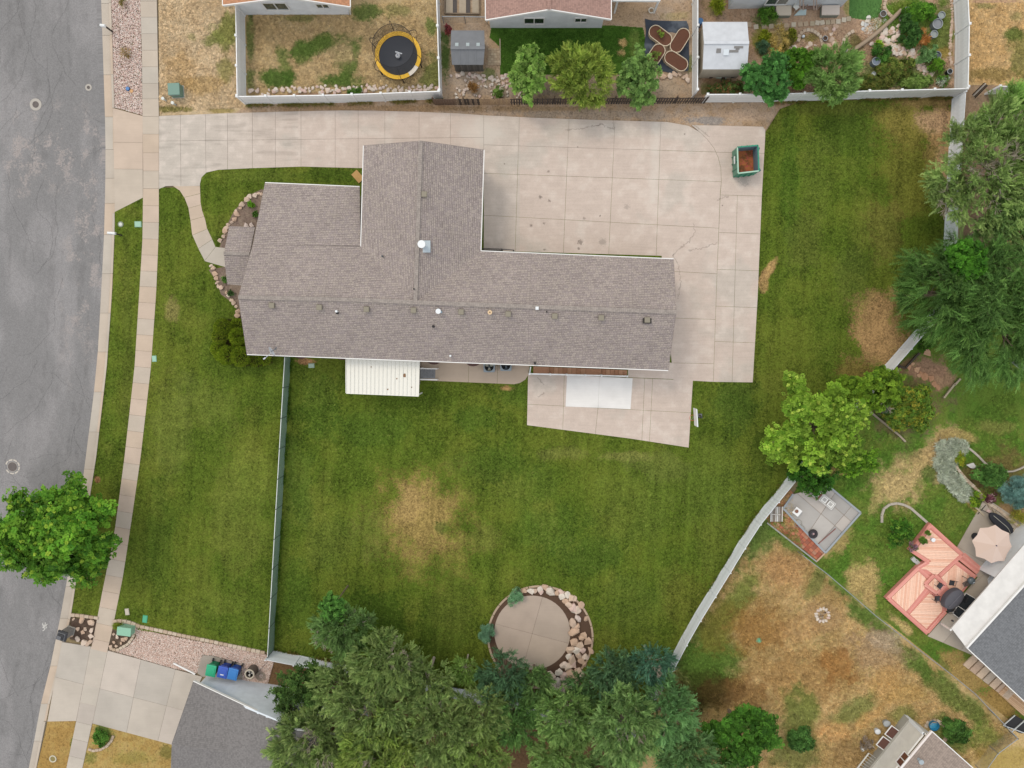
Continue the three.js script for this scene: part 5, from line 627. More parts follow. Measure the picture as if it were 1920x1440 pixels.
// trampoline
{
  const c = P(746.5, 104, 0.85), t = thing('trampoline', 'round trampoline with yellow safety pad and black safety net on the dry lawn', 'trampoline', V(c.x, 0.01, c.z)), R = 1.9, ry = 0.85;
  const tMat = (() => { const cv = document.createElement('canvas'); cv.width = cv.height = 512; const g = cv.getContext('2d'); g.fillStyle = '#30333a'; g.fillRect(0, 0, 512, 512); g.save(); g.translate(262, 222); g.rotate(0.33); g.fillStyle = '#e6ebec'; g.fillRect(-46, -9, 92, 6); for (let i = 0; i < 9; i++) { g.fillRect(-44 + i * 10, -3 + (i % 2) * 3, 6, 9); } g.restore(); const x = new THREE.CanvasTexture(cv); x.colorSpace = THREE.SRGBColorSpace; return x; })();
  const mt = new THREE.CircleGeometry(1.62, 48); mt.rotateX(-Math.PI / 2); mt.translate(0, ry - 0.03, 0); mesh('mat', mt, new THREE.MeshStandardMaterial({ map: tMat, color: new THREE.Color(0.8, 0.8, 0.82), roughness: 0.7, side: THREE.DoubleSide }), t);
  const yel = ['#f5c02c', '#eeb925', '#f2bd2e'].map((h) => M(h, { plain: true, roughness: 0.6 })); for (let i = 0; i < 12; i++) { const a = i / 12 * 6.2832, q = []; for (let k = 0; k <= 5; k++) { const b = a + k / 5 * 0.515; q.push([Math.cos(b) * R, Math.sin(b) * R]); } for (let k = 5; k >= 0; k--) { const b = a + k / 5 * 0.515; q.push([Math.cos(b) * 1.58, Math.sin(b) * 1.58]); } mesh('pad', prism(q, ry - 0.02, ry + 0.03), i === 1 ? M('#efe4d3', { plain: true }) : yel[i % 3], t); }
  mesh('frame', ring(R - 0.02, 0.035, 0, ry - 0.08, 0, 48), M('#2c2d30', { plain: true }), t);
  const top = P(735, 84.5, 2.7), ox = 0, oz = 0, rt = 1.66, dark = M('#222326', { plain: true });
  const tc = V(top.x - c.x, 2.7, top.z - c.z); mesh('hoop', ring(rt, 0.02, tc.x * 0.4, 2.7, tc.z * 0.4, 48), dark, t);
  for (let i = 0; i < 6; i++) { const a = i / 6 * 6.2832 + 0.35, d = V(Math.cos(a), 0, Math.sin(a)), pt = [d.clone().multiplyScalar(R + 0.05).setY(0.02), d.clone().multiplyScalar(R + 0.08).setY(0.8), d.clone().multiplyScalar(R + 0.3).setY(1.7), d.clone().multiplyScalar(R + 0.14).setY(2.45), V(d.x * rt + tc.x * 0.4, 2.7, d.z * rt + tc.z * 0.4)]; mesh('pole', pipe(pt, 0.024, 20, 6), dark, t); mesh('leg', [cyl(d.clone().multiplyScalar(R).setY(0), d.clone().multiplyScalar(R).setY(ry), 0.03, 0.03, 6)], dark, t); }
  const net = new THREE.CylinderGeometry(rt, 1.6, 1.82, 48, 1, true); { const p = net.attributes.position; for (let i = 0; i < p.count; i++) if (p.getY(i) > 0) { p.setX(i, p.getX(i) + tc.x * 0.4); p.setZ(i, p.getZ(i) + tc.z * 0.4); } } net.translate(0, ry + 0.91, 0); const tNet = (() => { const w = 64, d = new Uint8Array(w * w * 4); for (let j = 0; j < w; j++) for (let i = 0; i < w; i++) { const k = (j * w + i) * 4, on = i % 8 < 2 || j % 8 < 2 ? 255 : 0; d[k] = d[k + 1] = d[k + 2] = on; d[k + 3] = 255; } const x = texFrom(d, w, w, false); x.repeat.set(60, 11); return x; })(); mesh('net', net, new THREE.MeshStandardMaterial({ color: new THREE.Color(0.02, 0.02, 0.022), alphaMap: tNet, alphaTest: 0.5, side: THREE.DoubleSide, roughness: 0.9 }), t);
  const b = P(746, 104.8, 1.0); const ball = thing('ball', 'white ball with grey panels resting on the trampoline mat', 'ball', V(b.x, ry - 0.02, b.z)); mesh('ball', new THREE.SphereGeometry(0.19, 20, 14).translate(0, 0.19, 0), M('#d9dadc', { plain: true }), ball); mesh('panel', disc(0.1, 0.02, 0, 0.372, 0, 6), M('#8a8e98', { plain: true }), ball);
}

// ------------------------------------------------------------------ neighbouring houses and sheds
const up = (v, y) => v.clone().setY(y);
function windowOn(parent, px, py, wall, w, hh, tone = '#20262b', mull = 1) {     // window set on a vertical wall [A, B] (world points of its foot)
  const [A, B] = wall, d = B.clone().sub(A).setY(0).normalize(), C = A.clone().add(V(0, 3, 0)), p = onPlane(px, py, A, B, C); let n = V(-d.z, 0, d.x); if (n.dot(camera.position.clone().sub(p)) < 0) n.negate();
  const a = p.clone().addScaledVector(d, -w / 2).addScaledVector(n, 0.03), b = p.clone().addScaledVector(d, w / 2).addScaledVector(n, 0.03), f = 0.08;
  const win = wpart(parent, 'window', [beam(up(a, p.y + hh / 2), up(b, p.y + hh / 2), 0.09, f), beam(up(a, p.y - hh / 2), up(b, p.y - hh / 2), 0.12, f), bx(f, hh, 0.09, a.x, p.y, a.z, Math.atan2(-d.z, d.x)), bx(f, hh, 0.09, b.x, p.y, b.z, Math.atan2(-d.z, d.x)), ...(mull ? [bx(0.07, hh, 0.09, (a.x + b.x) / 2, p.y, (a.z + b.z) / 2, Math.atan2(-d.z, d.x))] : [])], whiteTrim);
  const g = new THREE.MeshPhysicalMaterial({ color: col(tone), roughness: 0.08, clearcoat: 1 }), k = mull ? [[0.02, 0.48], [0.52, 0.98]] : [[0.02, 0.98]];
  for (const [s, e] of k) { const u = a.clone().lerp(b, s), v = a.clone().lerp(b, e); wpart(win, 'pane', beam(up(u, p.y).addScaledVector(n, -0.01), up(v, p.y).addScaledVector(n, -0.01), 0.03, hh - 0.08), g); }
}
function gableHouse(h, eL, eR, ap, len, roof, wall, baseL, baseR) {       // gable end towards the viewer; ridge runs off along `len`
  const q = (v) => v.clone().add(len), rf = wpart(h, 'roof', [slab3([eL, ap, q(ap), q(eL)], 0.14), slab3([ap, eR, q(eR), q(ap)], 0.14)], roof);
  wpart(rf, 'ridge_cap', beam(up(ap, ap.y + 0.03), up(q(ap), ap.y + 0.03), 0.3, 0.05), roof);
  rake(h, eL, ap); rake(h, ap, eR); gutter(h, eL, q(eL)); gutter(h, eR, q(eR));
  const bl = baseL, br = baseR, ye = eL.y - 0.2, m = bl.clone().lerp(br, 0.5), back = (v) => v.clone().add(len);
  wpart(h, 'wall', [slab3([bl, br, up(br, ye), up(m, ap.y - 0.25), up(bl, ye)], 0.12), slab3([bl, back(bl), up(back(bl), ye), up(bl, ye)], 0.12), slab3([br, back(br), up(back(br), ye), up(br, ye)], 0.12)], wall);
  return rf;
}
const siding = M('#eef1f4', { bump: 0.002 }), sidingG = M('#dde3e8', { bump: 0.002 });
{
  const h = house('house', 'white house with orange-brown roof and two windows at the top left', [555, 14]), bl = P(461, 28), br = P(655, 28);
  const rf = gableHouse(h, P(418, 10, 3), P(656, 13, 3), P(537, -5, 4.5), V(0, 0, -9), roofT('#c08a66'), siding, bl, br); windowOn(h, 517, 11, [bl, br], 1.9, 1.15, '#46544f'); windowOn(h, 605, 10.5, [bl, br], 1.0, 0.7, '#46544f');
  wpart(h, 'downspout', beam(P(657, 27, 0.1), P(656, 15, 2.8), 0.08, 0.1), whiteTrim);
}
{
  const h = house('house', 'white gabled house with dusty pink-brown roof at the top centre', [1025, 30]), bl = P(922, 52.5), br = P(1128, 52.5);
  gableHouse(h, P(911, 37.5, 3), P(1145.5, 36.5, 3), P(1030, 18, 4.4), V(-0.1, 0, -12), roofT('#a58478'), siding, bl, br); windowOn(h, 1001.5, 38.5, [bl, br], 1.6, 1.0, '#2c3534'); windowOn(h, 1089, 37, [bl, br], 0.95, 0.7, '#2c3a3c');
  const t = thing('patio_cover', 'white patio cover beam on a white post right of the pink-brown roof', 'patio cover', P(1200, 2)); wpart(t, 'beam', beam(P(1148, 0.5, 2.6), P(1238, 1.0, 2.6), 0.16, 0.2), vinyl); wpart(t, 'roof_panel', slab3([P(1148, 0, 2.72), P(1238, 0.5, 2.72), P(1238, -60, 2.9), P(1148, -60, 2.9)], 0.08), M('#d8d3cc', { plain: true })); for (const [x, y] of [[1226, 24], [1152, 24]]) { const p = P(x, y); wpart(t, 'post', bx(0.14, 2.5, 0.14, p.x, 1.25, p.z), vinyl); }
  const hs = thing('hanging_ring', 'coiled pale hose by the patio post at the top', 'hose', P(1221, 20, 0.1)); mesh('coil', ring(0.2, 0.05, 0, 0.05, 0, 20), M('#d9d3c6', { plain: true }), hs); mesh('nozzle', cyl(V(0.2, 0.05, 0), V(0.4, 0.05, -0.2), 0.03, 0.03, 6), M('#8a8f92', { plain: true }), hs);
}
{
  const h = house('house', 'grey-white house wall with a window, behind the tan covers at the top right', [1480, 0]), bl = P(1368, 17), br = P(1577, 13);
  gableHouse(h, P(1350, -14, 3), P(1606, -18, 3), P(1478, -34, 4.4), V(0, 0, -12), roofT('#8d8783'), sidingG, bl, br); windowOn(h, 1458, 1, [bl, br], 1.7, 1.2, '#5a6260');
  const s = thing('deck_stairs', 'brown wooden deck stairs between the two tan covers, top right', 'stairs', P(1512, 10)); const tm = M('#9a7f70', { wood: true });
  for (let i = 0; i < 6; i++) { const y = 17 - i * 5; wpart(s, 'tread', prism(XZs([[1499, y], [1532, y], [1532, y - 5], [1499, y - 5]], 0.15 + i * 0.17), 0.1 + i * 0.17, 0.15 + i * 0.17), tm); }
  for (const x of [1500, 1506, 1526, 1531]) wpart(s, 'rail', [beam(P(x, 19, 0.9), P(x, -12, 1.9), 0.06, 0.06), bx(0.07, 0.9, 0.07, P(x, 19, 0).x, 0.45, P(x, 19, 0).z)], M('#b7a294', { wood: true }));
  solo('stone_slab', prism(XZs([[1489, 29], [1511, 28], [1512, 17], [1501, 17]], 0.1).map(([x, z]) => [x, z]), 0.02, 0.12), M('#c3d6d6'), 'pale blue-white slab at the foot of the brown deck stairs', 'slab');
  const cov = (label, x, y, w, d, c, r) => { const t = thing('well_cover', label, 'cover', P(x, y, 0.45).setY(0.03)); mesh('cover', rbx(w, 0.12, d, r, 0, 0.45, 0), M(c, { plain: true }), t); mesh('frame', rbx(w * 0.97, 0.4, d * 0.97, Math.min(r, 0.05), 0, 0.2, 0.03), M('#8d9186', { plain: true }), t); };
  cov('rounded pale tan cover left of the brown deck stairs', 1469, 20, 1.25, 0.78, '#cfc3b1', 0.059); cov('rectangular tan-white cover right of the brown deck stairs', 1557, 19.5, 1.42, 0.76, '#d6c9bd', 0.03);
  const c = thing('cart', 'small white garden chair tilted beside the deck stairs', 'chair', P(1492, 14, 0.3).setY(0.03), null, 0.7); mesh('seat', rbx(0.4, 0.05, 0.42, 0.02, 0, 0.4, 0), M('#e3e2da', { plain: true }), c); mesh('backrest', rbx(0.4, 0.45, 0.05, 0.02, 0, 0.62, -0.2), M('#e3e2da', { plain: true }), c); for (const [a, b] of [[-1, -1], [1, -1], [-1, 1], [1, 1]]) mesh('leg', cyl(V(a * 0.17, 0, b * 0.18), V(a * 0.17, 0.4, b * 0.18), 0.02, 0.02, 6), M('#c9c8c0', { plain: true }), c);
}
function shed(label, N, R, S, he, hr, roofMat, wallMat, baseY, skip) {      // N, R, S: [xl, xr, y] of the north eave, ridge and south eave
  const a = P(N[0], N[2], he), b = P(N[1], N[2], he), r0 = P(R[0], R[2], hr), r1 = P(R[1], R[2], hr), c = P(S[0], S[2], he), d = P(S[1], S[2], he), t = thing('shed', label, 'shed', P((S[0] + S[1]) / 2, R[2]));
  const rf = wpart(t, 'roof', [slab3([a, b, r1, r0], 0.08), slab3([r0, r1, d, c], 0.08)], roofMat); wpart(rf, 'ridge_cap', beam(up(r0, hr + 0.02), up(r1, hr + 0.02), 0.22, 0.04), roofMat);
  const p = shrink([a, b, d, c].map(plan), centre([a, b, d, c].map(plan)), 0.22); wpart(t, 'wall', prism(p, 0, he - 0.05), wallMat);
  for (const [e, f, g] of [[a, r0, c], [b, r1, d]]) { const k = V(t.position.x - f.x, 0, 0).normalize().multiplyScalar(0.2); wpart(t, 'gable', slab3([e, f, g].map((v) => v.clone().add(k).setY(v.y - 0.06)), 0.06), wallMat); }
  return { t, rf, S: [c, d, r0] , N: [a, b, r0], p };
}
{
  const o = shed('dark grey plastic shed with small roof skylights beside the green yard', [846, 908, 57], [845, 909, 90], [847.5, 906.5, 121.5], 1.75, 2.4, M('#7b7d80', { bump: 0.004 }), M('#5b5956', { bump: 0.004 }));
  for (const x of [856.5, 877, 896.5]) { const p = onPlane(x, 84, ...o.N, 0.02); wpart(o.rf, 'skylight', bx(0.27, 0.04, 0.3, p.x, p.y, p.z), M('#a7b3b3', { plain: true, roughness: 0.3 })); }
  for (const x of [862, 877, 892]) { const a = onPlane(x, 92, ...o.S, 0.01), b = onPlane(x, 120, ...o.S, 0.01); wpart(o.rf, 'seam', beam(a, b, 0.04, 0.03), M('#85878a', { plain: true })); }
  const w = o.p; for (let i = 0; i < 14; i++) { const f = (i + 0.5) / 14; const z = Math.max(...w.map((q) => q[1])), x0 = Math.min(...w.map((q) => q[0])), x1 = Math.max(...w.map((q) => q[0])); wpart(o.t, 'wall_board', bx((x1 - x0) / 14 * 0.86, 1.6, 0.03, x0 + (x1 - x0) * f, 0.82, z + 0.012), M(['#6a6761', '#615e59', '#57544f'][i % 3], { wood: true })); }
}
{
  const o = shed('pale grey shingled shed with missing shingles beside the tall white fence', [1317, 1401, 41], [1320, 1404.5, 80], [1317.5, 1401, 130], 2.3, 3.1, M('#d3d6da', { bump: 0.006 }), M('#c2b6a2', { bump: 0.002 }));
  for (const [x, y, w, d] of [[1347.5, 95, 0.36, 0.32], [1385, 88.5, 0.7, 0.16], [1376, 96, 0.72, 0.18], [1383, 92, 0.3, 0.1]]) { const p = onPlane(x, y, ...o.S, 0.012); const g = bx(w, 0.012, d); g.rotateX(0.33); g.translate(p.x, p.y, p.z); wpart(o.rf, 'bare_patch', g, M('#8a8784', { bump: 0.004 })); }
  { const p = onPlane(1361.5, 98, ...o.S, 0.03); const g = bx(0.42, 0.05, 0.42); g.rotateX(0.33); g.translate(p.x, p.y, p.z); wpart(o.rf, 'roof_vent', g, M('#dfe6ea', { plain: true })); }
  solo('ramp', prism(XZs([[1346, 132], [1366, 132], [1362, 147], [1343, 146]], 0.2), 0.03, 0.2), M('#b9c9b6', { plain: true }), 'mint grey ramp board in front of the pale grey shed', 'ramp');
  for (const [x, y, c, l] of [[1333, 143, '#5d564e', 'square dark pot left of the mint ramp'], [1374, 142, '#4a4d4b', 'square dark pot right of the mint ramp'], [1356, 149, '#23292f', 'black pot at the foot of the mint ramp']]) { const t = thing('plant_pot', l, 'pot', P(x, y, 0.25).setY(0.03)); mesh('pot', new THREE.CylinderGeometry(0.2, 0.15, 0.3, 4, 1, true).rotateY(0.78).translate(0, 0.15, 0), M(c, { plain: true }), t); mesh('soil', bx(0.25, 0.02, 0.25, 0, 0.22, 0), soilM, t); }
  const b = thing('barrel', 'blue rain barrel at the corner of the pale grey shed', 'barrel', P(1313, 39, 0.9).setY(0.02)); mesh('body', new THREE.CylinderGeometry(0.26, 0.24, 0.85, 20).translate(0, 0.43, 0), M('#2f5f92', { plain: true, roughness: 0.4 }), b); mesh('lid', disc(0.22, 0.05, 0, 0.87, 0, 20), M('#3d6f9f', { plain: true, roughness: 0.4 }), b);
}
{ // plank bed, pavers and grass box at the top centre
  const t = thing('raised_bed', 'wooden bed with pale planks behind the grey shed, top', 'raised bed', P(866, 12)); for (let i = 0; i < 5; i++) { const x = 836 + i * 12.4, w = i % 2 ? 8 : 13; wpart(t, 'plank', prism(XZs([[x, -25], [x + w, -25], [x + w, 24.5], [x, 24]], 0.12), 0.02, i % 2 ? 0.1 : 0.14), M(i % 2 ? '#57504d' : '#b3a48f', { wood: true })); } wpart(t, 'board', [beam(P(834, 25.5, 0.15), P(898.5, 26.5, 0.15), 0.07, 0.2), beam(P(834, 25.5, 0.15), P(834, -25, 0.15), 0.07, 0.2), beam(P(898.5, 26.5, 0.15), P(898, -25, 0.15), 0.07, 0.2)], M('#8b7a66', { wood: true }));
  const p = thing('paver_patch', 'small patch of beige pavers right of the grey shed', 'pavers', P(925, 106)); for (let r = 0; r < 7; r++) for (let c = 0; c < 4; c++) { const x = 914.5 + c * 5.6 + (r % 2) * 1.2, y = 91 + r * 4.6; wpart(p, 'paver', prism(XZs([[x, y], [x + 5.1, y], [x + 5.1, y + 4.2], [x, y + 4.2]]), 0.02, 0.07 + rnd() * 0.01), M(pick(['#bda88b', '#c8b497', '#b59f83']))); }
  solo('edging_board', beam(P(937.5, 73, 0.08), P(938, 122, 0.08), 0.08, 0.12), M('#b5a78d', { wood: true }), 'thin wooden edging board between the pavers and the green lawn', 'edging');
}
// planters on black cloth
{
  const q = XZs([[1209, 36], [1222, 39], [1260, 40], [1287, 40], [1291, 50], [1291, 80], [1292, 110], [1290, 133], [1272, 137], [1256, 137], [1238, 133], [1222, 120], [1208, 104], [1208, 84], [1211, 60]]);
  const t = thing('ground_cloth', 'black landscape cloth under the four oblong planters', 'cloth', P(1250, 88)), tC = tile(256, 4, (u, v, o) => { const n = fbmT(u, v, 5, 4), a = hexA('#343c48'), b = hexA('#59616b'), s = sstep(0.45, 0.75, n); for (let k = 0; k < 3; k++) o[k] = a[k] + (b[k] - a[k]) * s; });
  const g = prism(q, 0.04, 0.075); wpart(t, 'cloth', g, new THREE.MeshStandardMaterial({ map: tC, roughness: 0.8, bumpMap: tGrit, bumpScale: 0.02, side: THREE.DoubleSide }));
  const s = []; for (let i = 0; i < 14; i++) { const a = i / 14 * 6.283, r = rr(0.9, 1.5); s.push([P(1252, 90).x + Math.cos(a) * r, P(1252, 90).z + Math.sin(a) * r]); } wpart(t, 'spilled_soil', prism(s, 0.06, 0.08), M('#a58f78', { bump: 0.01 }));
  const wall = M('#d9c5a8', { plain: true, roughness: 0.6 });
  const bed = (label, x, y, ang, L) => { const b = thing('planter', label, 'planter', P(x, y, 0.4).setY(0.08), null, -ang * Math.PI / 180), r = 0.53, k = L / 2 - r; const cap = (rad) => { const sh = []; for (let i = 0; i <= 14; i++) sh.push([k + Math.cos(-Math.PI / 2 + i / 14 * Math.PI) * rad, Math.sin(-Math.PI / 2 + i / 14 * Math.PI) * rad]); for (let i = 0; i <= 14; i++) sh.push([-k + Math.cos(Math.PI / 2 + i / 14 * Math.PI) * rad, Math.sin(Math.PI / 2 + i / 14 * Math.PI) * rad]); return sh; };
    const o = cap(r), n = cap(r - 0.035), pos = []; const sh = new THREE.Shape(o.map(([a, c]) => new THREE.Vector2(a, -c))); sh.holes.push(new THREE.Path(n.map(([a, c]) => new THREE.Vector2(a, -c)))); const g = new THREE.ExtrudeGeometry(sh, { depth: 0.42, bevelEnabled: false }); g.rotateX(-Math.PI / 2); mesh('wall', g, wall, b); mesh('soil', prism(cap(r - 0.04), 0, 0.36), M('#6b4634', { bump: 0.03, roughness: 1 }), b); const cp = o.map(([a, c]) => V(a, 0.42, c)); cp.push(cp[0]); mesh('rim', new THREE.TubeGeometry(new THREE.CatmullRomCurve3(cp), 60, 0.022, 5), M('#e3d2b8', { plain: true }), b); };
  bed('oblong cream planter with yellow-green plants, upper left on the black cloth', 1238, 67.5, 36, 2.05); bed('oblong cream planter of bare brown soil, upper right on the black cloth', 1274.5, 76.5, -58, 2.05); bed('oblong cream planter half hidden by the small tree, lower left on the black cloth', 1229, 104, -56, 1.9); bed('oblong cream planter of bare soil, lower right on the black cloth', 1267.5, 115, 33, 2.05);
}
// leafy garden furniture of stone
{
  const pv = thing('stepping_stones', 'row of square beige stepping stones along the back wall of the leafy garden', 'stepping stones', P(1500, 46));
  for (const [x, y] of [[1404, 47], [1417, 51], [1432, 50], [1445.5, 50], [1460, 49], [1473.5, 48.5], [1487.5, 47], [1500, 46.5], [1510.5, 45.5], [1522.5, 45], [1532, 43.5], [1541, 43], [1551.5, 42.5], [1561, 41.5], [1571, 41], [1581.5, 38], [1590.5, 36]]) { const p = P(x, y), m = mesh('stone', bx(0.36, 0.06, 0.36), M(pick(['#c9b99f', '#bfae93', '#d3c6b0', '#c2ab90'])), pv); m.position.set(p.x - pv.position.x, 0.06, p.z - pv.position.z); m.rotation.y = rr(-0.15, 0.25); }
  const fl = thing('flagstones', 'irregular white flagstones at the lower edge of the artificial turf', 'flagstones', P(1635, 50));
  for (const [x, y, r] of [[1627, 40, 0.26], [1628, 34, 0.2], [1646, 40, 0.32], [1624, 47, 0.24], [1617, 45, 0.2], [1636, 45, 0.24], [1639, 52, 0.36], [1626, 58, 0.36], [1633, 63, 0.2], [1630, 67, 0.2], [1618, 55, 0.16], [1648, 48, 0.2], [1640, 60, 0.2], [1658, 40, 0.2]]) { const p = P(x, y), s = [], n = 6; for (let i = 0; i < n; i++) { const a = i / n * 6.283 + rr(-0.3, 0.3); s.push([p.x + Math.cos(a) * r * rr(0.85, 1.15), p.z + Math.sin(a) * r * rr(0.85, 1.15)]); } wpart(fl, 'stone', prism(s, 0.02, 0.07), M(pick(['#d8d5cb', '#c9cac8', '#d3c9b8']))); }
  blockEdge('arched pale block edging in the middle of the leafy garden', [[1495, 80], [1497, 70], [1502, 62], [1510, 57.5], [1520, 58], [1530, 63], [1537, 70], [1540, 79], [1541, 88]], 0.3, 0.1, 0.9); blockEdge('arched pale block edging left of the long log', [[1583, 93], [1579, 85], [1581, 75], [1587, 67], [1594, 62], [1600, 59]], 0.3, 0.1, 0.9); blockEdge('curved pale block edging right of the artificial turf', [[1663, -8], [1658, 4], [1656, 14], [1660, 22], [1666, 29], [1672, 34]], 0.3, 0.1, 0.9);
  { const a = P(1596, 97, 0.25), b = P(1688, 21, 0.25), t = thing('log', 'long grey-brown log lying across the leafy garden', 'log', a.clone().lerp(b, 0.5)); wpart(t, 'trunk', pipe([a, a.clone().lerp(b, 0.35).add(V(0.08, 0, 0.1)), a.clone().lerp(b, 0.7).add(V(0.1, 0, 0.06)), b], 0.17, 30, 9), M('#a5917a', { bump: 0.02 })); wpart(t, 'end', cyl(b, b.clone().add(V(0.08, 0.02, -0.07)), 0.18, 0.16, 9), M('#b5a48e')); }
  const tub = (label, x, y, r, hh, c, fill) => { const t = thing('round_tub', label, 'tub', P(x, y, hh).setY(0.03)); mesh('wall', new THREE.CylinderGeometry(r, r, hh, 28, 1, true).translate(0, hh / 2, 0), M(c, { plain: true, roughness: 0.4, metalness: 0.3 }), t); mesh('rim', ring(r, 0.025, 0, hh, 0, 28), M('#aeb4b8', { plain: true, roughness: 0.4 }), t); mesh('filling', disc(r - 0.02, 0.04, 0, hh - 0.1, 0, 24), M(fill, { bump: 0.02 }), t); };
  tub('largest round galvanised tub in the garden corner, with a blue item inside', 1758, 44.5, 0.39, 0.5, '#8f979c', '#8d9094'); tub('small round galvanised tub just above the largest tub', 1765.5, 28.5, 0.27, 0.4, '#9aa2a6', '#a3aca8'); tub('small round galvanised tub just below the largest tub', 1751.5, 64, 0.28, 0.4, '#9aa2a6', '#9ba29f'); tub('dark grey round tub under the bright shrub at the garden right', 1757, 104, 0.31, 0.45, '#6b757c', '#5d646b'); tub('round grey-blue tub beside the light green tree in the garden', 1642.5, 115, 0.31, 0.5, '#8591a0', '#7d8898'); tub('small pale round tub below the grey-blue one, beside the light green tree', 1638, 139, 0.16, 0.35, '#c5ccc4', '#d5dcd6'); tub('small white round dish left of the orange-tan grass clump', 1703, 71, 0.12, 0.3, '#d6dcd6', '#dfe4de'); tub('round clay pot at the garden block edging beside the turf', 1656, 26, 0.24, 0.35, '#b39a84', '#5f564e'); tub('round brown pot above the end of the long log', 1701, 18.5, 0.22, 0.3, '#b08e7a', '#a5958a'); tub('round moss-coloured pot below the end of the long log', 1692, 35, 0.22, 0.3, '#a39a72', '#8f8f58'); tub('small round pot at the left end of the long log', 1585, 93, 0.16, 0.3, '#cfc8b8', '#6f665c'); tub('black pot in the corner below the garden tubs', 1781, 134, 0.2, 0.45, '#25282b', '#3a3c3a'); tub('small brown pot by the flat boulders of the garden', 1547, 72, 0.19, 0.3, '#6a5244', '#5a463a');
  solo('ornament', new THREE.SphereGeometry(0.13, 16, 12), M('#d5dde4', { plain: true, roughness: 0.2 }), 'small silver gazing ball inside the arched block edging', 'ornament', P(1506.5, 68, 0.25).setY(0.22));
  { const d = thing('boulders', 'flat peach and pale boulders below the stepping stones', 'rocks', P(1555, 65)); for (const [x, y, r] of [[1548, 55, .2], [1562, 55, .26], [1558, 64, .2], [1559, 76, .28], [1553, 86, .24], [1564, 83, .26], [1518, 83, .26], [1512, 88, .18], [1481, 92, .24], [1489, 90, .26], [1485, 99, .24], [1528, 86, .16], [1566, 50, .26]]) { const q = P(x, y); rock(d, q.x, q.z, r, rnd() < 0.6 ? rockM : rockPale, 0.03, 0.5); } }
  { const d = thing('rock_border', 'thin line of rocks along the white fence in the garden corner', 'rocks', P(1784, 70)); for (let y = 2; y < 125; y += 5) { const q = P(1782 + Math.sin(y * 0.05) * 2 + rr(-1, 1), y); rock(d, q.x, q.z, rr(0.1, 0.2), rockM, 0.03); } }
  { const t = thing('fire_bowl', 'dry twig ring lying in the low plants of the leafy garden', 'twig ring', P(1670, 136, 0.2).setY(0.15)); const c = []; for (let k = 0; k < 9; k++) { const p = []; for (let i = 0; i <= 14; i++) { const a = i / 14 * 6.283; p.push(V(Math.cos(a) * (0.34 + rr(-0.06, 0.06)), rr(0, 0.14), Math.sin(a) * (0.3 + rr(-0.05, 0.05)))); } c.push(pipe(p, 0.014, 40, 4)); } mesh('twigs', c, barkPale, t); }
}
// upper right: trailer gate and fire table
{
  const t = thing('metal_gate', 'dark metal gate frame leaning at the fence corner, upper right', 'gate', P(1836, 168)); const a = P(1823, 178, 0.2), b = P(1846, 155, 1.4); for (const k of [0, 0.35, 0.7, 1]) wpart(t, 'bar', beam(a.clone().add(V(k * 0.25, 0, k * 0.22)), b.clone().add(V(k * 0.25, 0, k * 0.22)), 0.06, 0.06), k === 0.35 ? M('#c9cccd', { plain: true }) : blackMetal);
  const rt = P(1841, 221, 0.7), f = thing('fire_table', 'rectangular grey fire table with pale inner ring on bare soil, upper right', 'fire table', V(rt.x, 0.02, rt.z), null, 0.28); mesh('body', rbx(1.18, 0.6, 0.72, 0.04, 0, 0.32, 0), M('#868a88', { plain: true }), f); mesh('top', rbx(1.0, 0.05, 0.64, 0.02, 0.08, 0.66, 0), M('#4f4d4b', { plain: true }), f); const sh = []; for (let i = 0; i <= 24; i++) { const k = i / 24 * 6.283; sh.push(V(0.14 + Math.sign(Math.cos(k)) * Math.min(0.3, Math.abs(Math.cos(k)) * 0.42), 0.7, Math.sign(Math.sin(k)) * Math.min(0.14, Math.abs(Math.sin(k)) * 0.2))); } mesh('ring', pipe(sh, 0.03, 60, 5), M('#d3c7ba', { plain: true }), f); mesh('burner', bx(0.4, 0.03, 0.14, 0.14, 0.69, 0), M('#6b4d40', { plain: true }), f);
  const g = thing('rail_fence', 'dark narrow rail standing along the inside of the white fence, upper right', 'rail', P(1810, 220)); const c = P(1809, 186, 1.2), d = P(1805, 246, 1.2); wpart(g, 'rail', beam(c, d, 0.05, 0.08), blackMetal); wpart(g, 'rail', beam(up(c, 0.4), up(d, 0.4), 0.05, 0.08), blackMetal); for (let i = 0; i < 6; i++) { const q = c.clone().lerp(d, i / 5); wpart(g, 'post', bx(0.06, 1.25, 0.06, q.x, 0.62, q.z), galv); }
}
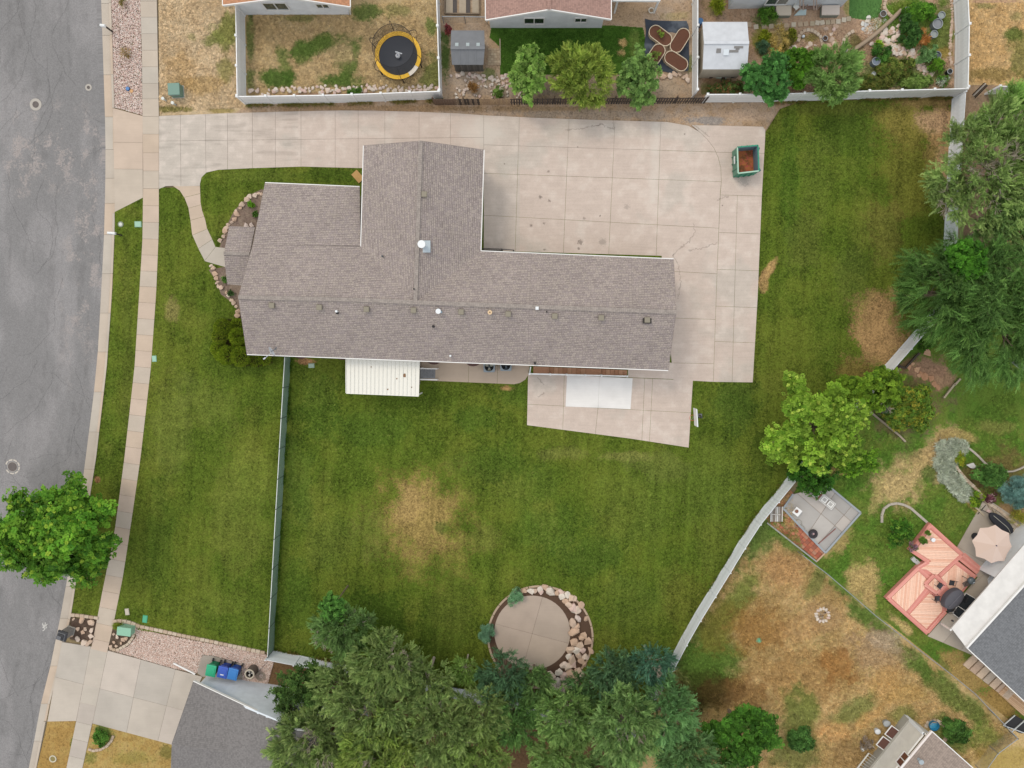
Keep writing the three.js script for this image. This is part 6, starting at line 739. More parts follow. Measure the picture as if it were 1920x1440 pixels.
// ------------------------------------------------------------------ lower left house
{
  const h = house('house', 'white house with dark grey shingle roof, gable wall and window, at the bottom left', [440, 1350]), rm = roofT('#7d7977'), wm = M('#e3eaf0', { bump: 0.002 });
  const A = P(363, 1277, 2.3), B = P(556, 1368, 5.3), Z = P(560, 1560, 5.3).sub(P(556, 1368, 5.3)), E = P(322, 1396, 4.0), D = P(428, 1412, 4.02), S = P(318, 1500, 2.6), C = P(740, 1392, 2.3);
  const rf = wpart(h, 'roof', [slab3([A, B, B.clone().add(Z), P(395, 1560, 2.9), D], 0.14), slab3([B, C, C.clone().add(Z), B.clone().add(Z)], 0.14)], rm); wpart(rf, 'roof_slope', slab3([A, D, E], 0.12), rm); wpart(rf, 'roof_slope', slab3([E, D, P(395, 1560, 2.9), S], 0.12), rm);
  rake(h, A, B); rake(h, B, C); wpart(h, 'rake_board', beam(A.clone().setY(2.2), E.clone().setY(3.9), 0.06, 0.16), M('#66625f', { plain: true }));
  const b0 = P(391, 1267), b1 = P(700, 1316), d = b1.clone().sub(b0); const w = [b0, b1, up(b1, 2.2), up(b0.clone().lerp(b1, 0.55), 5.0), up(b0, 2.15)]; wpart(h, 'wall', slab3(w, 0.14), wm);
  for (const f of [0.02]) wpart(h, 'corner_trim', beam(b0.clone().setY(0), b0.clone().setY(2.15), 0.14, 0.14), whiteTrim);
  for (let y = 0.35; y < 4.6; y += 0.3) { const e = y < 2.1 ? 0 : (y - 2.15) / 2.85 * 0.55, f = y < 2.1 ? 1 : 1 - (y - 2.2) / 2.8 * 0.45; wpart(h, 'siding_lap', beam(b0.clone().lerp(b1, e + 0.005).setY(y), b0.clone().lerp(b1, f - 0.005).setY(y), 0.17, 0.02), wm); }
  wpart(h, 'wall', slab3([b0, up(b0, 2.1), P(330, 1440, 2.1), P(346, 1420, 0)].map((v) => v.clone()), 0.12), wm);
  windowOn(h, 458, 1296.5, [b0, b1], 1.05, 0.8, '#8d8a7c'); const n = V(-d.z, 0, d.x).normalize().multiplyScalar(-1);
  for (const [x, y] of [[411, 1278], [420, 1280], [430, 1281]]) { const p = onPlane(x, y, b0, b1, up(b0, 3)); wpart(h, 'utility_meter', rbx(0.24, 0.34, 0.16, 0.03, p.x, p.y, p.z - 0.06, -0.15), M('#c7cec4', { plain: true })); wpart(h, 'conduit', cyl(p.clone().add(V(0, -0.1, -0.06)), p.clone().setY(0.05).add(V(0, 0, -0.06)), 0.02, 0.02, 6), M('#6f777b', { plain: true })); }
  wpart(h, 'conduit', pipe([P(398, 1290, 1.2), P(402, 1281, 0.5), P(403, 1278, 0.1)].map((v) => v.add(V(0, 0, -0.1))), 0.02, 12, 5), M('#8d9aa3', { plain: true }));
}
// ------------------------------------------------------------------ old concrete platform and its clutter
{
  const pl = [[1487, 926], [1549, 908], [1613, 961], [1547, 1036], [1468, 953]], L = (a, b, c, d) => [...XZ(a, b), ...XZ(c, d)];
  paving('concrete_platform', cutAll(XZs(pl), [L(1506, 935, 1570, 990), L(1594, 950, 1533, 1020), L(1582, 966, 1615, 995), L(1540, 960, 1520, 990)]), (i) => conc(['#b1aca6', '#bbb5ae', '#a9a5a0', '#c0b7ae'][i % 4]), 0.14, 0.02);
  const t = thing('low_wall', 'low grey concrete kerb around the old concrete platform', 'low wall', P(1545, 970)); for (const [a, b] of [[[1468, 953], [1547, 1036]], [[1547, 1036], [1613, 961]], [[1613, 961], [1549, 908]], [[1487, 926], [1468, 953]]]) wpart(t, 'kerb', beam(P(...a, 0.14).setY(0.13), P(...b, 0.14).setY(0.13), 0.16, 0.24), conc('#9ea4a8'));
  const bp = cutAll(XZs([[1481, 918], [1488, 926], [1468, 953], [1545, 1037], [1531, 1050], [1440, 980], [1436, 970]]), (() => { const l = []; for (let i = 1; i < 30; i++) l.push(L(1430 + i * 4.6, 900 + i * 6.5 + 60, 1450 + i * 4.6, 900 + i * 6.5 + 40)); for (let i = 0; i < 5; i++) l.push(L(1440 - i * 4 + 14, 974 + i * 4 - 22, 1535 - i * 4 + 14, 1060 + i * 4 - 22)); return l; })());
  const bm = ['#b5694d', '#a85c44', '#c07a5c', '#9d5f4a', '#b8866c'].map((c) => M(c, { bump: 0.01 })), g = struct('brick_paving', P(1490, 1000)); for (const p of bp) { if (Math.abs(area2(p)) < 0.01) continue; wpart(g, 'brick', prism(insetPoly(p, 0.012), 0, 0.08 + rr(0, 0.05)), pick(bm)); }
  wpart(g, 'joint', prism(XZs([[1481, 918], [1488, 926], [1468, 953], [1545, 1037], [1531, 1050], [1440, 980], [1436, 970]]), 0, 0.06), M('#8d6a55'));
  const bd = thing('timber_border', 'grey timber border along the outside of the brick paving', 'border', P(1490, 1010)); wpart(bd, 'timber', beam(P(1438, 980, 0.1), P(1531, 1053, 0.1), 0.12, 0.16), M('#a3a19b', { wood: true })); wpart(bd, 'timber', beam(P(1531, 1052, 0.1), P(1546, 1037, 0.1), 0.12, 0.16), M('#c9a98c', { wood: true }));
  const pk = thing('plank_stack', 'stack of grey and white planks leaning by the pale fence and bricks', 'planks', P(1456, 965, 0.2)); for (let i = 0; i < 8; i++) { const x = 1445.5 + i * 3; wpart(pk, 'plank', beam(P(x + 0.6, 950, 0.35).setY(0.35), P(x, 978, 0.3).setY(0.28), 0.09, 0.05), M(['#e1dfd9', '#b6afa6', '#8f8378', '#d3cdc4'][i % 4], { wood: true })); } wpart(pk, 'cross_plank', beam(P(1444, 964, 0.42), P(1463, 965, 0.42), 0.08, 0.04), M('#c9c3ba', { wood: true }));
  const lo = P(1551, 941, 0.4), l = thing('garden_lounger', 'white two-panel garden lounger on the concrete platform', 'lounger', V(lo.x, 0.14, lo.z), null, -0.66), wm = M('#eeece6', { plain: true }); for (const s of [-1, 1]) { mesh('frame', [bx(1.36, 0.05, 0.05, 0, 0.3, s * 0.3), bx(0.05, 0.05, 0.6, s * 0.66, 0.3, 0)], wm, l); mesh('panel', rbx(0.52, 0.05, 0.46, 0.02, s * 0.32, 0.31, 0), wm, l); mesh('panel_inset', rbx(0.3, 0.03, 0.28, 0.012, s * 0.32, 0.335, 0), M('#b4b1ac', { plain: true }), l); for (const k of [-1, 1]) mesh('leg', cyl(V(s * 0.6, 0, k * 0.28), V(s * 0.6, 0.3, k * 0.28), 0.025, 0.025, 6), wm, l); }
  const c0 = P(1530, 926, 0.4), ch = thing('garden_chair', 'white garden chair with red-brown seat beside the lounger', 'chair', V(c0.x, 0.14, c0.z), null, -0.66); mesh('seat', rbx(0.3, 0.05, 0.6, 0.02, 0.24, 0.38, 0), M('#7b4a3e', { plain: true }), ch); mesh('backrest', rbx(0.5, 0.05, 0.62, 0.02, -0.1, 0.55, 0), M('#f1efec', { plain: true }), ch); for (const [a, b] of [[-1, -1], [1, -1], [-1, 1], [1, 1]]) mesh('leg', cyl(V(a * 0.22 + 0.1, 0, b * 0.25), V(a * 0.22 + 0.1, 0.4, b * 0.25), 0.025, 0.025, 6), wm, ch);
  const tb = P(1494, 959, 0.5), tt = thing('side_table', 'square white side table with a brown bowl on the concrete platform', 'table', V(tb.x, 0.14, tb.z), null, -0.66); mesh('top', rbx(0.62, 0.05, 0.62, 0.02, 0, 0.46, 0), M('#f3f2f0', { plain: true }), tt); for (const [a, b] of [[-1, -1], [1, -1], [-1, 1], [1, 1]]) mesh('leg', cyl(V(a * 0.26, 0, b * 0.26), V(a * 0.26, 0.45, b * 0.26), 0.025, 0.025, 6), wm, tt);
  const bo = thing('bowl', 'brown bowl on the square white side table', 'bowl', V(tb.x - 0.08, 0.63, tb.z - 0.06)); mesh('bowl', new THREE.LatheGeometry([new THREE.Vector2(0.02, 0), new THREE.Vector2(0.1, 0.01), new THREE.Vector2(0.15, 0.07), new THREE.Vector2(0.13, 0.06), new THREE.Vector2(0.02, 0.02)], 20), M('#8a5f4c', { plain: true }), bo);
  const ty = P(1524.5, 1001, 0.25), t2 = thing('tyre', 'black tyre lying on the concrete platform', 'tyre', V(ty.x, 0.14, ty.z)); mesh('tread', (() => { const q = new THREE.TorusGeometry(0.28, 0.12, 10, 28); q.rotateX(Math.PI / 2); q.translate(0, 0.12, 0); return q; })(), M('#353034', { bump: 0.01 }), t2); mesh('rim', disc(0.17, 0.08, 0, 0.08, 0, 20), M('#5d555a', { plain: true }), t2); mesh('label_patch', bx(0.12, 0.01, 0.14, 0.04, 0.126, 0), M('#c5a0a0', { plain: true }), t2);
  const hr = P(1496, 981, 0.15), ho = thing('hose_loop', 'thin loop of hose on the concrete platform', 'hose', V(hr.x, 0.16, hr.z)); mesh('loop', ring(0.32, 0.018, 0, 0.03, 0, 30), M('#9a9a8e', { plain: true }), ho); mesh('tail', pipe([V(0.3, 0.02, 0.1), V(0.6, 0.02, 0.45), V(0.5, 0.02, 0.7), V(0.75, 0.02, 0.62)], 0.018, 20, 5), M('#9a9a8e', { plain: true }), ho);
  solo('wooden_pole', beam(P(1504.5, 919, 0.5), P(1531, 938, 0.3), 0.07, 0.07), M('#b5a58c', { wood: true }), 'thin wooden pole lying beside the white garden chair', 'pole');
  solo('wooden_pole', beam(P(1567, 991, 0.2), P(1534, 1020, 0.2), 0.05, 0.05), M('#8f5a52', { wood: true }), 'thin red-brown pole lying on the lower platform slab', 'pole');
}
// ------------------------------------------------------------------ pink deck, patio and house on the right
{
  const hd = 0.5, t = thing('deck', 'salmon pink wooden deck with framed board panels, lower right', 'deck', P(1745, 1090)), trim = ['#e79c8e', '#e09285', '#eca698'].map((c) => M(c, { wood: true })), bdM = ['#fccdb2', '#f8c4a8', '#ffd4ba', '#f4bca0'].map((c) => M(c, { wood: true }));
  const out = [[1745, 981], [1808, 1038], [1795, 1051], [1833, 1080], [1772, 1150], [1738, 1191], [1661, 1122], [1722, 1062], [1737, 1052], [1705, 1032]]; wpart(t, 'frame', prism(XZs(out, hd), 0.05, hd - 0.05), trim[1]);
  const boards = (poly, ang, mats, w = 0.145, y = hd, name = 'board', gap = 0.007) => { const wp = XZs(poly, hd), c = centre(wp), d = [Math.cos(ang), Math.sin(ang)], n = [-d[1], d[0]], l = []; for (let k = -40; k <= 40; k++) { const o = [c[0] + n[0] * k * w, c[1] + n[1] * k * w]; l.push([o[0] - d[0] * 30, o[1] - d[1] * 30, o[0] + d[0] * 30, o[1] + d[1] * 30]); } for (const p of cutAll(wp, l)) { if (Math.abs(area2(p)) < 0.006) continue; wpart(t, name, prism(insetPoly(p, gap), y - 0.045, y + rr(-0.002, 0.002)), pick(mats)); } };
  boards([[1744, 993], [1799, 1041], [1755, 1080], [1737, 1068], [1726, 1067], [1746, 1052], [1717, 1033]], 0.02, bdM); boards([[1722, 1071], [1738, 1086], [1732, 1095], [1735, 1104], [1699, 1147], [1671, 1121]], 1.62, bdM); boards([[1743, 1112], [1751, 1119], [1768, 1131], [1766, 1147], [1737, 1179], [1706, 1152]], 0.02, bdM); boards([[1793, 1056], [1828, 1081], [1796, 1114], [1781, 1106], [1765, 1083]], 1.62, bdM); boards([[1751, 1083], [1767, 1096], [1755, 1108], [1739, 1096]], 1.62, bdM, 0.145, hd + 0.1);
  const tb = (pts, w = 3, y = hd + 0.012) => { for (let i = 0; i + 1 < pts.length; i++) for (const s of [-1, 1]) { const a = P(...pts[i], hd), b = P(...pts[i + 1], hd), n = V(-(b.z - a.z), 0, b.x - a.x).normalize().multiplyScalar(s * 0.075); wpart(t, 'trim_board', beam(a.clone().add(n).setY(y - 0.02), b.clone().add(n).setY(y - 0.02 + 0.001 * s), 0.145, 0.04), trim[(i + (s > 0 ? 1 : 0)) % 3]); } };
  tb([[1745, 986], [1802, 1039]]); tb([[1803, 1041], [1762, 1079]], 3, hd + 0.018); tb([[1744, 985], [1711, 1032]], 3, hd + 0.02); tb([[1710, 1033], [1741, 1054], [1722, 1065], [1665, 1121]], 3, hd + 0.015); tb([[1666, 1123], [1738, 1186]], 3, hd + 0.02); tb([[1739, 1186], [1773, 1147]], 3, hd + 0.015); tb([[1722, 1066], [1742, 1084]], 3, hd + 0.01); tb([[1738, 1104], [1703, 1148]], 3, hd + 0.01); tb([[1792, 1055], [1827, 1081]], 3, hd + 0.012);
  tb([[1751, 1078], [1772, 1096], [1756, 1112], [1733, 1095], [1750, 1078]], 3, hd + 0.12);
  for (let i = 0; i < 4; i++) { const o = i * 3.4; wpart(t, 'step', prism(XZs([[1797 + o * 0.9, 1049 - o * 0.9], [1800 + o * 0.9, 1045.5 - o * 0.9], [1835 + o * 0.55, 1073 - o * 0.9], [1831 + o * 0.55, 1077 - o * 0.9]], 0.4 - i * 0.1), 0.02, 0.4 - i * 0.1), trim[i % 3]); }
  // patio slabs
  const L = (a, b, c, d) => [...XZ(a, b), ...XZ(c, d)]; paving('patio', cutAll(XZs([[1792, 1028], [1846, 932], [1925, 985], [1925, 1120], [1876, 1205], [1870, 1260], [1832, 1232], [1738, 1192], [1775, 1150], [1832, 1082]]), [L(1740, 1180, 1860, 1060), L(1800, 1028, 1920, 1100), L(1780, 1190, 1815, 1150), L(1806, 1212, 1830, 1180)]), (i) => conc(['#bdb1a2', '#b6aa9b', '#c2b6a7'][i % 3]), 0.08);
  // parasol
  const e = [[1866, 984], [1892, 999.5], [1897, 1025], [1883, 1052], [1859, 1056], [1830, 1043], [1822.5, 1014], [1837.5, 990]].map(([x, y]) => P(x, y, 2.15)), tip = P(1868, 1023, 2.75), u = thing('patio_umbrella', 'pale peach eight-sided patio umbrella beside the pink deck', 'umbrella', V(tip.x, 0.08, tip.z)), cl = ['#e6cdbd', '#e2c8b7', '#dfc4b2'].map((c) => new THREE.MeshPhysicalMaterial({ color: col(c), roughness: 0.95, transmission: 0.12, side: THREE.DoubleSide, bumpMap: tGrit, bumpScale: 0.003 }));
  for (let i = 0; i < 8; i++) { const a = e[i], b = e[(i + 1) % 8], m = a.clone().lerp(b, 0.5).lerp(tip, 0.06); wpart(u, 'canopy_panel', slab3([tip, a, m, b].map((v) => v.clone()), 0.006), cl[i % 3]); wpart(u, 'rib', cyl(tip.clone().setY(tip.y - 0.05), a.clone().setY(a.y - 0.02), 0.012, 0.012, 5), blackMetal); } wpart(u, 'finial', cyl(tip, tip.clone().setY(2.86), 0.05, 0.03, 8), M('#4c3f5c', { plain: true })); wpart(u, 'pole', cyl(V(tip.x, 0.1, tip.z), tip, 0.03, 0.03, 8), blackMetal); wpart(u, 'base', disc(0.3, 0.12, tip.x, 0.14, tip.z, 20), blackMetal);
  // covered table with chairs
  const tp = P(1785, 1122, 0.95), tv = thing('patio_table', 'dark grey covered oval table on the edge of the pink deck', 'table', V(tp.x, 0.5, tp.z), null, 0.86), cov = M('#57565d', { bump: 0.01, roughness: 0.75 }); const cg = new THREE.SphereGeometry(1, 28, 8, 0, 6.2832, 0, Math.PI / 2); cg.scale(0.98, 0.2, 0.62); cg.translate(0, 0.72, 0); mesh('cover', [cg, new THREE.CylinderGeometry(1, 1.03, 0.5, 28, 1, true).scale(0.98, 1, 0.62).translate(0, 0.48, 0)], cov, tv); mesh('seam', bx(1.5, 0.02, 0.03, 0, 0.925, 0), M('#75747a', { plain: true }), tv); for (const s of [-1, 1]) mesh('leg', bx(0.08, 0.5, 0.5, s * 0.5, 0.25, 0), blackMetal, tv);
  const chairs = [[1762, 1098, 2.5, 'black wire patio chair at the upper left of the covered table'], [1757, 1122, 3.1, 'black wire patio chair at the left end of the covered table'], [1806, 1122, -0.4, 'black wire patio chair on the house side of the covered table'], [1786, 1147, 0.3, 'black wire patio chair at the lower end of the covered table'], [1790, 1096, 1.4, 'black wire patio chair at the upper right of the covered table']];
  for (const [x, y, r, lb] of chairs) { const p = P(x, y, 0.9), c = thing('patio_chair', lb, 'chair', V(p.x, x > 1780 ? 0.1 : 0.5, p.z), null, r), rod = (a, b) => cyl(V(...a), V(...b), 0.018, 0.018, 5); mesh('seat', [bx(0.42, 0.03, 0.42, 0, 0.42, 0)], M('#3a3c40', { plain: true }), c); const bk = []; for (let i = 0; i < 6; i++) bk.push(rod([0.2, 0.43, -0.2 + i * 0.08], [0.3, 0.88, -0.2 + i * 0.08])); bk.push(rod([0.3, 0.88, -0.22], [0.3, 0.88, 0.22])); mesh('backrest', bk, blackMetal, c); for (const [a, b] of [[-1, -1], [1, -1], [-1, 1], [1, 1]]) mesh('leg', rod([a * 0.2, 0, b * 0.2], [a * 0.2, 0.43, b * 0.2]), blackMetal, c); for (const s of [-1, 1]) mesh('armrest', [rod([-0.18, 0.62, s * 0.23], [0.25, 0.62, s * 0.23]), rod([-0.18, 0.42, s * 0.22], [-0.18, 0.62, s * 0.23])], blackMetal, c); }
  const gp = P(1816, 1086, 0.9), gr = thing('grill', 'dark round barbecue grill beside the pink deck steps', 'grill', V(gp.x, 0.5, gp.z), null, 0.6); mesh('bowl', new THREE.SphereGeometry(0.32, 20, 12).scale(1, 0.75, 1).translate(0, 0.75, 0), M('#4b5356', { plain: true, roughness: 0.3 }), gr); mesh('shelf', bx(0.45, 0.03, 0.4, -0.5, 0.7, 0), M('#5a4a42', { plain: true }), gr); mesh('handle', cyl(V(-0.1, 1.0, 0.1), V(0.1, 1.0, 0.1), 0.02, 0.02, 6), M('#c7ccd0', { plain: true }), gr); for (let i = 0; i < 3; i++) { const a = i * 2.094; mesh('leg', cyl(V(Math.cos(a) * 0.2, 0.55, Math.sin(a) * 0.2), V(Math.cos(a) * 0.34, 0, Math.sin(a) * 0.34), 0.02, 0.02, 6), blackMetal, gr); } mesh('side_burner', disc(0.17, 0.08, -0.42, 0.76, 0.08, 16), M('#4a3f38', { plain: true }), gr);
  const wp = P(1749, 1012, 0.7), wb = thing('deck_bucket', 'round white bucket standing on the upper pink deck', 'bucket', V(wp.x, hd, wp.z)); mesh('body', new THREE.CylinderGeometry(0.17, 0.14, 0.28, 20, 1, true).translate(0, 0.14, 0), M('#e6e9ea', { plain: true }), wb); mesh('lid', disc(0.17, 0.03, 0, 0.29, 0, 20), M('#eef1f2', { plain: true }), wb);
  for (const [x, y, s, lb] of [[1731, 1014, 0.46, 'square brown planter box with green plants on the upper pink deck'], [1740, 999, 0.3, 'small round planter at the top corner of the pink deck']]) { const p = P(x, y, 0.7), q = thing('deck_planter', lb, 'planter', V(p.x, hd, p.z), null, 0.75); mesh('box', s > 0.4 ? bx(s, 0.3, s, 0, 0.15, 0) : disc(s * 0.5, 0.25, 0, 0.13, 0, 16), M('#8a5a44', { wood: true }), q); mesh('soil', s > 0.4 ? bx(s * 0.86, 0.03, s * 0.86, 0, 0.3, 0) : disc(s * 0.42, 0.03, 0, 0.25, 0, 16), soilM, q); }
  const st = thing('stone_steps', 'two pale stone blocks at the inner corner of the pink deck', 'steps', P(1717, 1052)); for (const [x, y] of [[1714, 1049.5], [1720, 1054.5]]) { const p = P(x, y, 0.2); wpart(st, 'block', bx(0.34, 0.2, 0.42, p.x, 0.12, p.z, 0.75), conc('#c3c3bd')); }
  // hammock
  const hc = P(1875, 980, 0.7), hm = thing('hammock', 'black hammock with thin stand beside the peach umbrella', 'hammock', V(hc.x, 0.08, hc.z), null, -0.68); const hg = new THREE.SphereGeometry(1, 24, 8, 0, 6.2832, Math.PI / 2, Math.PI / 2); hg.scale(1.3, 0.35, 0.48); hg.translate(0, 0.75, 0); mesh('sling', hg, M('#26262e', { bump: 0.01 }), hm); mesh('cover', new THREE.SphereGeometry(1, 24, 6, 0, 6.2832, 0, Math.PI / 2).scale(1.28, 0.12, 0.46).translate(0, 0.75, 0), M('#23232b', { bump: 0.01 }), hm); mesh('pole', pipe([V(-1.0, 0.9, -0.05), V(-0.4, 1.15, 0.02), V(0.4, 1.15, 0.05), V(1.05, 0.85, 0.15)], 0.02, 24, 5), M('#b9b7a6', { plain: true }), hm); mesh('stand', [cyl(V(-1.3, 0.7, 0), V(-1.5, 0, 0), 0.03, 0.03, 6), cyl(V(1.3, 0.7, 0), V(1.6, 0, 0), 0.03, 0.03, 6), cyl(V(-1.5, 0.03, -0.5), V(-1.5, 0.03, 0.5), 0.03, 0.03, 6), cyl(V(1.6, 0.03, -0.5), V(1.6, 0.03, 0.5), 0.03, 0.03, 6)], blackMetal, hm);
  // house
  const h = house('house', 'house with dark grey shingle roof and broad white patio roof, right edge', [1880, 1170]), pr = M('#e4e1dc', { bump: 0.002 }), A = P(1784, 1178, 2.5), B = P(1925, 1016, 2.5), C = P(1925, 1088, 2.85), D = P(1811, 1213, 2.85);
  wpart(h, 'patio_roof', slab3([A, B, C, D], 0.12), pr); wpart(h, 'gutter', beam(D.clone().setY(2.95), C.clone().setY(2.95), 0.14, 0.16), whiteTrim);
  const E = P(1924, 1306, 2.95), rx = C.clone().sub(D).normalize(), R0 = D.clone(); const ridge = P(1990, 1380, 4.6), ridge2 = ridge.clone().addScaledVector(rx, 16); const rf = wpart(h, 'roof', slab3([D, C.clone().addScaledVector(rx, 9), ridge2, ridge], 0.14), roofT('#75777a')); rake(h, D, ridge);
  const w0 = P(1836, 1068), w1 = P(1925, 972); wpart(h, 'wall', slab3([w0, w1, up(w1, 2.4), up(w0, 2.4)], 0.14), siding); windowOn(h, 1893, 1036, [w0, w1], 1.0, 0.95, '#6f7265', 0); windowOn(h, 1879, 1054, [w0, w1], 1.0, 0.95, '#6f7265', 0);
  const v0 = P(1860, 1250), v1 = P(1925, 1330); wpart(h, 'wall', prism(XZs([[1850, 1085], [1925, 1000], [1960, 1250], [1880, 1240]]), 0, 2.3), siding);
  for (const [x, y] of [[1765, 1166], [1778, 1186]]) { const a = P(x, y, 0.1); }
  wpart(h, 'patio_post', beam(P(1761, 1167, 0.1), P(1783, 1181, 2.45), 0.16, 0.12), whiteTrim); for (const [x, y] of [[1792, 1168]]) { const a = P(x - 6, y - 4, 2.3); wpart(h, 'wall_lamp', rbx(0.12, 0.2, 0.12, 0.02, a.x, 2.3, a.z), blackMetal); }
  { const q = [[1811, 1112], [1830, 1123], [1798, 1159], [1786, 1150]].map(([x, y]) => P(x, y, 0.5)), cw = thing('glass_panel', 'dark glass panel in a white frame between covered table and patio roof', 'glass panel', q[0].clone().lerp(q[2], 0.5).setY(0.08)); wpart(cw, 'glass', slab3(q, 0.03), glassDark); for (let i = 0; i < 4; i++) wpart(cw, 'frame_bar', beam(q[i], q[(i + 1) % 4], 0.05, 0.06), whiteTrim); wpart(cw, 'frame_bar', beam(q[0].clone().lerp(q[3], 0.62), q[1].clone().lerp(q[2], 0.62), 0.05, 0.06), whiteTrim); wpart(cw, 'curb', prism(insetPoly(q.map(plan), 0.06), 0.02, 0.44), M('#c9c3b8')); }
  const ts = thing('timber_steps', 'row of weathered timber steps beside the dark grey roof, lower right', 'steps', P(1845, 1260)); for (let i = 0; i < 7; i++) { const x = 1806 + i * 12.2, y = 1247 + i * 9.6; wpart(ts, 'timber', prism(XZs([[x, y], [x + 10, y + 7.8], [x + 32, y - 14], [x + 22, y - 22]], 0.15 + i * 0.05), 0, 0.15 + i * 0.05), M(['#d6bca2', '#cbb098', '#dcc4aa', '#c4b3a0'][i % 4], { wood: true })); }
  const dk = thing('wooden_deck', 'tan wooden deck of long boards at the lower right edge', 'deck', P(1905, 1310)); { const wp = XZs([[1891, 1283], [1930, 1310], [1930, 1352], [1873, 1301]], 0.5), c = centre(wp), d = [XZ(1930, 1340)[0] - XZ(1880, 1300)[0], XZ(1930, 1340)[1] - XZ(1880, 1300)[1]], Ld = Math.hypot(...d), l = []; for (let k = -8; k <= 8; k++) { const o = [c[0] - d[1] / Ld * k * 0.14, c[1] + d[0] / Ld * k * 0.14]; l.push([o[0] - d[0] * 20, o[1] - d[1] * 20, o[0] + d[0] * 20, o[1] + d[1] * 20]); } for (const p of cutAll(wp, l)) if (Math.abs(area2(p)) > 0.01) wpart(dk, 'board', prism(insetPoly(p, 0.008), 0.4, 0.45), M(pick(['#cba47e', '#c39a72', '#d3ae89']), { wood: true })); }
}
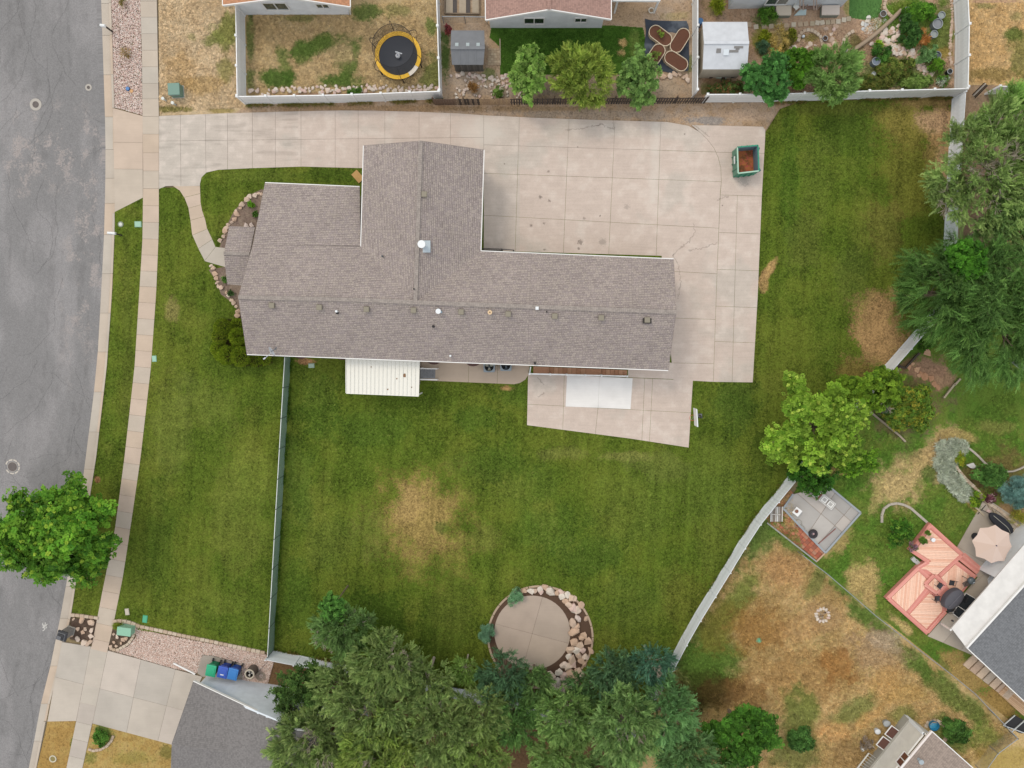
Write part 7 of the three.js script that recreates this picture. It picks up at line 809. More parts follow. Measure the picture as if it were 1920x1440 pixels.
// ------------------------------------------------------------------ lower right house
{
  const h = house('house', 'cream house with brown-grey roof and brown-paned windows at the bottom right edge', [1740, 1420]), wm = M('#e4e0d6', { bump: 0.002 }), A = P(1747, 1371, 2.9), W = P(1640, 1500, 2.9), wv = W.clone().sub(A), Bk = P(1860, 1472, 4.3);
  const rf = wpart(h, 'roof', slab3([A, W, W.clone().add(Bk.clone().sub(A)), Bk], 0.14), roofT('#9a8b80')); wpart(h, 'gutter', beam(A.clone().setY(2.86), W.clone().setY(2.86), 0.16, 0.14), M('#ede3dc', { plain: true })); rake(h, A, Bk);
  const b0 = P(1697, 1341), b1 = P(1600, 1462); wpart(h, 'wall', slab3([b0, b1, up(b1, 2.75), up(b0, 2.75)], 0.14), wm); wpart(h, 'foundation', beam(b0.clone().setY(0.4), b1.clone().setY(0.4), 0.32, 0.8), conc('#aaa69b')); const b2 = P(1780, 1400); wpart(h, 'wall', slab3([b0, P(1790, 1412), up(P(1790, 1412), 2.75), up(b0, 2.75)], 0.12), wm); wpart(h, 'corner_trim', beam(up(b0, 0), up(b0, 2.75), 0.2, 0.2), M('#eef0f0', { plain: true }));
  windowOn(h, 1693, 1424, [b0, b1], 1.15, 0.75, '#6b4238'); for (const [x, y] of [[1672, 1373], [1656, 1393]]) { const p = P(x, y, 0.7), d = b1.clone().sub(b0).normalize(); const f = wpart(h, 'egress_window', (() => { const g = bx(1.0, 0.06, 0.85); g.rotateY(Math.atan2(-d.z, d.x)); g.translate(p.x, 0.72, p.z); return g; })(), whiteTrim); const g = bx(0.86, 0.04, 0.7); g.rotateY(Math.atan2(-d.z, d.x)); g.translate(p.x, 0.745, p.z); wpart(f, 'pane', g, new THREE.MeshPhysicalMaterial({ color: col('#5e3a30'), roughness: 0.12, clearcoat: 0.6 })); }
  { const p = onPlane(1722, 1423, A, W, Bk); wpart(rf, 'vent_pipe', [cyl(p, p.clone().setY(p.y + 0.4), 0.12, 0.12, 12), disc(0.2, 0.1, p.x, p.y + 0.42, p.z, 16)], M('#a9b4ba', { plain: true })); }
  const rl = thing('deck_railing', 'slatted pale railing at the bottom edge left of the cream house', 'railing', P(1620, 1430)); const a = P(1629, 1412, 1.0), b = P(1600, 1450, 1.0), o = P(1645, 1425, 1.0).sub(a); wpart(rl, 'rail', beam(a, b, 0.08, 0.08), M('#d9d6cc', { plain: true })); for (let i = 0; i < 10; i++) { const q = a.clone().lerp(b, i / 9); wpart(rl, 'slat', beam(q, q.clone().add(o.clone().setY(-0.3)), 0.05, 0.05), M('#b7b3a8', { wood: true })); }
  for (const [x, y, r, c, lb] of [[1663, 1357, 0.33, '#a5a8a6', 'grey covered round pot on the tan grass by the cream house'], [1646, 1372, 0.27, '#dcdedd', 'white covered pot on the tan grass by the cream house'], [1618, 1406, 0.15, '#e6e6e0', 'small white pot at the slatted railing']]) { const p = P(x, y, 0.4), t = thing('covered_pot', lb, 'pot', V(p.x, 0.02, p.z)); mesh('pot', new THREE.CylinderGeometry(r * 0.9, r * 0.7, 0.4, 14).translate(0, 0.2, 0), M(c, { plain: true }), t); mesh('cover', new THREE.SphereGeometry(r, 14, 6, 0, 6.2832, 0, 1.4).scale(1, 0.5, 0.9).translate(0, 0.36, 0), M(c, { plain: true }), t); }
  const tb = P(1751.5, 1361, 0.4), t = thing('water_tub', 'blue water tub inside a grey stone arc by the cream house', 'tub', V(tb.x, 0.05, tb.z)); mesh('wall', new THREE.CylinderGeometry(0.42, 0.36, 0.4, 24, 1, true).translate(0, 0.2, 0), M('#2f8fb8', { plain: true, roughness: 0.3 }), t); mesh('floor', disc(0.38, 0.03, 0, 0.12, 0, 24), M('#3f9fc6', { plain: true, roughness: 0.2 }), t); mesh('rim', ring(0.42, 0.03, 0, 0.4, 0, 28), M('#1f5f80', { plain: true }), t);
  blockEdge('grey stone arc around the blue water tub', [[1733, 1362], [1738, 1354], [1746, 1350], [1754, 1350], [1765, 1355], [1774, 1365], [1775, 1376], [1768, 1388]], 0.3, 0.12, 1.1);
  const fr = thing('trailer', 'black flat trailer with pale frame at the lower right edge', 'trailer', P(1905, 1356)); wpart(fr, 'bed', prism(XZs([[1881, 1360], [1902, 1341], [1930, 1356], [1930, 1380], [1918, 1372]], 0.5), 0.42, 0.5), M('#262628', { plain: true })); for (const [p, q] of [[[1881, 1360], [1903, 1341]], [[1897, 1372], [1922, 1350]], [[1881, 1360], [1920, 1374]]]) wpart(fr, 'frame_bar', beam(P(...p, 0.55), P(...q, 0.55), 0.07, 0.07), M('#c9ccca', { plain: true })); for (const [x, y] of [[1890, 1362], [1912, 1370]]) { const p = P(x, y, 0.3); const w = new THREE.CylinderGeometry(0.28, 0.28, 0.16, 16); w.rotateX(Math.PI / 2); w.translate(p.x, 0.3, p.z); wpart(fr, 'wheel', w, blackMetal); }
}
// ------------------------------------------------------------------ right-hand garden edgings, meadow items
{
  const kerbLine = (label, pxs, w = 0.14, c = '#bdb3a4') => { const pts = pxs.map(([x, y]) => P(x, y)), t = thing('garden_kerb', label, 'kerb', along(pts, polyLen(pts) / 2)); const n = Math.max(2, Math.round(polyLen(pts) / 0.6)), L = polyLen(pts); for (let i = 0; i < n; i++) wpart(t, 'kerb_piece', beam(along(pts, L * i / n).setY(0.1), along(pts, L * (i + 0.97) / n).setY(0.1), w, 0.14), conc(c)); };
  kerbLine('arched pale kerb around the green bush above the pink deck', [[1652, 979], [1652, 965], [1656, 953], [1664, 946], [1676, 942.5], [1690, 944], [1706, 952], [1722, 966], [1737, 979]], 0.2); kerbLine('pale kerb curving right from the silvery ground cover', [[1803, 835], [1815, 840], [1830, 852], [1843, 866], [1852, 874]], 0.16); kerbLine('pale kerb from the silvery ground cover down to the patio', [[1812, 938], [1824, 948], [1836, 958], [1843, 966]], 0.13, '#c9b99f'); kerbLine('thin pale kerb curving at the right edge above the blue-green shrub', [[1884, 884], [1900, 883], [1912, 878], [1925, 871]], 0.12);
  const tim = (label, ps, c = '#a89a86') => { const t = thing('timber_border', label, 'border', P(...ps[0][0])); for (const [a, b] of ps) wpart(t, 'timber', beam(P(...a, 0.1).setY(0.11), P(...b, 0.1).setY(0.11), 0.14, 0.2), M(c, { wood: true })); };
  tim('weathered timber border at the lower left of the bushy garden bed', [[[1630, 771], [1684, 815]], [[1684, 815], [1697, 828]]]); tim('weathered timber border at the right of the bushy garden bed', [[[1769, 746], [1790, 719]], [[1789, 722], [1800, 710]]], '#b5a68c'); tim('dark timber border below the slanting fence', [[[1680, 684], [1697, 690]], [[1697, 690], [1723, 662]]], '#4d4238'); tim('pale timber border beside the slanting fence end', [[[1674, 705], [1687, 690]]], '#a99a86');
  const s = thing('stepping_stones', 'orange-tan stepping stones on the bare soil of the bushy garden bed', 'stepping stones', P(1735, 705)); for (const [x, y, r] of [[1719, 694, .3], [1725, 700, .26], [1733, 706, .36], [1744, 709, .36], [1737, 662, .36], [1752, 720, .26], [1759, 726, .24], [1711, 682, .22], [1723, 704, .2], [1693, 783, .5], [1687, 790, .36], [1704, 689, .26]]) { const q = P(x, y); rock(s, q.x, q.z, r, ['#c99a77', '#bf8f6c', '#d0a684'].map((c) => M(c, { bump: 0.012 })), 0.04, 0.3, 'stone'); }
  blockEdge('curved row of peach edging bricks between the silvery plants and the green shrubs', [[1786, 858], [1789, 868], [1793, 878], [1801, 888], [1808, 897]], 0.34, 0.1, 0.9); blockEdge('peach edging bricks running down past the green shrub to the hammock', [[1809, 898], [1822, 910], [1836, 925], [1846, 938], [1858, 947], [1874, 958], [1890, 972], [1908, 986], [1916, 994]], 0.34, 0.1, 0.9);
  const r2 = thing('step_logs', 'striped timber path beside the peach edging bricks', 'path', P(1870, 960)); for (let i = 0; i < 15; i++) { const x = 1835 + i * 4.4, y = 927 + i * 4.5; wpart(r2, 'timber', beam(P(x, y, 0.1), P(x + 6, y + 11, 0.1), 0.07, 0.07), M(['#b3a48c', '#8d7b66'][i % 2], { wood: true })); }
  { const q = P(1820, 872); const t = thing('garden_rock', 'white flat rock beside the yellow-green shrub', 'rock', V(q.x, 0.02, q.z)); const m = mesh('rock', rockGeos[2], M('#d9d6d2'), t); m.scale.set(0.5, 0.22, 0.26); m.position.y = 0.1; m.rotation.y = -0.3; const q2 = P(1852, 958), t2 = thing('garden_rock', 'round pink rock at the end of the hammock', 'rock', V(q2.x, 0.02, q2.z)); const m2 = mesh('rock', rockGeos[3], M('#d8bcb4'), t2); m2.scale.set(0.22, 0.2, 0.2); m2.position.y = 0.1; }
  const f = P(1541, 1152), fp = thing('fire_pit', 'round stone fire pit ring in the brown meadow', 'fire pit', V(f.x, 0.03, f.z)); for (let i = 0; i < 13; i++) { const a = i / 13 * 6.283, m = mesh('stone', rockGeos[i % 6], pick(rockPale), fp); m.position.set(Math.cos(a) * 0.56, 0.1, Math.sin(a) * 0.56); m.scale.set(0.2, 0.13, 0.15); m.rotation.y = -a; } mesh('ash', disc(0.46, 0.04, 0, 0.02, 0, 20), M('#a3978c', { bump: 0.02 }), fp); for (let i = 0; i < 6; i++) mesh('log', cyl(V(rr(-0.3, 0.3), 0.08, rr(-0.3, 0.3)), V(rr(-0.3, 0.3), 0.14, rr(-0.3, 0.3)), 0.04, 0.03, 6), M(['#5a4234', '#b9a48c'][i % 2]), fp);
  const d = P(1423, 1201, 0.1), fd = thing('frisbee', 'bright turquoise disc lying in the brown meadow', 'frisbee', V(d.x, 0.08, d.z)); mesh('disc', new THREE.LatheGeometry([new THREE.Vector2(0, 0.05), new THREE.Vector2(0.18, 0.045), new THREE.Vector2(0.23, 0.02), new THREE.Vector2(0.235, -0.02)], 24), M('#3fb894', { plain: true, roughness: 0.4 }), fd); mesh('hub', disc(0.07, 0.02, 0, 0.06, 0, 16), M('#58c9a6', { plain: true }), fd);
  const cb = P(1912, 683, 0.5), ct = thing('coop', 'small pale panel under the dark evergreen at the right edge', 'panel', V(cb.x, 0, cb.z)); wpart(ct, 'panel', [beam(P(1903, 678, 1.2), P(1925, 695, 1.2), 0.1, 1.0)], M('#cdd0cb', { bump: 0.004 })); wpart(ct, 'post', cyl(P(1903, 678, 0), P(1903, 678, 1.5), 0.04, 0.04, 6), galv);
}

// ------------------------------------------------------------------ trees, shrubs and ground cover
function leafTri(p, uv, c, dir, side, L, W) { const m = c.clone().addScaledVector(dir, L * 0.5), t = c.clone().addScaledVector(dir, L), a = m.clone().addScaledVector(side, W * 0.5), b = m.clone().addScaledVector(side, -W * 0.5); a.y -= W * 0.12; b.y -= W * 0.12; for (const q of [c, b, t, c, t, a]) { p.push(q.x, q.y, q.z); uv.push(0, 0); } }
function rosette(n, L, W, spread, tilt) { const p = [], uv = []; for (let i = 0; i < n; i++) { const a = i / n * 6.283 + rr(-0.4, 0.4), e = rr(tilt - 0.35, tilt + 0.35), d = V(Math.cos(a) * Math.cos(e), Math.sin(e), Math.sin(a) * Math.cos(e)), s = V(-Math.sin(a), rr(-0.3, 0.3), Math.cos(a)).normalize(), r = rr(0, spread); leafTri(p, uv, V(Math.cos(a + 1) * r, rr(-0.3, 0.3) * spread, Math.sin(a + 1) * r), d, s, L * rr(0.75, 1.2), W * rr(0.8, 1.2)); } return rawGeo(p, uv); }
function spray(n, len, L, W) { const p = [], uv = []; for (let i = 0; i < n; i++) { const t = (i + 0.5) / n, s = i % 2 ? 1 : -1, c = V(0, -0.16 * len * t * t, len * t), d = V(s * rr(0.5, 1), rr(-0.2, 0.5), rr(0.4, 1)).normalize(), sd = V(rr(-0.3, 0.3), rr(0.3, 1), s * 0.4).cross(d).normalize(); leafTri(p, uv, c, d, sd, L * rr(0.7, 1.25) * (1.1 - 0.4 * t), W); } return rawGeo(p, uv); }
const foliage = {
  maple: [0, 1, 2].map(() => rosette(10, 0.22, 0.15, 0.13, 0.4)), bush: [0, 1, 2].map(() => rosette(9, 0.13, 0.085, 0.09, 0.5)), elm: [0, 1, 2].map(() => spray(16, 0.5, 0.115, 0.06)), willow: [0, 1, 2].map(() => spray(18, 0.72, 0.13, 0.045)),
  juniper: [0, 1, 2].map(() => spray(18, 0.5, 0.11, 0.05)), blade: [0, 1, 2].map(() => rosette(9, 0.3, 0.035, 0.05, 0.95)), low: [0, 1, 2].map(() => rosette(8, 0.09, 0.06, 0.09, 0.4)), needle: [0, 1, 2].map(() => rosette(14, 0.2, 0.022, 0.03, 0.5)), fir: [0, 1].map(() => spray(16, 0.3, 0.09, 0.045)),
};
const leafM = new THREE.MeshPhysicalMaterial({ roughness: 0.78, transmission: 0.42, thickness: 0, side: THREE.DoubleSide, specularIntensity: 0.18 }), leafDull = new THREE.MeshPhysicalMaterial({ roughness: 1, specularIntensity: 0.15, side: THREE.DoubleSide });
const _e = new THREE.Euler(), _qq = new THREE.Quaternion(), _q2 = new THREE.Quaternion(), _mm = new THREE.Matrix4(), UP = V(0, 1, 0);
const GAIN = { maple: 1.22, bush: 1.25, fir: 1.55, needle: 1.7, elm: 2.0, willow: 2.15, juniper: 1.85, blade: 1.3, low: 1.2 };
function instanced(name, parent, kind, spots, tones, mat = leafM, gain = GAIN[kind]) {   // spots: {p, n, s, f} position, facing, scale, brightness of the individual leaf
  const geos = foliage[kind], per = geos.map(() => []), c = tones.map(hexA); spots.forEach((s, i) => per[i % geos.length].push(s));
  geos.forEach((g, gi) => { const list = per[gi]; if (!list.length) return; const im = new THREE.InstancedMesh(g, mat, list.length); list.forEach((s, i) => {
    if (kind === 'elm' || kind === 'willow' || kind === 'juniper' || kind === 'fir') { const zx = UP.clone().cross(s.n); if (zx.lengthSq() < 1e-4) zx.set(1, 0, 0); zx.normalize(); _qq.setFromRotationMatrix(_mm.makeBasis(zx, s.n.clone().cross(zx), s.n)); _q2.setFromAxisAngle(V(0, 0, 1), rr(-0.6, 0.6)); _qq.multiply(_q2); } else { _qq.setFromUnitVectors(UP, s.n); _q2.setFromAxisAngle(UP, rr(0, 6.283)); _qq.multiply(_q2); }
    _mm.compose(s.p, _qq, V(s.s, s.s, s.s)); im.setMatrixAt(i, _mm); const k = c[Math.min(c.length - 1, Math.floor(s.t * c.length))], f = s.f * gain; im.setColorAt(i, new THREE.Color().setRGB(k[0] * f, k[1] * f, k[2] * f)); });
    im.name = name; im.castShadow = im.receiveShadow = true; im.userData.kind = 'stuff'; parent.add(im); });
}
const dirUp = (lo) => { const y = rr(lo, 1), a = rr(0, 6.283), s = Math.sqrt(Math.max(0, 1 - y * y)); return V(Math.cos(a) * s, y, Math.sin(a) * s); };
// a tree: crown middle at plan pixel (x, y) for height hc, radius in pixels. Limbs fork three times; leaf clusters sit along the twigs (or in lumps, for shrubs)
function tree(name, label, category, x, y, rpx, o) {
  const hc = o.h, m = P(x, y, hc), R = rpx * (CAMH - hc) / F, Rx = R * (o.sx || 1), Rz = R * (o.sz || 1), Rv = R * (o.v || 0.7), base = V(m.x, 0, m.z), t = thing(name, label, category, base, o.group);
  const kind = o.kind, sc = o.s || 1, dens = o.dens || 1, spots = [], lim = [], pale = [], bm = o.bark || bark, tr = o.tr || clamp(R * 0.055, 0.04, 0.24), sprayKind = ['elm', 'willow', 'juniper'].includes(kind);
  if (o.lumps || kind === 'fir' || kind === 'needle') {
    const lumps = [], N = o.lumps || Math.round(14 + R * R * 3.2);
    if (o.clumps) for (const [dx, dy, r] of o.clumps) { const q = P(x + dx, y + dy, hc).sub(base), d = V(q.x, 0.9 * R, q.z).normalize(); const rk = r * 0.043; lumps.push({ p: V(q.x, rk * rr(1.2, 2.1), q.z), r: rk, d, t: rnd(), f: rr(0.85, 1.15), dome: 1 }); }
    else for (let i = 0; i < N; i++) { const d = dirUp(-0.3), k = Math.pow(rr(0.1, 1), 0.5), lr = Math.min(0.95, R * rr(0.2, 0.34)), q = k * 0.86 * rr(0.8, 1.12); lumps.push({ p: V(d.x * Rx * q, hc + d.y * Rv * q, d.z * Rz * q), r: lr, d, t: rnd(), f: rr(0.75, 1.25) }); }
    const dn = dens * (kind === 'bush' ? 78 : kind === 'needle' ? 120 : 62) / (sc * sc);
    for (const L of lumps) { const n = Math.max(4, Math.round(dn * L.r * L.r * 3.6)); for (let i = 0; i < n; i++) { const d = dirUp(L.dome ? -0.25 : -0.45), k = L.dome ? rr(0.84, 1.03) : Math.pow(rr(0.15, 1), 0.4) * (rnd() < 0.1 ? 1.3 : 1), p = V(L.p.x + d.x * L.r * k, Math.max(0.06, L.p.y + d.y * L.r * 0.78 * k), L.p.z + d.z * L.r * k); spots.push({ p, n: d.clone().multiplyScalar(0.8).addScaledVector(L.d, 0.45).add(V(rr(-0.5, 0.5), 0.35 + rr(-0.3, 0.4), rr(-0.5, 0.5))).normalize(), s: sc * rr(0.7, 1.3), t: clamp(L.t * 0.5 + rnd() * 0.5, 0, 0.999), f: L.f * rr(0.7, 1.35) }); } if (rnd() < 0.3) lim.push(cyl(V(0, 0.05, 0), L.p, tr * 0.5, tr * 0.2, 5)); }
  } else {
    const tw = [], np = Math.round(clamp(7 + R * 0.9, 8, 13)), root = V(0, hc - Rv * 0.55, 0), W = (p) => p, segs = [];
    const perp = (d, k) => d.clone().add(V(rr(-k, k), rr(-k * 0.55, k * 0.75), rr(-k, k))).normalize();
    for (let i = 0; i < np; i++) { const az = i / np * 6.283 + rr(-0.35, 0.35), el = i % 3 === 0 ? rr(0.75, 1.25) : rr(0.1, 0.65), d1 = V(Math.cos(az) * Math.cos(el), Math.sin(el) * 0.95, Math.sin(az) * Math.cos(el)), L1 = R * rr(0.42, 0.78), e1 = root.clone().addScaledVector(d1, L1); segs.push([root, e1, 0.55, 0.26]);
      const n2 = 5 + Math.floor(rnd() * 2); for (let j = 0; j < n2; j++) { const s2 = root.clone().lerp(e1, j === 0 ? 1 : rr(0.3, 1)), d2 = perp(d1, j === 0 ? 0.35 : 1.0), L2 = R * rr(0.22, 0.42), e2 = s2.clone().addScaledVector(d2, L2), f2 = rr(0.82, 1.18); segs.push([s2, e2, 0.24, 0.1]);
        const n3 = 4 + Math.floor(rnd() * 3); for (let k = 0; k < n3; k++) { const s3 = s2.clone().lerp(e2, k === 0 ? 1 : rr(0.25, 1)), d3 = perp(d2, k === 0 ? 0.4 : 1.1), L3 = R * rr(0.1, 0.22); tw.push({ s: s3, d: d3, L: L3, t: rnd(), f: f2 * rr(0.8, 1.25) }); segs.push([s3, s3.clone().addScaledVector(d3, L3), 0.09, 0.04]); } } }
    const rad = tw.map((q) => Math.hypot(q.s.x + q.d.x * q.L, q.s.z + q.d.z * q.L)).sort((a, b) => a - b), g = R / rad[Math.floor(rad.length * 0.9)], soft = (r) => (r < 0.85 * R ? r : 0.85 * R + (r - 0.85 * R) * 0.75);
    const fit = (p) => { const r = Math.hypot(p.x, p.z) * g, k = r > 1e-3 ? soft(r) / r * g : g; return V(p.x * k * (o.sx || 1), hc + Math.max(-1.1 * R, Math.min(1.0 * R, (p.y - hc) * g)) * (o.v || 0.7) * 1.1, p.z * k * (o.sz || 1)); };
    const extra = Math.round(tw.length * (o.fill ?? (sprayKind ? 0.45 : 0.3))); for (let i = 0; i < extra; i++) { const d = dirUp(-0.15), k = Math.pow(rr(0.2, 1), 0.45) * R / g * (0.78 + 0.26 * vn(Math.atan2(d.z, d.x) * 2 + x, y)); tw.push({ s: V(d.x * k, hc + d.y * k * 0.8, d.z * k), d: d.clone().add(V(rr(-0.6, 0.6), rr(-0.2, 0.4), rr(-0.6, 0.6))).normalize(), L: R / g * rr(0.1, 0.2), t: rnd(), f: rr(0.7, 1.25) }); }
    for (const [a, b, r0, r1] of segs) lim.push(cyl(fit(a), fit(b), tr * r0, tr * r1, r0 > 0.2 ? 6 : 4));
    const unit = kind === 'maple' ? 350 : kind === 'bush' ? 560 : kind === 'juniper' ? 360 : kind === 'willow' ? 430 : 540, N = unit * dens * Rx * Rz / (sc * sc), per = N / tw.length;
    for (const q of tw) { const n = Math.max(2, Math.round(per * rr(0.6, 1.5))); for (let i = 0; i < n; i++) { const u = rr(0.05, 1.1), w = q.L * (sprayKind ? 0.34 : 0.62), p = fit(q.s.clone().addScaledVector(q.d, q.L * u).add(V(rr(-w, w), rr(-w, w) * 0.6, rr(-w, w)))); let nn; if (sprayKind) { nn = q.d.clone().add(V(rr(-0.75, 0.75), rr(-0.2, 0.5) + (kind === 'juniper' ? 0.3 : kind === 'elm' ? 0.15 : -0.1), rr(-0.75, 0.75))); if (o.wind) { nn.x += o.wind[0]; nn.z += o.wind[1]; } } else nn = V(q.d.x * 0.55 + rr(-0.5, 0.5), 0.7 + rr(-0.3, 0.4), q.d.z * 0.55 + rr(-0.5, 0.5)); spots.push({ p, n: nn.normalize(), s: sc * rr(0.65, 1.35), t: clamp(q.t * 0.5 + rnd() * 0.5, 0, 0.999), f: q.f * rr(0.75, 1.3) }); } }
    if (o.tips) for (const q of tw) if (rnd() < 0.6) for (let i = 0; i < 3; i++) { const p = fit(q.s.clone().addScaledVector(q.d, q.L * rr(0.8, 1.15))); p.y += 0.1; spots.push({ p, n: V(rr(-0.5, 0.5), 1, rr(-0.5, 0.5)).normalize(), s: sc * rr(0.55, 0.9), t: 0.999, f: rr(1.0, 1.25), tip: 1 }); }
  }
  if (o.clumps) instanced('inner_shade_foliage', t, kind, spots.filter((s) => rnd() < 0.5).map((s) => ({ ...s, p: V(s.p.x * 0.97, s.p.y * 0.32, s.p.z * 0.97), s: s.s * 1.4 })), ['#4a3d28', '#3d3a20', '#54452c'], leafDull);  // dark brown leaf copies added low inside the clumps, colouring the gaps as shade
  const own = o.tips ? spots.filter((s) => !s.tip) : spots; instanced('crown', t, kind, own, o.tones, leafM, o.gain); if (o.tips) instanced('crown', t, kind, spots.filter((s) => s.tip).map((s) => ({ ...s, t: rnd() })), o.tips, leafM, o.gain);
  mesh('trunk', cyl(V(0, -0.1, 0), V(0, Math.max(0.25, hc - Rv * 0.5), 0), tr * 1.25, tr * 0.6, 9), bm, t);
  if (lim.length) mesh('limbs', lim, bm, t);
  if (o.dead) { for (const [dx, dy, dh, r] of o.dead) { const s = P(x + dx, y + dy, dh).sub(base), rt = s.clone().lerp(V(0, hc, 0), 0.3); rt.y = Math.min(rt.y, s.y) - 0.3; const grow = (a, dir, len, rad, lev) => { const b = a.clone().addScaledVector(dir, len); pale.push(cyl(a, b, rad, rad * 0.7, 5)); if (lev > 0) for (let k = 0; k < 3; k++) grow(a.clone().lerp(b, rr(0.4, 1)), dir.clone().add(V(rr(-0.8, 0.8), rr(-0.15, 0.5), rr(-0.8, 0.8))).normalize(), len * rr(0.55, 0.85), rad * 0.72, lev - 1); }; for (let k = 0; k < 4; k++) grow(rt, V(rr(-1, 1) + (o.dd ? o.dd[0] : 0), rr(0.35, 0.8), rr(-1, 1) + (o.dd ? o.dd[1] : 0)).normalize(), r * 0.45, 0.04, 3); } mesh('dead_branch', pale, barkPale, t); }
  return t;
}
const shrub = (label, x, y, rpx, o) => tree(o.name || 'shrub', label, 'shrub', x, y, rpx, { h: Math.max(0.3, rpx * 0.0453 * 0.55), v: 0.62, kind: 'bush', lumps: 12, tr: 0.03, limbs: 4, ...o });
// street tree and maples
tree('street_tree', 'large bright green maple overhanging the street and sidewalk at the left edge', 'tree', 105, 1000, 104, { h: 4.6, v: 0.6, kind: 'maple', tones: ['#56862a', '#63942e', '#749f33', '#477626'], gain: 1.4, fill: 0.35, tips: ['#a6bd48', '#94b23e'], sx: 1.08, sz: 0.88, dens: 1.3, s: 0.95 });
tree('maple_tree', 'broad yellow-green maple at the slanting fence, right of the lawn', 'tree', 1534, 800, 90, { h: 4.2, v: 0.55, kind: 'maple', tones: ['#789a32', '#85a638', '#90b042', '#658a2a'], tips: ['#b2c455', '#a5ba4e'], gain: 1.42, fill: 0.12, s: 0.72, dens: 0.82, sx: 1.02, sz: 0.98 });
tree('leafy_tree', 'yellow-green leafy tree by the garden bed, upper right neighbour of the maple', 'tree', 1634, 728, 46, { h: 2.8, v: 0.6, kind: 'maple', tones: ['#769a2a', '#86a634', '#5f8426'], s: 0.62, sx: 1.25, sz: 0.85, dens: 1.0, dead: [[40, 35, 2.2, 1.3]] });
tree('leafy_tree', 'dark green round tree at the end of the pale fence, below the maple', 'tree', 1524, 888, 42, { h: 2.4, v: 0.6, kind: 'bush', tones: ['#3f6f22', '#4d7d28', '#356320'], s: 1.1, dens: 0.9 });
tree('leafy_tree', 'bright green small tree right of the dark round one, below the maple', 'tree', 1596, 862, 40, { h: 2.4, v: 0.55, kind: 'bush', tones: ['#6f9a2a', '#82ac35', '#5c8826'], s: 1.2, sx: 1.1, sz: 0.75, dens: 0.9 });
// big trees at the right edge
tree('elm_tree', 'light green elm with bare pale branches at the upper right edge', 'tree', 1876, 325, 110, { h: 5.2, v: 0.5, kind: 'elm', tones: ['#748a4c', '#839858', '#647a42', '#8fa262'], dens: 0.72, sx: 1.05, sz: 1.05, bark: barkPale, limbs: 2, dead: [[-105, 70, 4.5, 2.6], [10, 60, 5.4, 2.4], [-30, -20, 6, 2.2], [30, -10, 6, 2.4]], dd: [-0.5, 0.2] });
tree('elm_tree', 'light green elm reaching over the fence corner, top right', 'tree', 1905, 225, 60, { h: 4.6, v: 0.55, kind: 'elm', tones: ['#73924a', '#82a054', '#62823f'], dens: 0.75, bark: barkPale, limbs: 2, dead: [[-10, 20, 5, 2]] });
tree('evergreen_tree', 'huge dark green feathery tree at the right edge, left half over the lawn', 'tree', 1800, 545, 104, { h: 5.2, v: 0.55, kind: 'willow', tones: ['#48662f', '#547438', '#3c5827', '#62803f'], dens: 0.85, wind: [-0.5, 0.35], sx: 1.0, sz: 0.95 });
tree('evergreen_tree', 'huge dark green feathery tree at the right edge, right half beyond the fence', 'tree', 1878, 600, 118, { h: 5.6, v: 0.5, kind: 'willow', tones: ['#4d6c34', '#5a7a3d', '#425f2c', '#688646'], dens: 0.85, wind: [-0.4, 0.3] });
tree('leafy_tree', 'bright green leafy tree poking out between the elm and the dark feathery tree', 'tree', 1812, 485, 36, { h: 6.6, v: 0.5, kind: 'maple', tones: ['#4c8226', '#5a922c', '#3f7122'], s: 0.62 });
// along the top
tree('fruit_tree', 'yellow-green fruit tree, left of the three behind the picket fence', 'tree', 993, 138, 40, { h: 2.6, v: 0.7, kind: 'maple', tones: ['#6a8c3c', '#7a9a48', '#8ba656', '#587c36'], s: 0.55, gain: 1.6, sz: 1.2, sx: 0.8, dens: 0.85 });
tree('fruit_tree', 'olive-green bushy fruit tree, largest of the three behind the picket fence', 'tree', 1092, 140, 54, { h: 2.7, v: 0.6, kind: 'elm', tones: ['#84943f', '#778a3c', '#94a24c', '#687e36'], gain: 1.75, s: 0.7, dens: 1.0, sx: 1.05 });
tree('fruit_tree', 'green fruit tree beside the black planter cloth, right of the three', 'tree', 1198, 148, 42, { h: 2.4, v: 0.65, kind: 'maple', tones: ['#70904a', '#7f9e56', '#608244'], gain: 1.55, s: 0.5, sz: 1.1, sx: 0.9, dens: 0.85 });
tree('leafy_tree', 'dark blue-green tree over the white fence, left in the leafy garden', 'tree', 1440, 146, 42, { h: 2.6, v: 0.6, kind: 'maple', tones: ['#4a7a3a', '#578a44', '#3f6c34'], gain: 1.5, s: 0.5, dens: 0.95 });
tree('leafy_tree', 'deep green tree in the middle of the leafy garden row', 'tree', 1502, 126, 34, { h: 2.4, v: 0.6, kind: 'maple', tones: ['#527f22', '#61902a', '#44701c'], s: 0.5, dens: 0.9 });
tree('leafy_tree', 'light grey-green round tree, right in the leafy garden row', 'tree', 1564, 136, 48, { h: 2.8, v: 0.6, kind: 'elm', tones: ['#789850', '#86a45c', '#698a47'], gain: 1.6, s: 0.6, dens: 1.05 });
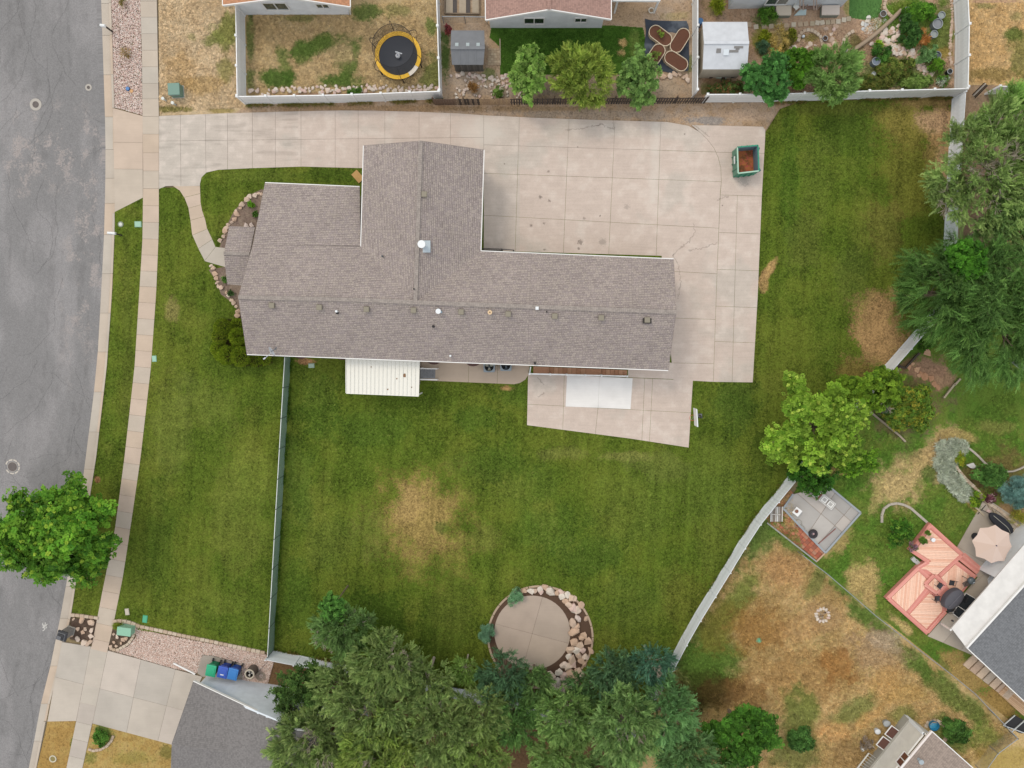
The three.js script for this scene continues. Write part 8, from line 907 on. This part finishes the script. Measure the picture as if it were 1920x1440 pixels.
// the grove along the bottom
const g1 = ['#6c7f46', '#798a50', '#5d713e', '#86955a'], g2 = ['#587540', '#668249', '#4b6636'], g3 = ['#4d6a48', '#5a7852', '#425e40', '#64845a'];
tree('young_tree', 'bright green young tree top poking out over the lower lawn', 'tree', 622, 1140, 26, { h: 5.0, v: 0.9, kind: 'maple', tones: ['#5d8f3c', '#6b9c46', '#4e7c34'], s: 0.5, dens: 0.8 });
tree('elm_tree', 'olive-grey twiggy tree below the bright young tree top', 'tree', 640, 1182, 54, { h: 4.2, v: 0.6, kind: 'elm', tones: ['#5a7540', '#69844b', '#4c6636'], s: 0.8, dens: 0.8, bark: barkPale, sx: 1.1, sz: 0.85, dead: [[-50, 20, 4, 1.8]] });
tree('leafy_tree', 'dark leafy tree in front of the lower left house wall', 'tree', 566, 1302, 58, { h: 3.8, v: 0.65, kind: 'bush', tones: ['#4c6a30', '#5a7838', '#405c2a'], s: 1.25, dens: 0.75, sx: 0.95, sz: 1.05 });
tree('elm_tree', 'light olive elm over the bottom fence, top of the grove', 'tree', 722, 1246, 70, { h: 5.0, v: 0.55, kind: 'elm', tones: g1, dens: 0.9, bark: barkPale, sx: 1.0, sz: 0.85, dead: [[30, -10, 5.4, 2], [-30, 35, 4.5, 1.6]] });
tree('elm_tree', 'light olive elm right of the fence-topping one, over white boards', 'tree', 800, 1280, 48, { h: 4.4, v: 0.55, kind: 'elm', tones: g1, dens: 0.85, bark: barkPale });
tree('elm_tree', 'dull green tree between the fence boards and the dark conifer, bottom', 'tree', 905, 1335, 52, { h: 4.6, v: 0.6, kind: 'elm', tones: g1, dens: 0.85, bark: barkPale });
tree('elm_tree', 'olive elm covering the fence left of the lower left house corner', 'tree', 640, 1290, 52, { h: 4.6, v: 0.55, kind: 'elm', tones: g1, dens: 0.85, bark: barkPale });
tree('elm_tree', 'grey-green elm between the upper right elm and the dark feathery tree', 'tree', 1895, 425, 60, { h: 5.0, v: 0.5, kind: 'elm', tones: ['#647e46', '#728c52', '#56703c'], dens: 0.85, bark: barkPale });
tree('young_tree', 'sparse thin green tree over the bottom fence, left of the round patio', 'tree', 872, 1258, 26, { h: 3.0, v: 0.7, kind: 'elm', tones: ['#66813c', '#758d48'], s: 0.6, dens: 0.45, bark: barkPale });
tree('elm_tree', 'olive elm in the middle of the grove, under the fence-topping one', 'tree', 690, 1335, 74, { h: 5.2, v: 0.5, kind: 'elm', tones: g1, dens: 0.95, bark: barkPale });
tree('elm_tree', 'olive elm at the bottom left beside the dark grey shingle roof', 'tree', 580, 1395, 74, { h: 4.8, v: 0.5, kind: 'elm', tones: g1, dens: 0.9, bark: barkPale, dead: [[20, -25, 5, 2], [40, 20, 5.4, 1.8]] });
tree('elm_tree', 'yellowish elm at the bottom edge, centre of the grove', 'tree', 715, 1420, 82, { h: 5.4, v: 0.5, kind: 'elm', tones: ['#76883f', '#84944a', '#657a38', '#909f56'], dens: 0.95, bark: barkPale, dead: [[-10, 10, 6, 2]] });
tree('elm_tree', 'yellowish elm at the bottom edge, right of the grove centre', 'tree', 815, 1372, 72, { h: 5.2, v: 0.5, kind: 'elm', tones: g1, dens: 0.95, bark: barkPale });
tree('elm_tree', 'green elm at the bottom edge below the fence boards', 'tree', 890, 1418, 62, { h: 5.0, v: 0.5, kind: 'elm', tones: ['#6b8040', '#7a8f4b', '#5c7136'], dens: 0.9, bark: barkPale });
tree('pine_tree', 'dark blue-green pine at the lower left rim of the round patio', 'tree', 942, 1268, 46, { h: 4.0, v: 0.75, kind: 'juniper', tones: ['#466444', '#52704e', '#3b573a'], dens: 1.1 });
tree('elm_tree', 'mid green tree at the bottom rim of the round patio', 'tree', 1002, 1285, 36, { h: 3.6, v: 0.7, kind: 'elm', tones: g2, s: 0.75, dens: 0.9 });
tree('elm_tree', 'dark green tree below the dark pine, bottom centre', 'tree', 962, 1350, 50, { h: 4.2, v: 0.6, kind: 'elm', tones: ['#4f7038', '#5c7d40', '#425f30'], dens: 0.75 });
tree('elm_tree', 'bright olive tree at the bottom centre under the round patio', 'tree', 1062, 1345, 54, { h: 4.8, v: 0.6, kind: 'elm', tones: ['#647f44', '#728c4e', '#56713a', '#7d9656'], dens: 0.9, dead: [[0, 0, 5.2, 1.4]], bark: barkPale });
tree('elm_tree', 'bright olive tree at the bottom edge, lowest in the centre', 'tree', 1052, 1425, 54, { h: 4.8, v: 0.6, kind: 'elm', tones: ['#6a8446', '#789052', '#5a743c'], dens: 0.95 });
tree('juniper_tree', 'blue-green juniper right of the round patio, at the patio boulders', 'tree', 1150, 1262, 46, { h: 3.8, v: 0.8, kind: 'juniper', tones: g3, dens: 1.15 });
tree('juniper_tree', 'blue-green juniper beside the lower end of the pale fence', 'tree', 1222, 1248, 40, { h: 3.6, v: 0.85, kind: 'juniper', tones: ['#4a7058', '#588066', '#3c604c'], dens: 1.1, bark: barkPale, dead: [[10, 5, 4.2, 1.2]] });
tree('juniper_tree', 'dark green conifer below the two blue-green junipers', 'tree', 1110, 1300, 44, { h: 3.6, v: 0.7, kind: 'juniper', tones: ['#4a683c', '#577646', '#3f5c34'], dens: 1.0 });
tree('elm_tree', 'large olive-green tree at the bottom, right of the centre', 'tree', 1170, 1362, 70, { h: 5.4, v: 0.6, kind: 'elm', tones: ['#66814a', '#748e54', '#587340', '#80985c'], dens: 0.95, bark: barkPale, dead: [[20, 15, 6, 1.6]] });
tree('elm_tree', 'grey-green tree at the bottom meeting the brown meadow', 'tree', 1250, 1335, 58, { h: 4.8, v: 0.6, kind: 'elm', tones: ['#5a7c4a', '#678a56', '#4c6e40'], dens: 0.9, bark: barkPale });
tree('elm_tree', 'grey-green tree at the bottom edge left of the bright bush', 'tree', 1290, 1420, 54, { h: 4.4, v: 0.6, kind: 'elm', tones: ['#587646', '#658452', '#4b683c'], dens: 0.85, bark: barkPale });
tree('elm_tree', 'mid green tree at the bottom edge under the large olive-green one', 'tree', 1150, 1445, 54, { h: 4.6, v: 0.6, kind: 'elm', tones: g2, dens: 0.9 });
tree('leafy_tree', 'bright deep green leafy tree at the bottom of the brown meadow', 'tree', 1392, 1378, 62, { h: 3.8, v: 0.6, kind: 'maple', tones: ['#4a7a28', '#57882f', '#3e6a22'], s: 0.7, dens: 1.0, sx: 1.05 });
tree('elm_tree', 'small dull green tree at the very bottom beside the bright leafy one', 'tree', 1350, 1440, 34, { h: 3.6, v: 0.6, kind: 'elm', tones: ['#5f7c46', '#6d8a52'], dens: 0.8, bark: barkPale });
// shrubs
const firT = ['#7a8a20', '#68801e', '#8a982a', '#5a721c', '#9aa634'];
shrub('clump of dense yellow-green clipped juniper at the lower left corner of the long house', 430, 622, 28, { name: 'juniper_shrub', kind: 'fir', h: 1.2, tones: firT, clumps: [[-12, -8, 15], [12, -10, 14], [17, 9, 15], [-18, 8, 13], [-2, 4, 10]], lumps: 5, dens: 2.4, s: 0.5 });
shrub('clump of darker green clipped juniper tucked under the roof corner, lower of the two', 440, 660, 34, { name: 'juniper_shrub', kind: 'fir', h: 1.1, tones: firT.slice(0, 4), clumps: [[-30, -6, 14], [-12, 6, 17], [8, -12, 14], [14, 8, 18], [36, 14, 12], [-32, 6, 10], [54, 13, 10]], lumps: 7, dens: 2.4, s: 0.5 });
shrub('round grey-green spiky shrub at the upper left of the round patio', 964, 1118, 17, { kind: 'needle', h: 0.5, tones: ['#6a8f6a', '#7a9e78', '#587c58'], dens: 1.6, lumps: 10 });
shrub('round grey-green spiky shrub at the left of the round patio', 913, 1190, 17.5, { kind: 'needle', h: 0.5, tones: ['#64886a', '#749879', '#54785a'], dens: 1.6, lumps: 10, sz: 1.12 });
shrub('orange-yellow and green spirea filling the bushy garden bed', 1708, 765, 46, { h: 0.9, v: 0.4, tones: ['#5d802e', '#6a8632', '#8a9434', '#5a7a2e', '#9a9438', '#728a34'], gain: 1.5, lumps: 40, dens: 0.8, s: 1.0, sx: 1.05, sz: 1.1 });
shrub('grey-green twiggy bush at the left of the bushy garden bed', 1668, 762, 22, { h: 0.7, tones: ['#5f7a48', '#8a927c', '#4f6d3a'], dens: 0.6 });
shrub('green bush under the kerb arch above the pink deck', 1684, 995, 30, { h: 0.9, v: 0.5, tones: ['#4c7d28', '#6a9a34', '#3c6a22', '#8cab44'], lumps: 22, dens: 0.8, sx: 0.9, sz: 1.1 });
shrub('pink flowering plant at the left corner of the pink deck', 1711, 1024, 11, { h: 0.5, tones: ['#8a7a70', '#b08a98', '#5f7a40'], dens: 0.8 });
shrub('yellow-green shrub inside the silvery crescent', 1802, 861, 13, { h: 0.5, tones: ['#8a9a2a', '#a5a534', '#6f8828'] });
shrub('broad green shrub above the peach edging bricks', 1858, 895, 32, { h: 0.9, v: 0.5, tones: ['#4f7a36', '#5f8a40', '#6f9a4a'], lumps: 22, dens: 0.8, sx: 1.15, sz: 0.85 });
shrub('blue-green shrub at the right edge', 1906, 925, 34, { h: 1.0, v: 0.6, kind: 'needle', tones: ['#5f8078', '#6f9088', '#4f7068'], dens: 0.9, lumps: 20 });
shrub('dark purple-pink flowering plant beside the peach edging bricks', 1858, 932, 11, { h: 0.4, tones: ['#8a5a64', '#6a4048', '#c0a0a4'] });
shrub('small yellow-flowered green plant left of the peach edging bricks', 1832, 936, 15, { h: 0.4, tones: ['#5a8228', '#8aa030', '#6f9028'], sx: 0.8, sz: 1.3 });
shrub('yellow spiky plant at the right edge below the blue-green shrub', 1906, 972, 14, { h: 0.4, kind: 'blade', tones: ['#9aa040', '#b5ac4c', '#7f9038'], dens: 1.2 });
shrub('dark green bush below the slanting fence end', 1735, 645, 16, { h: 0.8, tones: ['#4a7022', '#5a8028', '#3a5f1c'] });
shrub('bright yellow-green shrub at the left post of the grey-white house', 1345, 8, 15, { h: 0.6, kind: 'blade', tones: ['#8fa028', '#a5b034', '#7a9024'], dens: 1.4 });
shrub('green leafy shrub left of the rounded tan cover', 1434, 28, 20, { h: 0.6, v: 0.5, tones: ['#55802a', '#679034', '#44701f'], sx: 1.2, sz: 0.8 });
shrub('olive-yellow low shrub beside the missing-shingle shed', 1435, 68, 13, { h: 0.5, tones: ['#7f8a20', '#8f9a28', '#6f7d1c'], sx: 1.2, sz: 0.9 });
shrub('dark blue-green mound plant beside the missing-shingle shed', 1431, 88, 13, { h: 0.5, kind: 'needle', tones: ['#4f6f50', '#5f7f60', '#40603f'], dens: 1.2 });
shrub('straw-yellow grassy clump in the leafy garden', 1458, 78, 20, { h: 0.35, kind: 'blade', tones: ['#c9b36a', '#d6c27c', '#b09c54'], dens: 1.0, sz: 1.2 });
shrub('brown-green plant left of the arched block edging', 1477, 85, 15, { h: 0.5, tones: ['#6f7434', '#84803c', '#5a6a34'] });
shrub('olive plant at the top of the arched block edging path', 1486, 64, 10, { h: 0.4, tones: ['#7a8228', '#8a9030', '#66701f'] });
shrub('dark green dense groundcover shrub right of the long log', 1705, 55, 26, { h: 0.5, v: 0.4, kind: 'bush', tones: ['#4a7434', '#567f3c', '#3f682c'], lumps: 26, sx: 0.8, sz: 1.5 });
shrub('bright green shrub above the orange-tan grass in the garden', 1725, 22, 26, { h: 0.6, v: 0.45, tones: ['#5f8f2c', '#6f9f34', '#4f7d26'], sx: 1.4, sz: 0.8, lumps: 22 });
shrub('orange-tan grass clump among the garden tubs', 1727, 70, 13, { h: 0.3, kind: 'blade', tones: ['#c48f50', '#b37c40', '#d0a068'], dens: 1.2 });
shrub('green shrub with pale leaves above the boulders, garden centre right', 1735, 104, 18, { h: 0.5, tones: ['#6f9458', '#7fa468', '#5f844a'] });
shrub('bright green flowering shrub right of the lower boulders', 1759, 124, 16, { h: 0.5, tones: ['#6a982c', '#7aa836', '#5a8826'] });
shrub('dark green shrub around the grey-blue tub', 1650, 100, 18, { h: 0.5, v: 0.5, tones: ['#4c7a30', '#5a8838', '#3f6a28'], sx: 1.4, sz: 0.8, lumps: 18 });
shrub('bright lime shrub at the pink boulders', 1648, 83, 8, { h: 0.4, tones: ['#8ab02a', '#9abe34'] });
shrub('olive groundcover mound below the boulders in the garden', 1680, 130, 30, { h: 0.3, v: 0.3, tones: ['#6a7f36', '#7f8a40', '#5a722e', '#8a7c44'], lumps: 34, sx: 1.3, sz: 0.7 });
shrub('olive groundcover mound along the white fence in the garden', 1640, 156, 28, { h: 0.3, v: 0.3, tones: ['#6f7f38', '#80843f', '#5c7030'], lumps: 30, sx: 1.3, sz: 0.5 });
shrub('light green low plants along the white fence, right end of the garden', 1718, 155, 26, { h: 0.3, v: 0.3, tones: ['#7f9a4a', '#8fa858', '#6a8840'], lumps: 26, sx: 1.2, sz: 0.5 });
shrub('white-flowered plant in the lower garden corner', 1765, 152, 13, { h: 0.4, tones: ['#5f8f34', '#6f9f3c', '#c9d0bc', '#4f7d2a'] });
shrub('mixed low green shrubs below the missing-shingle shed', 1362, 168, 26, { h: 0.4, v: 0.35, tones: ['#5c7a38', '#6c8844', '#8a6a44', '#4c6a30'], lumps: 26, sx: 1.5, sz: 0.5 });
shrub('reddish leafy shrub beside the grey shed', 841, 55, 8, { h: 0.5, tones: ['#8a4444', '#7a3a3e', '#a05a50'] });
shrub('small green shrub on the pebble bed by the picket fence', 934, 170, 12, { h: 0.4, tones: ['#6a8a3c', '#7a9848'] });
shrub('small orange-brown dry shrub in the middle of the pebble bed', 887, 163, 8, { h: 0.4, kind: 'blade', tones: ['#b08a54', '#a07844'] });
shrub('round green weed clump at the white fence of the trampoline yard', 664, 173, 12, { h: 0.3, tones: ['#5a8234', '#6a923e'], sx: 1.3, sz: 0.6 });
shrub('small grey-tan grass tuft in the pink gravel, at the very top', 233, 6, 7, { h: 0.3, kind: 'blade', tones: ['#9a8a50', '#7f7a38', '#b5a470'], dens: 2.2, lumps: 5 });
shrub('small dry grass tuft in the pink gravel, lower of the two', 237, 99, 7, { h: 0.3, kind: 'blade', tones: ['#b09860', '#9a8450', '#c2ad7a'], dens: 2.0, lumps: 5 });
shrub('bright small plant in the upper mulch bed of the long house', 471, 384, 6, { h: 0.3, tones: ['#6fa02a', '#82b034'] });
shrub('small plant near the porch roof in the lower mulch bed', 423, 524, 6, { h: 0.3, tones: ['#5a8236', '#6a9040'] });
shrub('small dark plant in the mulch below the porch roof', 432, 550, 5, { h: 0.3, tones: ['#4c6a3a', '#5c7a44'] });
shrub('small plant at the roof edge in the upper mulch bed', 479, 402, 5, { h: 0.3, tones: ['#557a30', '#658a3a'] });
shrub('green plants inside the curved block edging, bottom left', 190, 1382, 20, { h: 0.35, v: 0.4, tones: ['#5a8a34', '#6c9a3e', '#4a782a'], sz: 0.9 });
shrub('yellow-green grass behind the mint transformer', 225, 1174, 9, { h: 0.3, kind: 'blade', tones: ['#7a8a2a', '#8a9834'], sx: 1.5, sz: 0.5, dens: 1.5 });
shrub('leafy green vegetables in the upper left planter', 1238, 66, 8, { h: 0.7, tones: ['#7f9a3c', '#93a848', '#6a8834'], lumps: 6 });
shrub('leafy green vegetables in the lower left planter', 1231, 103, 9, { h: 0.7, tones: ['#7a8f40', '#8a9c4a'], lumps: 6, sz: 1.3, sx: 0.7 });
shrub('dark green bush in the dry meadow near the bright leafy tree', 1500, 1385, 28, { h: 0.5, v: 0.4, tones: ['#4f7a38', '#5f8a42', '#40682e'], lumps: 24, sx: 0.8, sz: 1.4 });
shrub('green weeds beside the blue water tub', 1790, 1370, 26, { h: 0.4, v: 0.35, tones: ['#56803a', '#668e42', '#487030'], lumps: 24, sx: 1.2 });
shrub('bare grey twiggy bush on the meadow left of the cream house', 1625, 1392, 14, { h: 0.6, tones: ['#8a7a68', '#a09080'], dens: 0.25, dead: [[0, 0, 0.7, 0.8]] });
shrub('green plants in the square deck planter', 1731, 1014, 8, { h: 1.0, tones: ['#5a8230', '#6a923a'], lumps: 6 });
shrub('little plant in the round deck planter', 1740, 999, 5, { h: 0.95, tones: ['#7a9a3c', '#6a8a34'], lumps: 5 });
{ // silvery ground cover crescent
  const pts = [[1765, 840], [1773, 845], [1768, 860], [1766, 872], [1774, 885], [1785, 900], [1796, 915], [1783, 835], [1796, 838], [1762, 870], [1805, 925], [1778, 858], [1770, 892], [1790, 908]], t = thing('silver_groundcover', 'silvery grey-green crescent of groundcover right of the tan patch', 'groundcover', P(1780, 875)), sp = []; for (let i = 0; i < 2000; i++) { const q = pick(pts), a = rr(0, 6.283), d = Math.sqrt(rnd()) * 15, p = P(q[0] + Math.cos(a) * d, q[1] + Math.sin(a) * d).sub(t.position); p.y = rr(0.1, 0.38); sp.push({ p, n: V(rr(-0.9, 0.9), rr(0.3, 1), rr(-0.9, 0.9)).normalize(), s: rr(1.0, 1.7), t: rnd(), f: rr(0.7, 1.3) }); } instanced('foliage', t, 'needle', sp, ['#a6ad9c', '#b8bcab', '#949c89', '#a2a999'], leafDull);
}
// loose grass
function tufts(label, kind, poly, n, s0, s1, tone, keep) { const b = [1e9, 1e9, -1e9, -1e9]; for (const p of poly) { b[0] = Math.min(b[0], p[0]); b[1] = Math.min(b[1], p[1]); b[2] = Math.max(b[2], p[0]); b[3] = Math.max(b[3], p[1]); } const sp = [[], [], []], o = [0, 0, 0]; let k = 0, guard = 0; while (k < n && guard++ < n * 12) { const x = rr(b[0], b[2]), y = rr(b[1], b[3]); if (!inPoly(poly, x, y) || (keep && !keep(x, y))) continue; tone(x, y, o); const p = P(x, y); sp[k % 3].push([p.x, p.z, rr(s0, s1), o.slice()]); k++; }
  const root = new THREE.Group(); root.name = numbered('grass'); root.userData.kind = 'stuff'; scene.add(root); tag(root, label, 'grass'); sp.forEach((list, g) => { const im = new THREE.InstancedMesh(foliage[kind][g], leafDull, list.length); list.forEach(([x, z, s, c], i) => { _qq.setFromEuler(_e.set(rr(-0.3, 0.3), rr(0, 6.28), rr(-0.3, 0.3))); _mm.compose(V(x, 0.05, z), _qq, V(s * 1.2, s, s * 1.2)); im.setMatrixAt(i, _mm); const f = rr(0.9, 1.75); im.setColorAt(i, new THREE.Color().setRGB(c[0] * f, c[1] * f, c[2] * f)); }); im.name = 'tuft'; im.castShadow = im.receiveShadow = true; root.add(im); }); }
const zBy = (x, y, o) => { const z = zoneOf(x, y); if (z) zoneAt(z, x, y, o); else o[0] = o[1] = o[2] = 0.2; };
tufts('long dry and green grass of the brown meadow', 'blade', [[1270, 1215], [1340, 1110], [1420, 975], [1480, 920], [1505, 1045], [1905, 1385], [1800, 1440], [1690, 1330], [1640, 1440], [1300, 1440], [1260, 1300]], 26000, 0.35, 0.8, zBy);
tufts('dry turf of the front yard left of the trampoline yard', 'low', [[300, 0], [443, 0], [445, 180], [455, 200], [300, 212]], 7000, 0.5, 1.0, zBy); tufts('patchy turf inside the trampoline yard', 'low', [[464, 32], [820, 0], [822, 160], [466, 165]], 13000, 0.5, 1.05, zBy); tufts('patchy turf of the right-hand neighbour', 'low', [[1500, 910], [1640, 800], [1740, 830], [1900, 720], [1915, 860], [1800, 1000], [1740, 985], [1660, 1120], [1800, 1262], [1505, 1035], [1615, 960], [1550, 905]], 16000, 0.5, 1.1, zBy, (x, y) => !inPoly([[1480, 905], [1550, 900], [1625, 960], [1545, 1055], [1430, 970]], x, y));
tufts('deep green turf of the small lawn behind the fruit trees', 'low', [[940, 58], [1205, 58], [1208, 110], [945, 135]], 9000, 0.6, 1.2, zBy); tufts('dry tan turf at the upper right edge', 'low', [[1820, 8], [1920, 8], [1920, 158], [1820, 155]], 5000, 0.6, 1.1, zBy); tufts('low weeds between the plants of the leafy garden', 'low', [[1660, 0], [1780, 0], [1784, 168], [1420, 178], [1440, 60], [1620, 60]], 15000, 0.6, 1.3, zBy);
function footWeeds(label, pxs, n, tone) { const pts = pxs.map(([a, b]) => P(a, b)), L = polyLen(pts), c = tone.map(hexA), t = new THREE.Group(); t.name = numbered('grass'); t.userData.kind = 'stuff'; scene.add(t); tag(t, label, 'grass'); const sp = []; for (let i = 0; i < n; i++) { const q = along(pts, rnd() * L), v = vn(q.x * 0.9, q.z * 0.9); if (v < 0.38) continue; sp.push({ p: V(q.x + rr(-0.16, 0.16), 0.08, q.z + rr(-0.16, 0.16)), n: V(rr(-0.4, 0.4), 1, rr(-0.4, 0.4)).normalize(), s: rr(0.4, 0.9) * (0.6 + v), t: rnd(), f: rr(0.6, 1.1) }); } instanced('weeds', t, 'blade', sp, tone, leafDull); }
footWeeds('longer grass at the foot of the long slanting pale fence', [[1478, 891], [1408, 979], [1370, 1040], [1315, 1138], [1251, 1248]], 1500, ['#5a7a2a', '#6f8434', '#84803c']); footWeeds('longer grass at the foot of the bottom fence', [[513, 1219], [600, 1236], [835, 1284], [1012, 1327]], 900, ['#55752a', '#7a7a38', '#8a7444']); footWeeds('longer grass under the green slatted fence', [[546, 670], [530, 940], [514, 1217]], 900, ['#4a6a22', '#5f7a2c']); footWeeds('dry weeds at the foot of the driveway-side white fence', [[462, 197], [640, 195], [828, 188]], 700, ['#8a8040', '#a08a54', '#6f7834']); footWeeds('longer grass at the foot of the garden fence above the lawn', [[1440, 193], [1615, 187], [1784, 183]], 700, ['#5f7430', '#86783f', '#9a8250']);
renderer.render(scene, camera);
